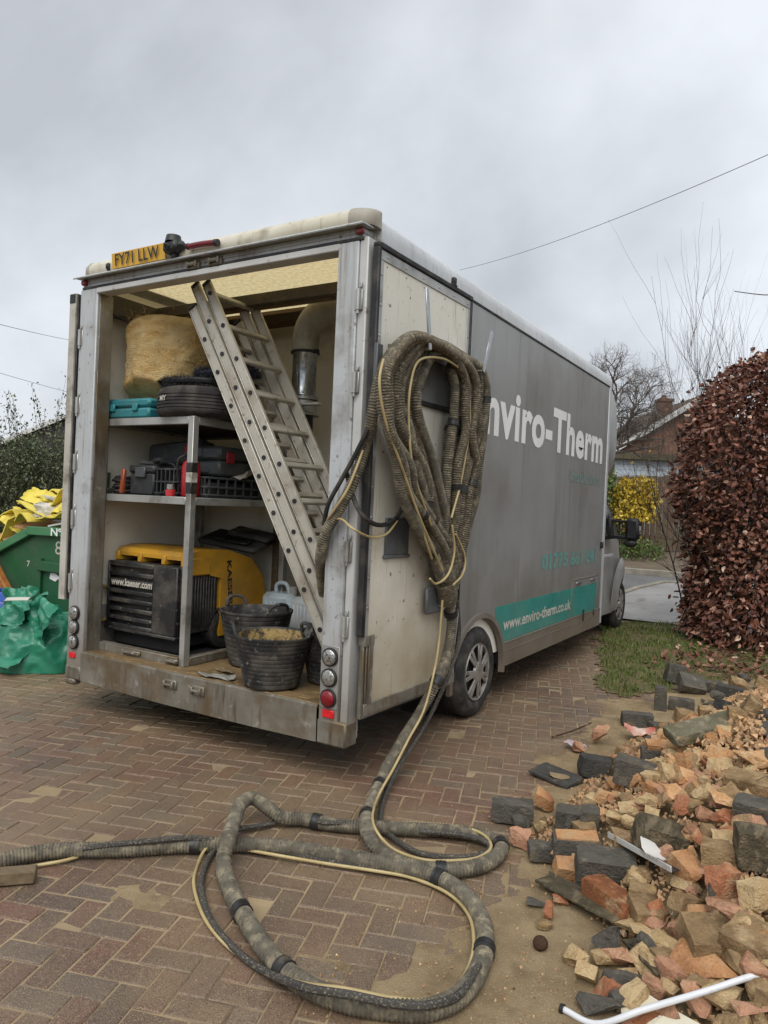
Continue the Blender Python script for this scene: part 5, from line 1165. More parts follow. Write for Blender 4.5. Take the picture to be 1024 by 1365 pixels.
# ------------------------------------------------------------------ the rubble heap: kind, place, size, turn, tilt, label
RUBBLE = [
    ('db', 0.874, 0.143, 0.0, 0.2, 0.1, 0.095, 20, 0, 0, 'dark grey brick lying nearest the looped hose'),
    ('sh_o', 0.96, 0.359, 0.001, 0.11, 0.07, 0.07, 10, 12, 20, 'orange-faced brick fragment behind the dark brick by the hose'),
    ('st_d', 0.938, 0.074, 0.0, 0.09, 0.08, 0.07, 30, 0, 10, 'dark stone with a yellow streak leaning on the dark brick'),
    ('st_p', 0.999, -0.085, 0.0, 0.105, 0.085, 0.085, 5, 6, 0, 'pink rough brick lump in front of the dark brick by the hose'),
    ('db', 1.119, -0.153, 0.005, 0.11, 0.09, 0.06, 28, 0, 0, 'small dark half brick beside the pink brick lump'),
    ('db', 1.15, 0.12, 0.058, 0.115, 0.096, 0.096, 14, 4, 0, 'dark grey half brick, left of a close pair'),
    ('db', 1.274, 0.023, 0.126, 0.082, 0.092, 0.092, 14, 4, 0, 'dark grey half brick, right of a close pair'),
    ('db_o', 1.262, -0.126, 0.057, 0.202, 0.101, 0.087, 24, 0, -3, 'dark brick with an orange stained top face'),
    ('sh_o', 1.274, -0.273, 0.014, 0.119, 0.079, 0.06, 35, 20, 10, 'small orange fragment in front of the stained dark brick'),
    ('db', 1.422, -0.286, 0.063, 0.226, 0.106, 0.125, 22, 14, 0, 'large olive-grey ribbed block at the front of the heap'),
    ('sl_k', 0.869, 0.815, 0.0, 0.27, 0.16, 0.02, -18, 6, 2, 'flat black slate tile lying on the drive with sand on it'),
    ('db_n', 1.048, 0.985, 0.021, 0.197, 0.109, 0.109, 30, 0, 6, 'bluish dark brick behind the black slate tile'),
    ('db', 1.372, 0.482, 0.197, 0.217, 0.113, 0.122, 8, 0, 8, 'big charcoal block with a split top edge'),
    ('ol', 1.208, 0.775, 0.1, 0.065, 0.056, 0.112, 20, 10, 10, 'narrow mossy green block end beside the charcoal block'),
    ('db', 1.39, 0.751, 0.236, 0.118, 0.093, 0.076, 16, 0, 0, 'grey block behind the orange cornered lump'),
    ('sh_o', 1.414, 0.775, 0.258, 0.133, 0.091, 0.083, 22, 8, 0, 'bright orange cornered stone lump perched on grey blocks'),
    ('slab', 1.631, 0.708, 0.421, 0.375, 0.144, 0.05, 38, 6, -14, 'long mossy stone slab tilted across the top of the heap'),
    ('db_u', 1.063, 2.747, 0.0, 0.09, 0.09, 0.19, 12, 0, 0, 'dark brick standing upright at the back of the heap'),
    ('db', 0.989, 3.794, 0.0, 0.16, 0.1, 0.17, 30, 0, 12, 'dark block behind the upright brick, tilted against it'),
    ('db', 1.17, 3.511, 0.0, 0.22, 0.16, 0.09, 35, 38, 10, 'broad charcoal block leaning on edge at the back of the heap'),
    ('db', 1.198, 2.857, 0.0, 0.19, 0.1, 0.09, 10, 0, 0, 'dark block lying low in front of the leaning charcoal block'),
    ('db', 1.01, 2.19, 0.0, 0.22, 0.1, 0.09, 22, 0, 0, 'flat dark brick on the sand left of the upright brick'),
    ('db', 1.196, 2.083, 0.036, 0.176, 0.107, 0.039, 40, 0, 6, 'blue-grey flat slab piece below the upright brick'),
    ('db', 1.31, 3.666, 0.0, 0.18, 0.1, 0.09, 6, 4, 0, 'dark brick at the very back of the heap near the hedge'),
    ('db_n', 1.483, 3.528, 0.0, 0.24, 0.12, 0.1, -4, 0, 4, 'bluish dark block in the back row of the heap'),
    ('db_n', 1.685, 1.117, 0.466, 0.101, 0.086, 0.058, 50, 0, 16, 'black angular stone below the back row'),
    ('st_d', 1.398, 3.279, 0.0, 0.12, 0.1, 0.09, 10, 20, 0, 'dark triangular stone in the back row'),
    ('sh_t', 1.513, 3.874, 0.0, 0.16, 0.12, 0.08, 20, 24, 10, 'tan brown block end at the back right of the heap'),
    ('sh_t', 1.837, 0.798, 0.544, 0.086, 0.101, 0.086, 12, 10, 30, 'brown upright brick at the right edge near the back'),
    ('sh_t', 1.59, 1.217, 0.401, 0.11, 0.066, 0.051, 18, 12, 0, 'ochre broken brick in the dark back rows'),
    ('sh_t', 1.44, 1.471, 0.26, 0.141, 0.099, 0.083, 30, 10, 12, 'ochre lump left of the mossy slab'),
    ('sh_t', 1.777, 0.78, 0.518, 0.108, 0.086, 0.065, 12, 0, 0, 'pale tan lump right of the mossy slab'),
    ('st_p', 0.908, 1.593, 0.0, 0.12, 0.1, 0.13, 14, 10, 0, 'pink sand-faced brick standing on the sand'),
    ('st_p', 0.841, 1.355, 0.0, 0.1, 0.08, 0.06, 40, 0, 10, 'dull pink brick chip beside the standing pink brick'),
    ('st_s', 1.747, 0.292, 0.438, 0.13, 0.101, 0.079, 10, 0, 0, 'pale orange crumbling sandstone lump below the mossy slab'),
    ('st_s', 1.659, 0.12, 0.377, 0.127, 0.097, 0.075, 40, 0, 0, 'orange sandstone lump in the middle of the bright rubble'),
    ('st_s', 1.872, 0.242, 0.471, 0.158, 0.115, 0.072, 0, 0, 8, 'pale orange sandstone slab at the right edge of the bright rubble'),
    ('ob_f', 1.893, 0.006, 0.44, 0.187, 0.115, 0.058, -6, 8, 0, 'smooth brown faced brick above the orange slab'),
    ('st_s', 1.865, -0.096, 0.401, 0.22, 0.117, 0.051, -5, 6, 0, 'orange sandstone slab overhanging the dark slate slab'),
    ('db', 1.943, -0.156, 0.398, 0.177, 0.088, 0.066, -8, 10, 0, 'dark slate slab under the orange overhang at right edge'),
    ('st_s', 1.608, -0.005, 0.335, 0.124, 0.085, 0.07, 60, 0, 0, 'long orange sandstone piece left of the bright rubble'),
    ('ol', 1.608, -0.208, 0.205, 0.19, 0.121, 0.104, 28, 8, 14, 'large olive-brown block in the middle of the heap'),
    ('cr', 1.465, -0.014, 0.24, 0.168, 0.076, 0.05, 40, 14, 10, 'cream angular shard pointing up beside the charcoal block'),
    ('cr', 1.423, -0.049, 0.19, 0.175, 0.087, 0.052, 48, 0, 20, 'long cream brick piece leaning down to the left'),
    ('cr', 1.499, -0.096, 0.208, 0.146, 0.078, 0.06, 10, 10, 0, 'cream wedge resting on the long cream brick piece'),
    ('cr', 1.515, -0.015, 0.272, 0.082, 0.066, 0.074, 10, 10, 30, 'small cream tooth-like stone at the charcoal block'),
    ('sh_t', 1.482, -0.164, 0.155, 0.135, 0.09, 0.072, 20, 0, 0, 'tan stone under the cream wedges'),
    ('st_r', 1.661, -0.076, 0.32, 0.087, 0.071, 0.079, 20, 0, 10, 'red-orange brick corner in the centre of the heap'),
    ('st_p', 1.709, -0.183, 0.281, 0.106, 0.065, 0.057, -40, 0, 0, 'pink long lump under the red-orange brick corner'),
    ('st_p', 1.752, -0.123, 0.34, 0.07, 0.062, 0.054, 10, 0, 0, 'pale pink lump right of the red-orange brick corner'),
    ('st_r', 1.814, -0.156, 0.351, 0.092, 0.077, 0.069, 30, 0, 0, 'red brick lump near the dark slate slab'),
    ('st_r', 1.764, -0.234, 0.28, 0.081, 0.073, 0.065, 60, 0, 0, 'round red brick lump above the thin metal strip'),
    ('st_r', 1.841, -0.21, 0.334, 0.086, 0.055, 0.047, 0, 0, 0, 'small flat red brick piece left of the wire mesh'),
    ('cr', 1.842, -0.256, 0.308, 0.119, 0.08, 0.064, 10, 6, 0, 'cream pitted stone below the red brick pieces'),
    ('sh_t', 1.837, -0.326, 0.268, 0.14, 0.082, 0.082, 4, 4, 0, 'tan squared stone below the cream pitted stone'),
    ('st_p', 1.62, -0.266, 0.177, 0.115, 0.088, 0.097, 30, 0, 10, 'salmon pink pointed stone behind the white flake'),
    ('sh_o', 1.734, -0.352, 0.196, 0.157, 0.078, 0.061, -45, 0, 10, 'golden orange brick lying diagonally'),
    ('ol', 1.945, -0.334, 0.317, 0.142, 0.118, 0.134, 16, 0, 0, 'big dark brown block with crumbling top at right edge'),
    ('ob', 1.487, -0.434, 0.038, 0.234, 0.098, 0.088, -34, 0, 0, 'terracotta red brick half buried in debris'),
    ('st_d2', 1.529, -0.667, 0.004, 0.13, 0.13, 0.16, 25, 0, 18, 'smooth dark grey angular boulder at the front left of heap'),
    ('st_d2', 1.629, -0.84, 0.002, 0.17, 0.1, 0.07, 10, 0, 0, 'black layered slate lump above the white board'),
    ('st_d2', 1.643, -0.92, 0.0, 0.13, 0.09, 0.06, -20, 0, 0, 'black slate lump left of the white board'),
    ('st_d2', 1.593, -0.984, 0.0, 0.15, 0.1, 0.05, 20, 0, 0, 'low dark slate piece beside the white pipe end'),
    ('cr', 1.609, -0.547, 0.047, 0.184, 0.068, 0.039, -8, 6, 0, 'long flat cream sandstone flake, upper of two'),
    ('cr', 1.668, -0.595, 0.053, 0.212, 0.077, 0.048, -14, 6, 0, 'long flat cream sandstone flake, lower of two'),
    ('cr', 1.74, -0.654, 0.064, 0.172, 0.105, 0.067, -10, 0, 0, 'pale sandstone lump right of the long cream flakes'),
    ('sh_t', 1.637, -0.492, 0.078, 0.142, 0.114, 0.057, 30, 10, 0, 'flat brown tile piece leaning in the debris'),
    ('sh_t', 1.758, -0.492, 0.137, 0.173, 0.055, 0.055, 65, 0, 20, 'olive brown brick standing on end in the heap'),
    ('st_r', 1.853, -0.447, 0.211, 0.129, 0.112, 0.138, 10, 0, 0, 'salmon red pointed boulder in the lower heap'),
    ('st_p', 1.892, -0.537, 0.185, 0.176, 0.097, 0.07, -6, 0, 0, 'pink flat-topped boulder in front of the red pointed one'),
    ('st_d', 1.83, -0.48, 0.181, 0.053, 0.07, 0.123, 10, 0, 0, 'thin grey upright brick beside the red pointed boulder'),
    ('cr', 1.93, -0.607, 0.169, 0.133, 0.107, 0.107, 20, 0, 0, 'cream cracked boulder at the lower right'),
    ('cr', 1.966, -0.509, 0.237, 0.126, 0.101, 0.101, 20, 0, 0, 'cream boulder at the right edge'),
    ('sh_t', 1.87, -0.635, 0.128, 0.22, 0.147, 0.073, 30, 12, 0, 'broad grey-tan stone slab in the lower heap'),
    ('sh_t', 1.978, -0.676, 0.164, 0.178, 0.143, 0.08, -20, 10, 0, 'brown slab at the lower right edge'),
    ('st_p', 1.992, -0.748, 0.141, 0.109, 0.091, 0.091, 0, 0, 0, 'pink brown stone at the right edge above the pipe'),
    ('shard', 1.898, -0.744, 0.1, 0.318, 0.15, 0.028, -12, 28, 0, 'big orange broken tile with a curved edge'),
    ('st_p', 1.773, -0.751, 0.048, 0.136, 0.107, 0.097, 40, 0, 0, 'reddish brown lump above the white board'),
    ('st_p', 1.825, -0.766, 0.063, 0.115, 0.086, 0.067, 0, 0, 0, 'pink brown lump left of the orange broken tile'),
    ('st_d', 1.673, -0.672, 0.035, 0.127, 0.088, 0.078, 10, 0, 20, 'grey wedge stone below the cream flakes'),
    ('sh_t', 1.753, -0.702, 0.054, 0.145, 0.077, 0.058, 40, 0, 0, 'sandy grey wedge above the reddish lump'),
    ('cr', 1.901, -0.813, 0.078, 0.124, 0.095, 0.067, 0, 0, 0, 'grey-beige pebble-topped lump in front of the orange tile'),
    ('st_b', 1.332, -0.768, 0.0, 0.05, 0.048, 0.045, 0, 0, 0, 'round brown pebble alone on the sand'),
    ('st_d', 1.228, -0.522, 0.0, 0.075, 0.06, 0.015, 10, 0, 0, 'flat grey slate chip alone on the sand'),
    ('sh_t', 1.306, -0.639, 0.0, 0.06, 0.045, 0.02, 20, 0, 0, 'flat tan stone chip on the sand by the pebble'),
    ('cr', 1.029, 0.135, 0.013, 0.045, 0.04, 0.03, 0, 0, 0, 'small cream pebble between the dark bricks'),
    ('sh_t', 1.585, -0.406, 0.089, 0.094, 0.075, 0.057, 10, 0, 0, 'brown stone tucked behind the terracotta brick'),
    ('st_d', 1.499, 4.283, 0.0, 0.16, 0.1, 0.08, -15, 0, 0, 'dark brick at the back right under the hedge'),
    ('sh_t', 1.685, 4.092, 0.0, 0.14, 0.12, 0.09, 10, 0, 20, 'brown brick at the far right back corner'),
]
TRIM = [(1.42, -.17, .20), (1.70, -.40, .235)]
FLAKE = (1.60, -.30, .25)
STRIP = [(1.19, -.35, .03), (1.54, -.53, .065), (1.60, -.62, .06), (1.74, -.77, .075)]
BOARD = (1.80, -.985, .028)
PIPE = [(1.496, -1.038, .02), (1.60, -1.045, .022), (1.72, -.995, .085), (1.862, -.875, .125), (2.012, -.765, .18), (2.3, -.52, .24)]
STICK = [(.62, 1.50, .02), (.70, 1.70, .03), (.775, 1.95, .05)]
LIT = [(1.10, 1.86, .06), (.80, 1.40, .03)]
MESH = (1.86, -.02, .40)
K = {}
def rub(name, a, b_, **kw):
    args = dict(scale=15, rough=.95, bump=1.0, bscale=85, bdist=.016, streak=(lin('bfa680'), (1, 1, 1), 13, (.52, .72)), spec=.2); args.update(kw)
    K[name] = mat('rubble_' + name, lin(a), lin(b_), **args)
rub('dark', '67635b', '524f49', streak=(lin('8d7d64'), (1, 1, 1), 13, (.57, .76)), spots=lin('81786a'), sscale=14, samt=(.58, .7), dirt=lin('7b6c52'), dscale=6, damt=(.60, .8))
rub('navy', '54534f', '434240', streak=(lin('8d7d64'), (1, 1, 1), 13, (.58, .76)), spots=lin('59554e'), sscale=14, samt=(.6, .7))
rub('olive', '5f5745', '4a4437', spots=lin('7a6f58'), sscale=12, streak=(lin('847660'), (14, 2, 14), 2, (.5, .65)))
rub('orange', 'cf9f74', 'b8865c', spots=lin('d6a67a'), sscale=12, dirt=lin('8d5d3d'), dscale=5)
rub('terra', '93603f', '7d5038', spots=lin('b5764f'), sscale=12)
rub('tan', 'a58b69', '8b7253', spots=lin('b79a6c'), sscale=14, dirt=lin('5f4d36'), dscale=6)
rub('cream', 'cdb38a', 'b89c72', spots=lin('d8c197'), sscale=14, dirt=lin('8b714c'), dscale=6, damt=(.54, .74))
rub('pink', 'cb9e82', 'b6876b', spots=lin('c99a7c'), sscale=14, dirt=lin('7d5c42'), dscale=6)
rub('red', 'ba7f60', 'a26b4e', spots=lin('c2825b'), sscale=14)
rub('sandst', 'dcb083', 'c8986a', spots=lin('ebcaa0'), sscale=16, dirt=lin('b58154'), dscale=7, bump=1.0, bscale=90)
rub('slab', '86806c', '6c6856', spots=lin('99937e'), sscale=20, dirt=lin('5c5b3f'), dscale=4, damt=(.48, .66))
rub('brown', '5a4234', '45342a')
def chunk(b, c, d, rz, tx, ty, seed, kind='stone', rough_=.05, tone=None):
    """an irregular lump: hull of scattered points, or a knocked-about block"""
    rn = random.Random(seed)
    bm = bmesh.new()
    hx, hy, hz = d[0] / 2, d[1] / 2, d[2] / 2
    if kind == 'stone':
        for k in range(15):
            while True:
                p = Vector((rn.uniform(-1, 1), rn.uniform(-1, 1), rn.uniform(-1, 1)))
                m = max(abs(p.x), abs(p.y), abs(p.z))
                if m > .35: break
            p = p / m * rn.uniform(.82, 1.0) if rn.random() < .75 else p.normalized()
            bm.verts.new((p.x * hx, p.y * hy, p.z * hz))
    elif kind == 'block':
        for sx in (-1, 1):
            for sy in (-1, 1):
                for sz in (-1, 1):
                    j = lambda: 1 - abs(rn.gauss(0, .035))
                    for q in range(3):
                        e = [.0, .0, .0]; e[q] = rn.uniform(.008, .02)
                        bm.verts.new((sx * (hx * j() - e[0]), sy * (hy * j() - e[1]), sz * (hz * j() - e[2])))
    elif kind == 'broken':       # three true faces, one ragged end
        for sx in (-1, 1):
            for sy in (-1, 1):
                for sz in (-1, 1):
                    ex = rn.uniform(.25, .9) if sx > 0 else rn.uniform(.93, 1)
                    bm.verts.new((sx * hx * ex, sy * hy * rn.uniform(.92, 1), sz * hz * rn.uniform(.9, 1)))
                    if sx > 0: bm.verts.new((sx * hx * rn.uniform(.6, 1), sy * hy * rn.uniform(.2, .8), sz * hz * rn.uniform(.2, .8)))
    bmesh.ops.convex_hull(bm, input=bm.verts)
    loose = [v for v in bm.verts if not v.link_faces]
    if loose: bmesh.ops.delete(bm, geom=loose, context='VERTS')
    size = max(d)
    if size > .055:
        bmesh.ops.subdivide_edges(bm, edges=bm.edges[:], cuts=2 if size < .13 else 3, use_grid_fill=True)
        s0 = rn.uniform(0, 90)
        amp = rough_ * min(d) * (.45 if kind == 'block' else 1.0)
        for v in bm.verts:
            n_ = v.co.normalized()
            f_ = 18 if size > .1 else 28
            v.co += n_ * amp * (fbm(v.co.x * f_ + s0, v.co.y * f_, v.co.z * f_, 3)) - n_ * amp * .9 * max(0, fbm(v.co.x * f_ * .6 + s0 + 7, v.co.y * f_ * .6, v.co.z * f_ * .6, 2)) * (1.6 if kind != 'block' else .9)
    q = Euler((R_(tx), R_(ty), R_(rz))).to_matrix().to_4x4()
    mt = Matrix.Translation(c) @ q
    bm.verts.index_update()
    b.add([v.co for v in bm.verts], [tuple(v.index for v in f_.verts) for f_ in bm.faces], mt, tone)
    bm.free()
KIND = {'db': ('dark', 'block', 'brick'), 'db_u': ('dark', 'block', 'brick'), 'db_n': ('navy', 'block', 'brick'), 'db_o': ('dark', 'block', 'brick'), 'ob': ('terra', 'block', 'brick'), 'ob_f': ('tan', 'block', 'brick'),
        'st_d': ('dark', 'stone', 'stone'), 'st_d2': ('dark', 'stone', 'stone'), 'st_p': ('pink', 'stone', 'brick lump'), 'st_r': ('red', 'stone', 'brick lump'), 'st_s': ('sandst', 'stone', 'sandstone'), 'st_b': ('brown', 'stone', 'pebble'),
        'sh_o': ('orange', 'broken', 'brick fragment'), 'sh_t': ('tan', 'broken', 'brick fragment'), 'cr': ('cream', 'stone', 'stone'), 'ol': ('olive', 'block', 'block'), 'slab': ('slab', 'block', 'slab'), 'sl_k': ('navy', 'block', 'tile'), 'shard': ('orange', 'stone', 'tile shard')}
for i, (k, x, y, z, l, w, h, rz, tx, ty, lab) in enumerate(RUBBLE):
    mk, shp, cat = KIND[k]
    b = MB()
    lift = h * .5 * (.92 if z < .02 else .55) + .012 + l * .22 * abs(math.sin(R_(ty))) + w * .22 * abs(math.sin(R_(tx)))
    if k == 'db_u': lift = h * .5
    base = (x, y, z)
    chunk(b, (x, y, z + lift), (l, w, h), rz, tx, ty, 100 + i, shp, .15 if shp == 'stone' else .11)
    if k == 'st_b':
        b = MB(); b.grid(lambda a, v: (lambda th, ph: (x + .026 * math.cos(th) * math.cos(ph), y + .026 * math.sin(th) * math.cos(ph), .026 + .024 * math.sin(ph) + .003 * fbm(th, ph * 3)))(a * 6.2832, (v - .5) * 3.1416), 24, 14)
    o = b.build(cat.replace(' ', '_'), K[mk], smooth=28, loc=base)
    tag(o, lab, cat, 'rubble heap')
    if k == 'db_o':
        b2_ = MB(); chunk(b2_, (x, y, z + lift + h * .5 - .001), (l * .86, w * .8, .008), rz, tx, ty, 300 + i, 'block', .02); b2_.build('orange_face', K['orange'], o, smooth=30)
    if k == 'sl_k':
        b2_ = MB(); chunk(b2_, (x + .03, y - .03, z + lift + .012), (.12, .07, .012), 20, 4, 2, 300 + i, 'stone', .1); b2_.build('sand_patch', sandm, o, smooth=60)
# alike fragments scattered over the heap
rr_ = random.Random(21)
FRAGS = []; OUT = {}
LOOK = {'sandst': 'orange sandstone crumb', 'orange': 'orange brick fragment', 'cream': 'cream stone fragment', 'pink': 'pinkish brick fragment', 'red': 'red brick fragment', 'tan': 'brown brick fragment', 'dark': 'dark grey brick fragment'}
ZONES = [('sandst', 'small crumb of bright orange sandstone in the rubble heap', (1.30, 2.35, .4, 1.8), 110, (.035, .10), 'sandstone'),
         ('cream', 'small cream stone fragment lying in the rubble heap', (1.1, 2.4, -1.0, 1.4), 85, (.04, .12), 'stone'),
         ('pink', 'small pinkish brick fragment lying in the rubble heap', (1.05, 2.4, -1.0, 1.5), 70, (.04, .11), 'brick fragment'),
         ('red', 'small red brick fragment lying in the rubble heap', (1.2, 2.4, -.9, 1.2), 36, (.04, .10), 'brick fragment'),
         ('tan', 'small brown brick fragment lying in the rubble heap', (1.0, 2.5, -1.1, 3.2), 80, (.04, .13), 'brick fragment'),
         ('cream', '', (1.35, 2.3, -1.05, .0), 45, (.05, .13), 'stone'),
         ('pink', '', (1.35, 2.3, -1.05, .1), 45, (.05, .13), 'brick fragment'),
         ('sandst', '', (1.15, 2.2, -.3, .9), 30, (.04, .12), 'sandstone'),
         ('orange', '', (1.15, 2.2, -.9, 1.6), 45, (.04, .12), 'brick fragment'),
         ('tan', '', (1.35, 2.3, -1.05, .1), 30, (.05, .13), 'brick fragment'),
         ('dark', 'small dark grey brick fragment lying in the rubble heap', (.95, 2.5, -1.1, 3.4), 40, (.04, .14), 'brick fragment')]
for mk, lab, (xa, xb, ya, yb), n_, (s0, s1), cat in ZONES:
    protos = []; look = LOOK[mk]
    for q in range(8):
        b = MB(); s = 1.0
        chunk(b, (0, 0, 0), (.10, rr_.uniform(.06, .09), rr_.uniform(.045, .07)), 0, 0, 0, 700 + q * 13 + len(mk), ['stone', 'broken', 'stone'][q % 3], .12)
        protos.append(b.mesh(cat.replace(' ', '_'), K[mk], smooth=28))
    c_ = 0
    while c_ < n_:
        x, y = rr_.uniform(xa, xb), rr_.uniform(ya, yb)
        if mk == 'sandst': x = max(x, 1.25); 
        h_ = heap(x, y)
        if h_ < .025 and not (x > lerp_table(XB, y) - .12 and rr_.random() < .3): continue
        s = rr_.uniform(s0, s1) / .10
        dv = Vector((x, y, h_)) - CAM
        if dv.dot(CX) / dv.dot(CF) > .54 or dv.dot(CD) / dv.dot(CF) > .72:       # beyond the frame: part of the loose mass
            me_ = protos[rr_.randrange(8)]
            OUT.setdefault(mk, MB()).add([v.co for v in me_.vertices], [tuple(p.vertices) for p in me_.polygons], Matrix.Translation((x, y, max(h_ * .95, sand_z(x, y)) + .012 * s)) @ Euler((rr_.gauss(0, .5), rr_.gauss(0, .5), rr_.uniform(0, 6.28))).to_matrix().to_4x4() @ Matrix.Scale(s, 4))
            c_ += 1; continue
        o = bpy.data.objects.new(cat.replace(' ', '_'), protos[rr_.randrange(8)]); COL.objects.link(o)
        o.location = (x, y, max(h_ * .95, sand_z(x, y)) + .012 * s + rr_.uniform(0, .03))
        o.rotation_euler = (rr_.gauss(0, .5), rr_.gauss(0, .5), rr_.uniform(0, 6.28)); o.scale = (s, s * rr_.uniform(.8, 1.1), s * rr_.uniform(.8, 1.2))
        tag(o, lab, cat, look + 's of the heap'); o['look'] = look; FRAGS.append(o); c_ += 1
for mk_, b_ in OUT.items():
    tag(b_.build('loose_rubble', K[mk_], smooth=28), 'loose ' + LOOK[mk_] + 's on the right flank of the heap', 'rubble', kind='stuff')
# each fragment is told apart by the landmark it lies beside, then by size
LAND = [(i, t_) for i, t_ in ((0, 'the dark brick by the hose'), (7, 'the orange-stained dark brick'), (9, 'the olive-grey ribbed block'), (10, 'the black slate tile'), (12, 'the big charcoal block'), (16, 'the mossy slab'), (17, 'the upright dark brick'), (19, 'the leaning charcoal block'), (24, 'the bluish back-row block'), (28, 'the brown upright brick'), (34, 'the crumbling sandstone lump'), (38, 'the orange overhanging slab'), (39, 'the dark slate slab'), (41, 'the big olive-brown block'), (44, 'the cream wedge'), (47, 'the red brick corner'), (54, 'the squared tan stone'), (56, 'the golden diagonal brick'), (57, 'the big dark brown block'), (58, 'the terracotta brick'), (59, 'the smooth dark boulder'), (60, 'the layered slate lump'), (64, 'the long cream flakes'), (68, 'the red pointed boulder'), (71, 'the cream cracked boulder'), (73, 'the broad grey-tan slab'), (76, 'the orange broken tile'), (77, 'the reddish brown lump'), (32, 'the standing pink brick'))]
def near(o):
    return [t_ for i, t_ in sorted(LAND, key=lambda q: (RUBBLE[q[0]][1] - o.location.x) ** 2 + (RUBBLE[q[0]][2] - o.location.y) ** 2)[:3]]
def sized(L_, look, where):
    L_.sort(key=lambda o: -o.scale.x)
    names = {1: ['small'], 2: ['larger', 'smaller'], 3: ['largest', 'middle-sized', 'smallest'], 4: ['largest', 'second largest', 'second smallest', 'smallest']}.get(len(L_), ['largest', 'second largest', 'third largest', 'fourth largest'] + ['tiny'] * 300)
    for o, w in zip(L_, names): o['label'] = w + ' ' + look + ' ' + where
bag = {}
for o in FRAGS: bag.setdefault((o['look'], near(o)[0]), []).append(o)
for (look, t_), L_ in bag.items():
    if len(L_) <= 4: sized(L_, look, 'beside ' + t_); continue
    sub = {}
    for o in L_: sub.setdefault(near(o)[1], []).append(o)
    for t2, M_ in sub.items(): sized(M_, look, 'between ' + t_ + ' and ' + t2)
for o in FRAGS: del o['look']
# fine debris: crumbs on the heap and grit on the sand
crm = tone_mat('crumbs', [(0, lin('6a5d50')), (.25, lin('a5835f')), (.5, lin('d6b084')), (.75, lin('b08462')), (1, lin('dfcfac'))], rough=.95, bump=.6, bscale=200)
cm = MB()
ico = [(0, 0, 1), (.9, 0, -.2), (-.45, .78, -.3), (-.45, -.78, -.1), (.2, .3, -.8)]
icf = [(0, 1, 2), (0, 2, 3), (0, 3, 1), (1, 4, 2), (2, 4, 3), (3, 4, 1)]
c_ = 0
while c_ < 15000:
    x, y = rr_.uniform(.7, 2.6), rr_.uniform(-1.6, 3.4)
    h_ = heap(x, y)
    if h_ < .01 and rr_.random() < .86: continue
    if x < lerp_table(XS, y) - .1: continue
    r = rr_.uniform(.003, .009) if h_ < .01 else rr_.uniform(.005, .022)
    e = Euler((rr_.uniform(0, 6), rr_.uniform(0, 6), rr_.uniform(0, 6))).to_matrix().to_4x4()
    tn = min(1, max(0, rr_.gauss(.55 if y > .3 and x > 1.2 else .46, .2)))
    cm.add(ico, icf, Matrix.Translation((x, y, max(h_, sand_z(x, y)) + r * .3)) @ e @ Matrix.Diagonal((r, r * .8, r * .7, 1)), tone=tn)
    c_ += 1
for k in range(1500):
    x, y = rr_.uniform(1.3, 2.4), rr_.uniform(.45, 1.8)
    r = rr_.uniform(.010, .030)
    e = Euler((rr_.uniform(0, 6), rr_.uniform(0, 6), rr_.uniform(0, 6))).to_matrix().to_4x4()
    cm.add(ico, icf, Matrix.Translation((x, y, max(heap(x, y), sand_z(x, y)) + r * .5 + rr_.uniform(0, .03))) @ e @ Matrix.Diagonal((r, r * .8, r * .7, 1)), tone=min(1, max(0, rr_.gauss(.53, .06))))
tag(cm.build('rubble_crumbs', crm, smooth=0, recalc=False), 'small crumbs and grit between the lumps of the heap', 'grit', kind='stuff')
gt = MB()
for k in range(2600):
    x, y = rr_.uniform(-2.5, 1.6), rr_.uniform(-2.4, 2.6)
    if rr_.random() > .25 + .75 * sstep(-.5, 1.0, x): continue
    r = rr_.uniform(.0012, .0042)
    gt.add(ico, icf, Matrix.Translation((x, y, max(0.0, sand_z(x, y) if x > -.7 else 0) + r * .4)) @ Euler((k, k * 2.1, k * .7)).to_matrix().to_4x4() @ Matrix.Diagonal((r, r * .8, r * .7, 1)), tone=min(1, max(0, rr_.gauss(.8, .2))))
tag(gt.build('grit', crm, smooth=0, recalc=False), 'pale grit scattered over the paving', 'grit', kind='stuff')
# metal, board, pipe and litter in the heap
m_wtrim = mat('white_trim', lin('cfcfcb'), lin('b5b4af'), scale=8, rough=.35, metal=.2, bump=.05, dirt=lin('6d6459'), dscale=10)
tr_ = thing('metal_trim', (1.5, .1, .25), 'thin white metal trim strip lying diagonally in the heap', 'trim')
b = MB(); b.bar(TRIM[0], TRIM[1], .03, .004, .001); b.build('web', m_black, tr_)
b = MB(); b.bar(Vector(TRIM[0]) + Vector((-.016, -.014, .006)), Vector(TRIM[1]) + Vector((-.016, -.014, .006)), .007, .022, .001); b.build('flange', m_wtrim, tr_)
b = MB(); chunk(b, FLAKE, (.10, .075, .006), 30, 48, 10, 55, 'stone', .05)
tag(b.build('render_flake', mat('white_flake', lin('c8c6c2'), lin('b8b6b1'), scale=8, rough=.7)), 'white jagged flake of render above the metal trim', 'render flake')
m_bead = mat('angle_bead', lin('6a6252'), lin('514a3d'), scale=10, rough=.7, metal=.2, bump=.5, bscale=60)
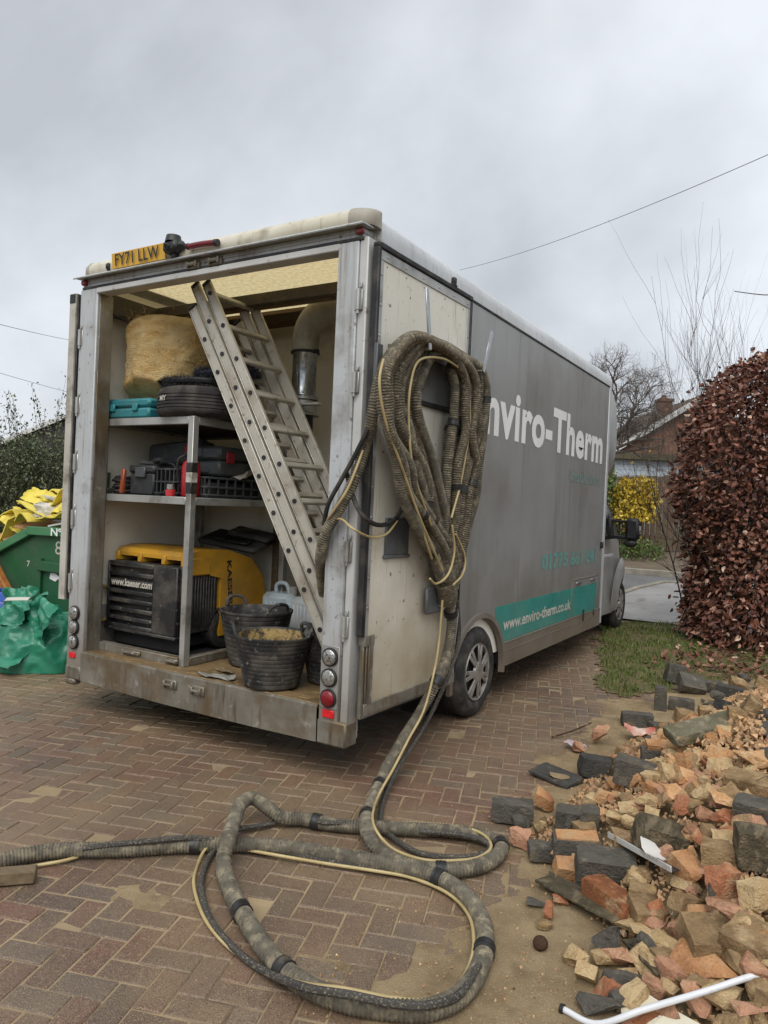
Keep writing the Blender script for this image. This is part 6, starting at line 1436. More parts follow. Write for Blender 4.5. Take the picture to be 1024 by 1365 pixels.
for i, (p0, p1, lab) in enumerate(((STRIP[0], STRIP[1], 'brown board strip edged with metal lath at the heap foot'), (STRIP[2], STRIP[3], 'lower brown board strip with frayed lath edge'))):
    root = thing('lath_strip', tuple(p0), lab, 'strip')
    p0, p1 = Vector(p0), Vector(p1)
    b = MB(); b.bar(p0, p1, .075, .012, .003); b.build('board', K['olive'], root)
    d = (p1 - p0).normalized(); s_ = d.cross(Vector((0, 0, 1))).normalized()
    b = MB(); n_ = 34
    for k in range(n_):
        a = p0.lerp(p1, k / n_) - s_ * .036; c = p0.lerp(p1, (k + 1) / n_) - s_ * .036
        off = Vector((0, 0, .022)) - s_ * .006
        b.tube([a, (a + c) / 2 + off, c], .0022, 4, False); b.tube([a + off, (a + c) / 2 + off * .1, c + off], .0022, 4, False)
    b.build('metal_lath', m_bead, root)
m_wb = mat('flaking_white_board', lin('d9d3bf'), lin('cbc4ae'), scale=5, rough=.6, bump=.2, bscale=30, spots=lin('8b5d42'), sscale=3.2, samt=(.60, .63), dirt=lin('b09c78'), dscale=5, damt=(.56, .76))
bd = thing('painted_board', tuple(BOARD), 'flaking white painted board at the bottom of the heap', 'board')
b = MB(); q = Euler((R_(9), R_(-6), R_(-20))).to_quaternion(); C0 = Vector(BOARD) + Vector((0, 0, .035))
poly = [(-.16, -.02), (-.14, .07), (-.08, .06), (.14, .045), (.17, .0), (.15, -.10), (-.10, -.11)]
b.add([C0 + q @ Vector((u, v, 0)) for u, v in poly] + [C0 + q @ Vector((u, v, -.02)) for u, v in poly], [tuple(range(7)), tuple(range(13, 6, -1))] + [(i, (i + 1) % 7, 7 + (i + 1) % 7, 7 + i) for i in range(7)])
b.build('panel', m_wb, bd, smooth=0)
b = MB(); b.box(C0 + q @ Vector((-.075, -.02, .0)), (.03, .09, .006), q @ Euler((0, 0, R_(-12))).to_quaternion(), .002); b.build('bare_patch', K['terra'], bd)
b = MB(); b.box(C0 + q @ Vector((-.0, -.03, .002)), (.09, .08, .006), q @ Euler((0, 0, R_(-4))).to_quaternion(), .002); b.build('paint_skin', m_wb, bd)
m_pvc = mat('white_pvc', lin('d4d6da'), lin('c8cacd'), scale=5, rough=.3, bump=.02, dirt=lin('a59d8f'), dscale=8, damt=(.58, .8))
pp = thing('plastic_pipe', tuple(PIPE[0]), 'white plastic pipe bent across the bottom corner of the heap', 'pipe')
b = MB(); b.tube(spline(PIPE, .02), .0092, 14); b.build('tube', m_pvc, pp)
b = MB(); d = (Vector(PIPE[0]) - Vector(PIPE[1])).normalized(); b.cyl(Vector(PIPE[0]) - d * .004, Vector(PIPE[0]) + d * .008, .0145, .013, 14); b.build('end_cap', m_black, pp)
b = MB(); b.tube(spline(STICK, .03), .006, 6)
tag(b.build('stick', K['brown']), 'thin brown stick on the sand beside the standing pink brick', 'stick')
b = MB(); paper(b, LIT[0], .20, .11, Euler((R_(6), R_(4), R_(25))).to_quaternion(), 31, .03)
o = tag(b.build('torn_packet', mat('packet_red', lin('b5452f'), lin('c9c2b2'), scale=9, rough=.5)), 'torn red and white packet among the back stones', 'litter')
b = MB(); paper(b, LIT[1], .13, .07, Euler((R_(4), R_(2), R_(-10))).to_quaternion(), 33, .02)
tag(b.build('torn_packet', mat('packet_blue', lin('a9aec2'), lin('a5704a'), scale=14, rough=.5)), 'torn bluish white wrapper beside the black slate tile', 'litter')
b = MB(); rn = random.Random(8)
for k in range(26):
    p = Vector(MESH) + Vector((rn.gauss(0, .05), rn.gauss(0, .05), .03 + rn.uniform(0, .03)))
    b.tube(spline([p, p + Vector((.05 + rn.gauss(0, .03), .05 + rn.gauss(0, .04), rn.gauss(.02, .02))), p + Vector((.12 + rn.gauss(0, .03), .10 + rn.gauss(0, .04), rn.gauss(0, .02)))], .02), .0018, 4, False)
tag(b.build('wire_mesh', m_bead, recalc=False), 'tangle of grey wire mesh below the dark slate slab', 'wire mesh')
# ------------------------------------------------------------------ skip and rubbish on the left
m_skip = mat('skip_green', lin('1f5a35'), lin('194c2d'), scale=3, rough=.5, bump=.08, dirt=lin('3f5a40'), dscale=3, damt=(.52, .78), spots=lin('6d5a44'), sscale=14, samt=(.66, .72))
m_skip_lit = mat('skip_rim_lit_green', lin('3f7d52'), lin('357048'), scale=3, rough=.5, bump=.08, dirt=lin('56785a'), dscale=4)  # lighter copy of the skip green: light on the rim put into its colour
SY = 1.2
SKP = [(-5.62, .72), (-4.67, 1.10), (-2.72, 1.14), (-3.05, .06), (-4.95, .06)]
sk = thing('skip', (-4.2, 1.9, 0), 'green metal rubbish skip with white painted marks beyond the van', 'skip')
Q(sk, 'near_side', m_skip, lambda b: b.prism(SKP, 'y', SY, SY + .02))
Q(sk, 'far_side', m_skip, lambda b: b.prism(SKP, 'y', SY + 1.5, SY + 1.52))
Q(sk, 'end_plate', m_skip, lambda b: b.add([(-5.62, SY + .02, .72), (-5.62, SY + 1.5, .72), (-4.95, SY + 1.5, .06), (-4.95, SY + .02, .06)], [(0, 1, 2, 3)]), smooth=0)
Q(sk, 'end_plate', m_skip, lambda b: b.add([(-2.72, SY + .02, 1.14), (-2.72, SY + 1.5, 1.14), (-3.05, SY + 1.5, .06), (-3.05, SY + .02, .06)], [(0, 1, 2, 3)]), smooth=0)
Q(sk, 'floor_plate', m_skip, lambda b: b.b2(-4.95, -3.05, SY + .02, SY + 1.5, .06, .08))
for yy in (SY - .03, SY + 1.5):
    Q(sk, 'rim', m_skip_lit, lambda b: (b.bar((-5.64, yy + .02, .69), (-4.68, yy + .02, 1.075), .10, .085, .008), b.bar((-4.70, yy + .02, 1.085), (-2.70, yy + .02, 1.125), .10, .085, .008)))
Q(sk, 'side_rib', m_skip, lambda b: (b.b2(-4.52, -3.3, SY - .055, SY - .002, .70, .80, .01)))
Q(sk, 'side_rib', m_skip, lambda b: (b.prism([(-4.55, .82), (-4.48, .82), (-4.48, .08), (-4.55, .08)], 'y', SY - .03, SY - .002)))
lettering('painted_mark', 'Nº', (-4.265, SY - .082, 1.06), (1, 0, 0), (0, 0, 1), .17, .075, m_wvin, sk, bold=.02)
lettering('painted_mark', '8', (-4.30, SY - .003, .875), (1, 0, 0), (0, 0, 1), .10, .13, m_wvin2, sk, bold=.0)
lettering('painted_mark', '7', (-4.75, SY - .003, .72), (1, 0, 0), (0, 0, 1), .05, .06, m_wvin2, sk, bold=.02)
lettering('painted_mark', 'W', (-4.24, SY - .003, .585), (1, 0, 0), (0, 0, 1), .12, .08, m_wvin, sk, bold=.04)
Q(sk, 'painted_patch', m_wvin, lambda b: (b.prism([(-4.36, .69), (-4.27, .69), (-4.22, .65), (-4.28, .61), (-4.37, .63)], 'y', SY - .004, SY - .001)), smooth=0)
def ribbon(b, path, width, th, axis=(0, 1, 0), step=.03):
    pts = spline(path, step); ax = Vector(axis).normalized(); vv = []
    for i, p in enumerate(pts):
        t_ = (pts[min(i + 1, len(pts) - 1)] - pts[max(i - 1, 0)]).normalized(); n_ = t_.cross(ax).normalized()
        for a, c in ((-.5, -.5), (.5, -.5), (.5, .5), (-.5, .5)): vv.append(p + ax * width * a + n_ * th * c)
    m = len(pts)
    b.add(vv, [(i * 4 + j, i * 4 + (j + 1) % 4, i * 4 + 4 + (j + 1) % 4, i * 4 + 4 + j) for i in range(m - 1) for j in range(4)] + [(0, 1, 2, 3), (m * 4 - 4, m * 4 - 3, m * 4 - 2, m * 4 - 1)])
def rag(b, c, q, w, h, seed, amp=.10, nu=40, nv=30):
    def rd(u, v):
        r_ = 0
        for s_, k in ((1.6, 1.0), (3.4, .5), (7, .18), (13, .06)): r_ += k * (1 - 2.4 * abs(noise.noise(Vector((u * s_ + seed, v * s_, seed * .7)))))
        return r_
    b.grid(lambda u, v: tuple(Vector(c) + q @ Vector(((u - .5) * w + .03 * rd(v + 3, u), (v - .5) * h, amp * (rd(u, v) - .6)))), nu, nv)
m_foam = mat('yellow_foam', lin('e0d060'), lin('d2bf4e'), scale=5, rough=.8, bump=.15, dirt=lin('a8933c'), dscale=5, damt=(.54, .8))
FOAM = [([(-4.66, 1.5, 1.30), (-4.50, 1.45, 1.42), (-4.33, 1.45, 1.52), (-4.20, 1.45, 1.46), (-4.20, 1.45, 1.36), (-4.34, 1.45, 1.33)], .30, 'yellow foam strip curled into a loop on top of the skip'),
        ([(-5.05, 1.35, 1.36), (-4.90, 1.35, 1.33), (-4.72, 1.35, 1.27), (-4.55, 1.35, 1.22), (-4.30, 1.35, 1.27), (-4.1, 1.35, 1.28)], .22, 'long wavy yellow foam strip across the skip load'),
        ([(-5.32, 1.28, .80), (-5.24, 1.28, 1.00), (-5.16, 1.28, 1.16), (-5.0, 1.28, 1.22), (-4.8, 1.28, 1.24)], .12, 'yellow foam strip hanging over the low end of the skip'),
        ([(-4.62, 1.28, 1.19), (-4.45, 1.28, 1.22), (-4.28, 1.28, 1.25), (-4.08, 1.28, 1.30), (-3.9, 1.28, 1.22)], .26, 'broad yellow foam sheet bulging at the skip edge by the van'),
        ([(-5.28, 1.5, 1.32), (-5.12, 1.5, 1.36), (-4.95, 1.5, 1.42), (-4.8, 1.5, 1.38)], .2, 'yellow foam tongue pointing left out of the skip'),
        ([(-4.95, 1.27, 1.18), (-4.86, 1.27, 1.24), (-4.76, 1.27, 1.20), (-4.70, 1.27, 1.12)], .2, 'small folded golden foam piece in the middle of the skip load')]
FOAM += [([(-5.35, 1.7, 1.30), (-5.15, 1.7, 1.42), (-4.9, 1.7, 1.50), (-4.65, 1.7, 1.45), (-4.4, 1.7, 1.52)], .3, 'yellow foam strip lying across the back of the skip load'),
         ([(-5.5, 1.4, 1.12), (-5.35, 1.4, 1.22), (-5.2, 1.4, 1.26), (-5.05, 1.4, 1.18)], .24, 'pale yellow foam hump at the left end of the load'),
         ([(-4.5, 1.6, 1.42), (-4.3, 1.6, 1.56), (-4.1, 1.6, 1.60), (-3.9, 1.6, 1.5)], .26, 'yellow foam strip arching highest beside the van door')]
for pth, w, lab in FOAM:
    b = MB(); ribbon(b, [(p_[0] + .03 * fbm(p_[0] * 9, p_[2] * 9), p_[1], p_[2] + .03 * fbm(p_[0] * 7, p_[2] * 7 + 3)) for p_ in spline(pth, .05)], w, .012); tag(b.build('foam_strip', m_foam), lab, 'foam', 'foam strips in the skip')
for i, (c, e, w, h, lab) in enumerate([((-4.95, 1.45, 1.40), (30, 10, 20), .40, .26, 'crumpled yellow foam sheet at the top left of the load'), ((-4.40, 1.36, 1.36), (50, -12, -10), .34, .24, 'crumpled yellow foam sheet in the middle of the load'), ((-5.20, 1.36, 1.16), (40, 25, 10), .36, .24, 'crumpled yellow foam sheet at the low end of the skip'), ((-4.62, 1.30, 1.30), (60, 5, 30), .30, .18, 'crumpled pale foam flap below the curled loop'), ((-4.15, 1.34, 1.42), (45, -20, 5), .34, .26, 'crumpled yellow foam flap next to the van door edge')]):
    b = MB(); rag(b, c, Euler([R_(a) for a in e]).to_quaternion(), w, h, 20 + i * 3.7, .05, 20, 14); tag(b.build('foam_sheet', m_foam if i != 3 else m_wvin2, smooth=60), lab, 'foam', 'foam strips in the skip')
m_card = mat('cardboard', lin('b08a62'), lin('947050'), scale=5, rough=.85, bump=.15, dirt=lin('6e5641'), dscale=5)
rq = random.Random(17)
for i, (x, y, z, w, h, rx, ry, rz, m, lab) in enumerate([
        (-4.85, 1.42, 1.12, .5, .3, 20, 8, 10, m_card, 'flat brown cardboard sheet under the yellow foam'),
        (-5.15, 1.38, .98, .4, .3, 25, 22, 5, m_card, 'torn brown cardboard at the low end of the skip'),
        (-4.50, 1.40, 1.14, .5, .25, 14, -4, -8, m_card, 'orange-brown cardboard piece in the centre of the skip'),
        (-5.25, 1.8, 1.05, .5, .5, 10, 15, 5, m_tb, 'dark sheet at the far left of the skip'),
        (-4.2, 1.5, 1.18, .45, .3, 12, 5, 20, m_tg, 'grey offcut sheet below the broad foam')]):
    b = MB(); b.box((x, y, z), (w, h, .012), Euler((R_(rx), R_(ry), R_(rz))).to_quaternion(), .003)
    tag(b.build('sheet_offcut', m), lab, 'offcut')
b = MB()
for k in range(60):
    b.box((rq.uniform(-5.2, -3.0), rq.uniform(1.35, 2.5), rq.uniform(.75, 1.08)), (rq.uniform(.15, .45), rq.uniform(.1, .3), rq.uniform(.02, .12)), Euler((rq.gauss(0, .4), rq.gauss(0, .3), rq.uniform(0, 3))).to_quaternion(), .01)
tag(b.build('mixed_waste', mat('mixed_waste', lin('8e7257'), lin('5c5048'), scale=3, rough=.9, bump=.3, spots=lin('b7a78e'), sscale=5)), 'mixed building waste filling the green skip', 'waste', kind='stuff')
b = MB(); b.bar((-4.92, 1.5, 1.43), (-4.52, 1.5, 1.37), .12, .03, .004)
tag(b.build('board_offcut', m_wtrim), 'white board offcut lying on the yellow foam', 'board')
b = MB(); b.bar((-4.45, 1.22, 1.14), (-4.02, 1.24, 1.22), .03, .02, .004)
tag(b.build('batten', m_wvin), 'thin white batten poking from the skip beside the van', 'batten')
b = MB(); b.bar((-5.3, 1.08, .86), (-4.60, 1.05, .24), .07, .11, .008); b.bar((-5.33, 1.07, .93), (-4.60, 1.04, .30), .035, .03, .004)
tag(b.build('timber_beam', mat('orange_timber', lin('a5692a'), lin('85501f'), scale=4, rough=.55, bump=.15, stretch=(1, 5, 5))), 'orange stained timber propped against the skip', 'timber')
def crumple(b, c, rad, seed, h, nu=90, nv=50, amp=.16):
    def fn(a, v):
        th = a * 2 * math.pi; ph = v * math.pi * .5
        u = Vector((math.cos(th) * math.cos(ph), math.sin(th) * math.cos(ph), math.sin(ph)))
        rdg = 0
        for s_, w in ((1.7, 1.0), (3.4, .5), (6.5, .2), (12, .07)):
            rdg += w * (1 - 2.2 * abs(noise.noise(Vector((u.x * s_ + seed, u.y * s_, u.z * s_ * .8)))))
        k = 1 + amp * (rdg - .9) * (.35 + .65 * v)
        z = u.z ** .8 * h * k
        return (c[0] + u.x * rad[0] * k, c[1] + u.y * rad[1] * k, max(.004, c[2] + z))
    b.grid(fn, nu, nv)
m_gbag = mat('green_tarp', lin('2a8467'), lin('226f56'), scale=3, rough=.35, bump=.15, bscale=14, dirt=lin('57806a'), dscale=4, damt=(.56, .8), bdist=.02)
gb_ = thing('rubble_bag', (-3.72, .62, 0), 'crumpled green plastic rubble bag slumped on the drive beside the van', 'bag')
Q(gb_, 'sack', m_gbag, lambda b: crumple(b, (-3.70, .66, 0), (.52, .42), 3.3, .50, 160, 90, .19), smooth=60)
Q(gb_, 'open_flap', m_gbag, lambda b: rag(b, (-3.70, .42, .50), Euler((R_(62), R_(-8), R_(6))).to_quaternion(), .42, .34, 4.4, .06), smooth=70)
Q(gb_, 'open_flap', m_gbag, lambda b: rag(b, (-3.40, .44, .46), Euler((R_(70), R_(24), R_(-10))).to_quaternion(), .38, .34, 9.1, .06), smooth=70)
Q(gb_, 'open_flap', m_gbag, lambda b: rag(b, (-3.68, .32, .22), Euler((R_(42), R_(6), R_(4))).to_quaternion(), .60, .40, 2.7, .05), smooth=70)
Q(gb_, 'handle_strap', m_wvin2, lambda b: ribbon(b, [(-3.62, .30, .55), (-3.52, .24, .60), (-3.38, .24, .62), (-3.26, .28, .63)], .03, .004, (0, .6, .8)))
m_bbag = mat('blue_sack', lin('274a9e'), lin('1e3a80'), scale=4, rough=.3, bump=.15, bscale=14, bdist=.02)
b = MB(); crumple(b, (-4.70, .86, .0), (.42, .32), 8.1, .52); tag(b.build('blue_sack', m_bbag, smooth=55), 'shiny blue plastic sack behind the green bag', 'sack')
b = MB(); crumple(b, (-5.2, .75, .0), (.4, .3), 5.1, .3); tag(b.build('dark_sack', m_tb, smooth=55), 'black sack on the ground left of the blue sack', 'sack')

# ------------------------------------------------------------------ plants
def twigs(b, p, d, L, r, depth, rn, spread=.5, up=.15, out=None, bend=.18):
    n_ = 5; pts = [p.copy()]; cur = p.copy(); dd = d.normalized()
    for k in range(n_):
        dd = (dd + Vector((rn.gauss(0, bend), rn.gauss(0, bend), rn.gauss(0, bend * .6) + up * .3))).normalized()
        cur = cur + dd * L / n_; pts.append(cur.copy())
    b.tube(pts, [r * (1 - .6 * k / n_) for k in range(n_ + 1)], 5 if r > .01 else 3, False)
    if out is not None: out.append(pts)
    if depth <= 0: return
    for k in range(rn.randint(3, 5)):
        i = rn.randint(1, n_); base = pts[i]
        a = rn.uniform(0, 6.283); o = (pts[i] - pts[i - 1]).normalized(); s_ = o.orthogonal(); s_.rotate(Matrix.Rotation(a, 3, o))
        nd = (o * (1 - spread * .5) + s_.normalized() * spread + Vector((0, 0, up))).normalized()
        twigs(b, base, nd, L * rn.uniform(.5, .78), r * .52, depth - 1, rn, spread, up, out, bend)
m_bark = mat('bark', lin('4e463e'), lin('3b352f'), scale=12, rough=.9, bump=.5, bscale=40)
m_twig = mat('dark_twig', lin('4b423c'), lin('3a332e'), scale=12, rough=.9, bump=0)
m_twig2 = mat('grey_twig', lin('6f665e'), lin('5b534c'), scale=12, rough=.9, bump=0)
def bare_tree(loc, label, h, r, n_main, seed, depth=4, spread=.7, up=.12, trunk=True, L0=None):
    rn = random.Random(seed); root = thing('bare_tree', loc, label, 'tree')
    P0 = Vector(loc)
    b = MB(); fork = P0 + Vector((0, 0, h * .42))
    if trunk: b.tube(spline([P0, P0 + Vector((.05, .02, h * .2)), fork], .2), [r * (1 - .35 * k / 12) for k in range(40)][:len(spline([P0, P0 + Vector((.05, .02, h * .2)), fork], .2))], 10, False); b.build('trunk', m_bark, root)
    c = MB()
    for k in range(n_main):
        a = k * 2.4 + rn.uniform(0, .5); el = rn.uniform(.25, 1.2)
        twigs(c, fork + Vector((0, 0, -rn.uniform(0, .12) * h)), Vector((math.cos(a) * math.cos(el), math.sin(a) * math.cos(el), math.sin(el))), (L0 or h * .34) * rn.uniform(.8, 1.15), r * .34, depth, rn, spread, up)
    c.build('crown', m_twig2, root, smooth=60, recalc=False)
    return root
bare_tree((-3.6, 19.1, .75), 'gnarled bare tree rising behind the front of the van', 8.3, .16, 10, 5, 5, .75, .10, True, 1.35)
# thin upright shoots behind the beech hedge
def shoots(loc, label, n_, h, seed, lean, w=.5, lo=.35, r0=(.008, .016)):
    rn = random.Random(seed); root = thing('bare_shrub', loc, label, 'shrub'); P0 = Vector(loc)
    for k in range(n_):
        b = MB()
        a = rn.uniform(0, 6.283)
        d = Vector((math.cos(a) * .18 + lean[0], math.sin(a) * .18 + lean[1], 1)).normalized()
        twigs(b, P0 + Vector((rn.gauss(0, w * .4), rn.gauss(0, w * .4), 0)), d, h * rn.uniform(.62, 1.0), rn.uniform(*r0), 3 if n_ > 15 else 2, rn, lo, .30, None, .10)
        b.build('stem', m_twig, root, smooth=60, recalc=False)
shoots((.95, 7.75, .05), 'tall thin bare shoots rising behind the left of beech hedge', 18, 2.5, 4, (-.05, 0), .6, .42, (.007, .013))
shoots((1.30, 7.75, .05), 'single tall bare sapling rising behind the beech hedge', 7, 3.3, 9, (-.05, -.02), .4, .4, (.009, .014))
shoots((2.3, 8.2, .05), 'bare shoots above the right end of the beech hedge', 8, 2.9, 14, (.0, 0), .6, .42, (.007, .012))
shoots((.75, 7.9, .05), 'fine arching bare twigs leaning left out of the beech hedge', 4, 2.0, 21, (-.20, -.02), .3, .5, (.003, .005))
rt_ = thing('bare_tree', (4.6, 7.2, .05), 'bare tree off to the right with one branch over the hedge', 'tree')
b = MB(); b.tube(spline([(4.6, 7.2, .03), (4.5, 7.1, 1.8), (4.2, 6.8, 3.4), (3.9, 6.5, 5)], .2), .09, 8); b.build('trunk', m_bark, rt_)
b = MB(); rn = random.Random(2)
for pth, r in (([(4.2, 6.8, 3.4), (3.2, 6.35, 3.75), (2.2, 5.9, 3.85), (1.75, 5.75, 3.98), (1.45, 5.7, 3.96), (1.05, 5.6, 4.03)], .014), ([(1.85, 5.76, 3.94), (1.7, 5.72, 3.88), (1.55, 5.7, 3.92), (1.42, 5.70, 3.96)], .006), ([(2.2, 5.9, 3.85), (1.95, 5.9, 4.2), (1.8, 5.9, 4.45)], .006), ([(2.4, 6.0, 3.84), (2.2, 6.0, 4.3), (2.15, 6.05, 4.6)], .006)):
    pts = spline(pth, .1); b.tube(pts, [r * (1 - .7 * k / len(pts)) for k in range(len(pts))], 6)
b.build('branch', m_bark, rt_)

# beech hedge that keeps its brown leaves
HC = Vector((1.76, 6.96, 0)); HU = Vector((.853, .521, 0)); HV = Vector((-.521, .853, 0))
leafm = tone_mat('beech_leaf', [(0, lin('48302a')), (.35, lin('74493b')), (.65, lin('966350')), (.88, lin('bb8e76')), (1, lin('dab8a0'))], rough=.55, bump=0, spec=.4)
hd = thing('beech_hedge', tuple(HC), 'tall rounded beech hedge full of russet dead leaves', 'hedge')
def hedge_pt(rn):
    """a point in the outer layer of the hedge"""
    while True:
        u, v, w = rn.uniform(-1, 1), rn.uniform(-1, 1), rn.uniform(0, 1)
        hz = 3.45 - 1.15 * max(0, -u - .25) ** 1.7 * 1.6
        wid = 1.40 - .16 * (1 - w) ** 2 * 1.2 - .10 * math.sin(w * 5)
        q = (abs(u) ** 3.2 + abs(v) ** 3.2 + (max(0, w - .12) ** 5))
        q += .34 * fbm(u * 2.6 + 5, v * 2.6, w * 5)
        if .45 < q < 1.0 or (q < .45 and rn.random() < .14):
            if fbm(u * 3.5, v * 3.5 + 4, w * 7) < -.30 and rn.random() < .85: continue
            return HC + HU * (u * wid) + HV * (v * .72) + Vector((0, 0, .10 + w * hz)), Vector((0, 0, 0)) + HU * u + HV * v + Vector((0, 0, (w - .5) * .9))
rh = random.Random(33)
def leaf_geo(L, W, fold, curl):
    return [(0, 0, 0), (L * .3, W * .5, fold), (L * .7, W * .42, fold + curl * .5), (L, 0, curl), (L * .7, -W * .42, fold + curl * .5), (L * .3, -W * .5, fold), (L * .5, 0, curl * .3)], [(0, 1, 6), (1, 2, 6), (2, 3, 6), (3, 4, 6), (4, 5, 6), (5, 0, 6)]
leaf_meshes = []
for k in range(14):
    b = MB(); vv, ff = leaf_geo(.078 * rh.uniform(.8, 1.15), .046 * rh.uniform(.8, 1.1), rh.uniform(.004, .016), rh.uniform(-.02, .02)); b.add(vv, ff, tone=(k + .5) / 14)
    leaf_meshes.append(b.mesh('leaf', leafm, smooth=0, recalc=False))
pts = [hedge_pt(rh) for _ in range(27000)]
pts.sort(key=lambda t_: (t_[0] - CAM).length + (0 if abs((t_[0] - CAM).dot(CX)) / (t_[0] - CAM).dot(CF) < .53 else 50))
lv = MB()
for i, (p, nrm) in enumerate(pts):
    if rh.random() < .07: p = p + nrm.normalized() * rh.uniform(.03, .17)
    d = (nrm.normalized() * .7 + Vector((rh.gauss(0, .6), rh.gauss(0, .6), rh.gauss(-.45, .5)))).normalized()
    q = d.to_track_quat('X', 'Z') @ Euler((rh.uniform(0, 6.28), 0, 0)).to_quaternion()
    if i < 300:
        o = bpy.data.objects.new('leaf', leaf_meshes[min(13, max(0, int(rh.gauss(6.5, 3.2))))]); COL.objects.link(o); o.parent = hd
        o.location = p - HC; o.rotation_mode = 'QUATERNION'; o.rotation_quaternion = q
    else:
        vv, ff = leaf_geo(.078 * rh.uniform(.6, 1.35), .048 * rh.uniform(.6, 1.25), rh.uniform(.004, .016), rh.uniform(-.02, .02))
        lv.add(vv, ff, Matrix.Translation(p) @ q.to_matrix().to_4x4(), tone=min(1, max(0, rh.gauss(.48, .28))))
o = lv.build('leaves', leafm, hd, smooth=0, recalc=False); o['kind'] = 'stuff'
b = MB()
for k in range(46):
    p = HC + HU * rh.uniform(-.85, 1.1) + HV * rh.uniform(-.25, .4)
    twigs(b, p, Vector((rh.gauss(0, .2), rh.gauss(0, .2), 1)), rh.uniform(1.0, 1.7), .016, 2, rh, .40, .12)
b.build('branches', m_bark, hd, smooth=60, recalc=False)
# fallen leaves below the hedge
b = MB()
for k in range(900):
    x, y = rh.uniform(.6, 3.0), rh.uniform(4.2, 6.8)
    if x < .5 + (y - 4.2) * .1 + abs(rh.gauss(0, .25)): continue
    vv, ff = leaf_geo(.07, .04, .006, .012)
    b.add(vv, ff, Matrix.Translation((x, y, .03 + rh.uniform(0, .02))) @ Euler((rh.gauss(0, .4), rh.gauss(0, .4), rh.uniform(0, 6.3))).to_matrix().to_4x4(), tone=min(1, max(0, rh.gauss(.5, .25))))
tag(b.build('fallen_leaves', leafm, smooth=0, recalc=False), 'brown dead leaves fallen on the soil under the beech hedge', 'leaves', kind='stuff')

# green shrubs on the left boundary
shm = tone_mat('shrub_leaf', [(0, lin('3a412d')), (.4, lin('555f40')), (.75, lin('707a54')), (1, lin('9da384'))], rough=.5, bump=0, spec=.4)
def leafy(loc, label, rad, h, n_, seed, m, size=.04, dense=.62, stems=9, name='shrub', top=1.0, base=0.0, cat='shrub'):
    rn = random.Random(seed); root = thing(name, loc, label, cat); P0 = Vector(loc)
    b = MB(); segs = []
    for k in range(stems):
        a = rn.uniform(0, 6.283)
        twigs(b, P0 + Vector((math.cos(a) * rad * rn.uniform(0, .7), math.sin(a) * rad * rn.uniform(0, .7), 0)), Vector((rn.gauss(0, .06), rn.gauss(0, .06), 1)), h * rn.uniform(.5, .68), .010, 1, rn, .30, .25, segs, .03)
    b.build('stems', m_twig, root, smooth=60, recalc=False)
    lf = MB()
    for k in range(n_):
        if rn.random() < dense:
            th, ph = rn.uniform(0, 6.283), rn.random()
            r = rad * math.sqrt(rn.uniform(.3, 1)) * (1.05 - .35 * ph ** 3)
            p = P0 + Vector((r * math.cos(th), r * math.sin(th), base + (h * .80 - base) * ph)) + Vector((rn.gauss(0, .05), rn.gauss(0, .05), rn.gauss(0, .05)))
            if fbm(p.x * 2.1, p.y * 2.1, p.z * 2.1) < -.18 and rn.random() < .8: continue
        else:
            s_ = rn.choice(segs); p = s_[rn.randrange(len(s_))] + Vector((rn.gauss(0, .04), rn.gauss(0, .04), rn.gauss(0, .05)))
        q = Euler((rn.uniform(0, 6.28), rn.uniform(0, 6.28), rn.uniform(0, 6.28))).to_matrix().to_4x4()
        L = size * rn.uniform(.6, 1.3)
        lf.add([(-L / 2, 0, 0), (0, L * .28, 0), (L / 2, 0, 0), (0, -L * .28, 0)], [(0, 1, 2, 3)], Matrix.Translation(p) @ q, tone=min(1, max(0, rn.gauss(.42, .25))))
    o = lf.build('foliage', m, root, smooth=0, recalc=False); o['kind'] = 'stuff'
    return root
for i, (x, y, h, lab) in enumerate([(-10.75, 3.7, 2.75, 'dense dark green shrub at the far left behind the skip'), (-10.1, 4.15, 3.0, 'dark green shrub with feathery tips behind the yellow foam'),
                                     (-9.75, 4.7, 3.05, 'dark green shrub with the tallest feathery tips behind the skip'), (-9.2, 5.05, 2.9, 'dark green shrub partly hidden by the open left van door'), (-10.5, 5.2, 2.8, 'second-row dark green shrub in front of the gabled house'), (-8.6, 5.6, 2.8, 'dark green shrub wholly beside the van')]):
    leafy((x, y, -.03), lab, .72, h, 11000, 40 + i, shm, .055, .80, 14)
gm2 = tone_mat('bush_green', [(0, lin('35471d')), (.5, lin('56702c')), (1, lin('86964a'))], rough=.5, bump=0)
ym2 = tone_mat('forsythia_yellow', [(0, lin('8f7a1c')), (.4, lin('c9a926')), (1, lin('f0d75a'))], rough=.6, bump=0)
leafy((-2.62, 14.5, .55), 'green bush beside the cab of the van', .62, 2.35, 4500, 61, gm2, .08, .9, 6, 'bush', base=.3, cat='bush')
leafy((-1.80, 14.5, .55), 'bright yellow flowering bush in front of the wooden fence', .52, 2.25, 4200, 62, ym2, .09, .95, 7, 'flowering_bush', base=.85, cat='bush')
leafy((-1.55, 14.2, .52), 'low weeds growing at the foot of the wooden fence', .5, .45, 900, 63, gm2, .07, .9, 4, 'weed_clump', cat='weeds')

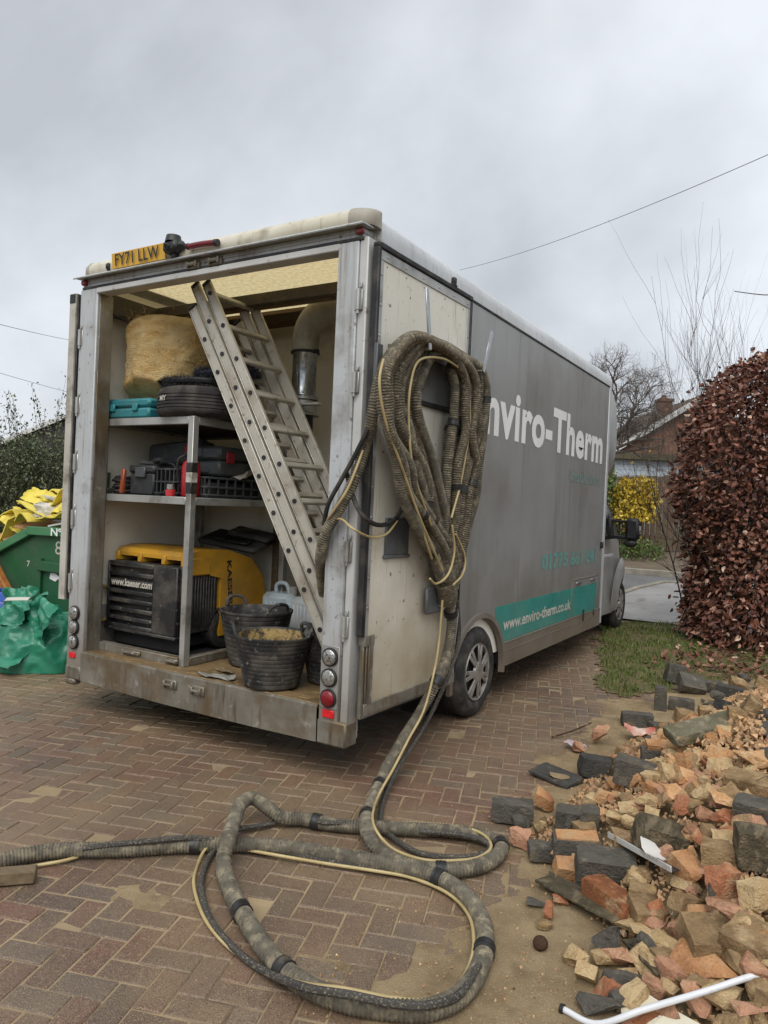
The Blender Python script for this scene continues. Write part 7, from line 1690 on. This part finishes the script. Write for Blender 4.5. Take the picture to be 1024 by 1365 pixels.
# ------------------------------------------------------------------ fence, houses and wires beyond the road
m_fn = mat('fence_wood', lin('6a5646'), lin('544437'), scale=3, rough=.9, bump=.3, bscale=25, stretch=(6, 6, 1), dirt=lin('565a40'), dscale=2, damt=(.55, .75))
fr = thing('wooden_fence', (-1.3, 15.8, .5), 'tall weathered board fence on the far side of the road', 'fence')
F0, F1 = Vector((-5.6, 13.2, 0)), Vector((5.2, 19.75, 0)); fd = (F1 - F0).normalized(); fl = (F1 - F0).length
rf_ = random.Random(6)
FZ = lambda p: rise(p.y) + .05
k = 0; s_ = 0.0
while s_ < fl:
    w = rf_.uniform(.135, .155); p = F0 + fd * (s_ + w / 2); z0 = FZ(p) + .02; hh = 1.86 + rf_.gauss(0, .02)
    b = MB(); b.box(p + Vector((0, 0, z0 + hh / 2)), (w - .012, .022, hh), Euler((rf_.gauss(0, .008), 0, math.atan2(fd.y, fd.x) + rf_.gauss(0, .03))).to_quaternion(), .003); b.build('board', m_fn, fr)
    s_ += w
for k in range(6):
    p = F0 + fd * (k * fl / 5) ; q = Euler((0, 0, math.atan2(fd.y, fd.x))).to_quaternion()
    b = MB(); b.box(p + Vector((-.0, .07, FZ(p) + .95)), (.1, .1, 1.9), q, .006); b.build('post', m_fn, fr)
pm = (F0 + F1) / 2
for zz in (.4, 1.5):
    b = MB(); b.bar(F0 + Vector((-.03, .045, FZ(F0) + zz)), F1 + Vector((-.03, .045, FZ(F1) + zz)), .04, .08, .004); b.build('rail', m_fn, fr)
m_bluew = mat('pale_blue_cladding', lin('b3bcc4'), lin('a5aeb6'), scale=2, rough=.7, bump=.05)
m_brick = mat('house_brick', lin('7a5a49'), lin('664a3d'), scale=4, rough=.9, bump=.3, bscale=8, spots=lin('8f6d59'), sscale=10)
m_tile = mat('roof_tile', lin('5d4a40'), lin('4a3c35'), scale=4, rough=.85, bump=.5, bscale=6, dirt=lin('5f5f45'), dscale=2, damt=(.54, .75), bdist=.05)
m_bargw = mat('barge_white', lin('d3d3d0'), lin('c2c2be'), scale=3, rough=.6)
BR = R_(31.4)
def hframe(o):
    q = Euler((0, 0, BR)).to_matrix().to_4x4(); return Matrix.Translation(o) @ q
hs = thing('house', (-3.4, 30.6, .75), 'brick house with brown tiled gable roof and chimney beyond the fence', 'house')
HM = hframe((-3.4, 30.6, .75))
def HB(name, m, fn, parent=None, smooth=0):
    b = MB(); fn(b); b.v = [tuple(HM @ Vector(v)) for v in b.v]; return b.build(name, m, parent or hs, smooth=smooth)
# local: x right, y away, z up; apex of the near gable at x=.6
AX, AZ, SL = .60, 5.95, .66
HB('gable_wall', m_brick, lambda b: b.prism([(-3.4, 0), (4.6, 0), (4.6, AZ - SL * 4.0), (AX, AZ), (-3.4, AZ - SL * 4.0)], 'y', 0, .25))
HB('side_wall', m_brick, lambda b: b.b2(-3.4, -3.15, .25, 8, 0, AZ - SL * 3.9))
HB('side_wall', m_brick, lambda b: b.b2(4.35, 4.6, .25, 8, 0, AZ - SL * 3.9))
rf = HB('roof', m_tile, lambda b: b.add([(AX, -.25, AZ + .12), (AX, 8.2, AZ + .12), (-3.8, 8.2, AZ + .12 - SL * 4.4), (-3.8, -.25, AZ + .12 - SL * 4.4), (5.0, 8.2, AZ + .12 - SL * 4.4), (5.0, -.25, AZ + .12 - SL * 4.4)], [(0, 1, 2, 3), (0, 5, 4, 1)]))
for k in range(14):
    for sg in (1,):
        HB('tile_course', m_tile, lambda b: b.add([(AX - .314 * k, -.27, AZ + .155 - SL * .314 * k), (AX - .314 * (k + 1), -.27, AZ + .135 - SL * .314 * (k + 1)), (AX - .314 * (k + 1), 8.2, AZ + .135 - SL * .314 * (k + 1)), (AX - .314 * k, 8.2, AZ + .155 - SL * .314 * k)], [(0, 1, 2, 3)]), rf)
HB('bargeboard', m_bargw, lambda b: (b.bar((AX, -.28, AZ + .02), (-3.8, -.28, AZ + .02 - SL * 4.4), .05, .22, .0)), rf)
HB('bargeboard', m_bargw, lambda b: (b.bar((AX, -.28, AZ + .02), (5.0, -.28, AZ + .02 - SL * 4.4), .05, .22, .0)), rf)
HB('chimney', m_brick, lambda b: (b.b2(-.95, -.42, .4, .95, 4.6, 5.95), b.b2(-1.0, -.37, .35, 1.0, 5.85, 5.98), b.cyl((-.7, .68, 5.95), (-.7, .68, 6.15), .11, .1, 12)), rf)
wing = HB('wing_roof', m_tile, lambda b: b.add([(-9.5, 3.2, 4.6), (-1.6, 3.2, 4.6), (-1.6, .6, 3.25), (-9.5, .6, 3.25)], [(0, 1, 2, 3)]))
HB('wing_wall', m_brick, lambda b: b.b2(-9.3, -3.41, .9, 3.0, 0, 3.3))
ga = thing('garage', (-3.6, 26.2, .75), 'low pale blue clad garage with mossy flat roof behind the fence', 'garage')
GM = hframe((-3.6, 26.2, .75))
def GB(name, m, fn, smooth=0):
    b = MB(); fn(b); b.v = [tuple(GM @ Vector(v)) for v in b.v]; return b.build(name, m, ga, smooth=smooth)
for k in range(14):
    GB('cladding_board', m_bluew, lambda b: b.b2(-4.2, 4.2, -.012 * (k % 2), .04, .05 + k * .205, .05 + (k + 1) * .205 - .008, .004))
GB('wall', m_bluew, lambda b: b.b2(-4.18, 4.18, .05, 3.2, .0, 2.95))
GB('roof', mat('mossy_felt', lin('5d5742'), lin('4a4536'), scale=3, rough=.95, bump=.5, bscale=20), lambda b: (b.b2(-4.4, 4.4, -.25, 3.4, 2.96, 3.12, .02), b.b2(-4.42, 4.42, -.28, -.24, 2.90, 3.15, .01)))
lh = thing('bungalow', (-19.8, 12.2, 0), 'far bungalow with a white edged gable behind the left shrubs', 'house')
LM = hframe((-19.5, 11.8, 0)) @ Matrix.Rotation(R_(18), 4, 'Z')
def LB(name, m, fn, smooth=0):
    b = MB(); fn(b); b.v = [tuple(LM @ Vector(v)) for v in b.v]; return b.build(name, m, lh, smooth=smooth)
m_grayr = mat('grey_green_tile', lin('6a6a58'), lin('58584a'), scale=3, rough=.9, bump=.3)
LB('gable_wall', mat('dark_cladding', lin('4d4c49'), lin('403f3d'), scale=3, rough=.85), lambda b: b.prism([(-3.6, 0), (3.6, 0), (3.6, 1.95), (0, 3.85), (-3.6, 1.95)], 'y', 0, .2))
LB('roof_slope', m_grayr, lambda b: b.add([(0, -.2, 3.98), (0, 8, 3.98), (-4.0, 8, 1.87), (-4.0, -.2, 1.87)], [(0, 1, 2, 3)]))
LB('roof_slope', m_grayr, lambda b: b.add([(0, -.2, 3.98), (0, 8, 3.98), (4.0, 8, 1.87), (4.0, -.2, 1.87)], [(0, 1, 2, 3)]))
LB('bargeboard', m_bargw, lambda b: b.bar((0, -.22, 3.93), (-4.0, -.22, 1.82), .05, .13))
LB('bargeboard', m_bargw, lambda b: b.bar((0, -.22, 3.93), (4.0, -.22, 1.82), .05, .13))
LB('wall', m_brick, lambda b: b.b2(-3.6, 3.6, .21, 7.8, 0, 1.95))
m_wire = mat('wire', lin('3a3c3f'), lin('303235'), scale=5, rough=.6, bump=0)
for p0, p1, r, sag, lab in (((-11.3, 23.9, 11.3), (4.1, 9.4, 8.1), .007, .35, 'overhead cable crossing the sky above the van to the right'), ((-22.45, 11.2, 7.30), (-40.0, 27.6, 11.3), .010, .2, 'upper overhead wire in the sky at far left'), ((-23.5, 10.2, 5.9), (-32, 21, 6.6), .009, .1, 'lower overhead wire in the sky at far left')):
    p0, p1 = Vector(p0), Vector(p1); b = MB()
    if 'left' in lab:
        dv = p0 - p1; p0 = p0 + dv * .8
    b.tube([p0.lerp(p1, k / 40) - Vector((0, 0, sag * 4 * (k / 40) * (1 - k / 40))) for k in range(41)], r, 5, False)
    tag(b.build('overhead_wire', m_wire, recalc=False), lab, 'wire', 'overhead wires')
for o in sc.objects:
    if '_o' in o: del o['_o']
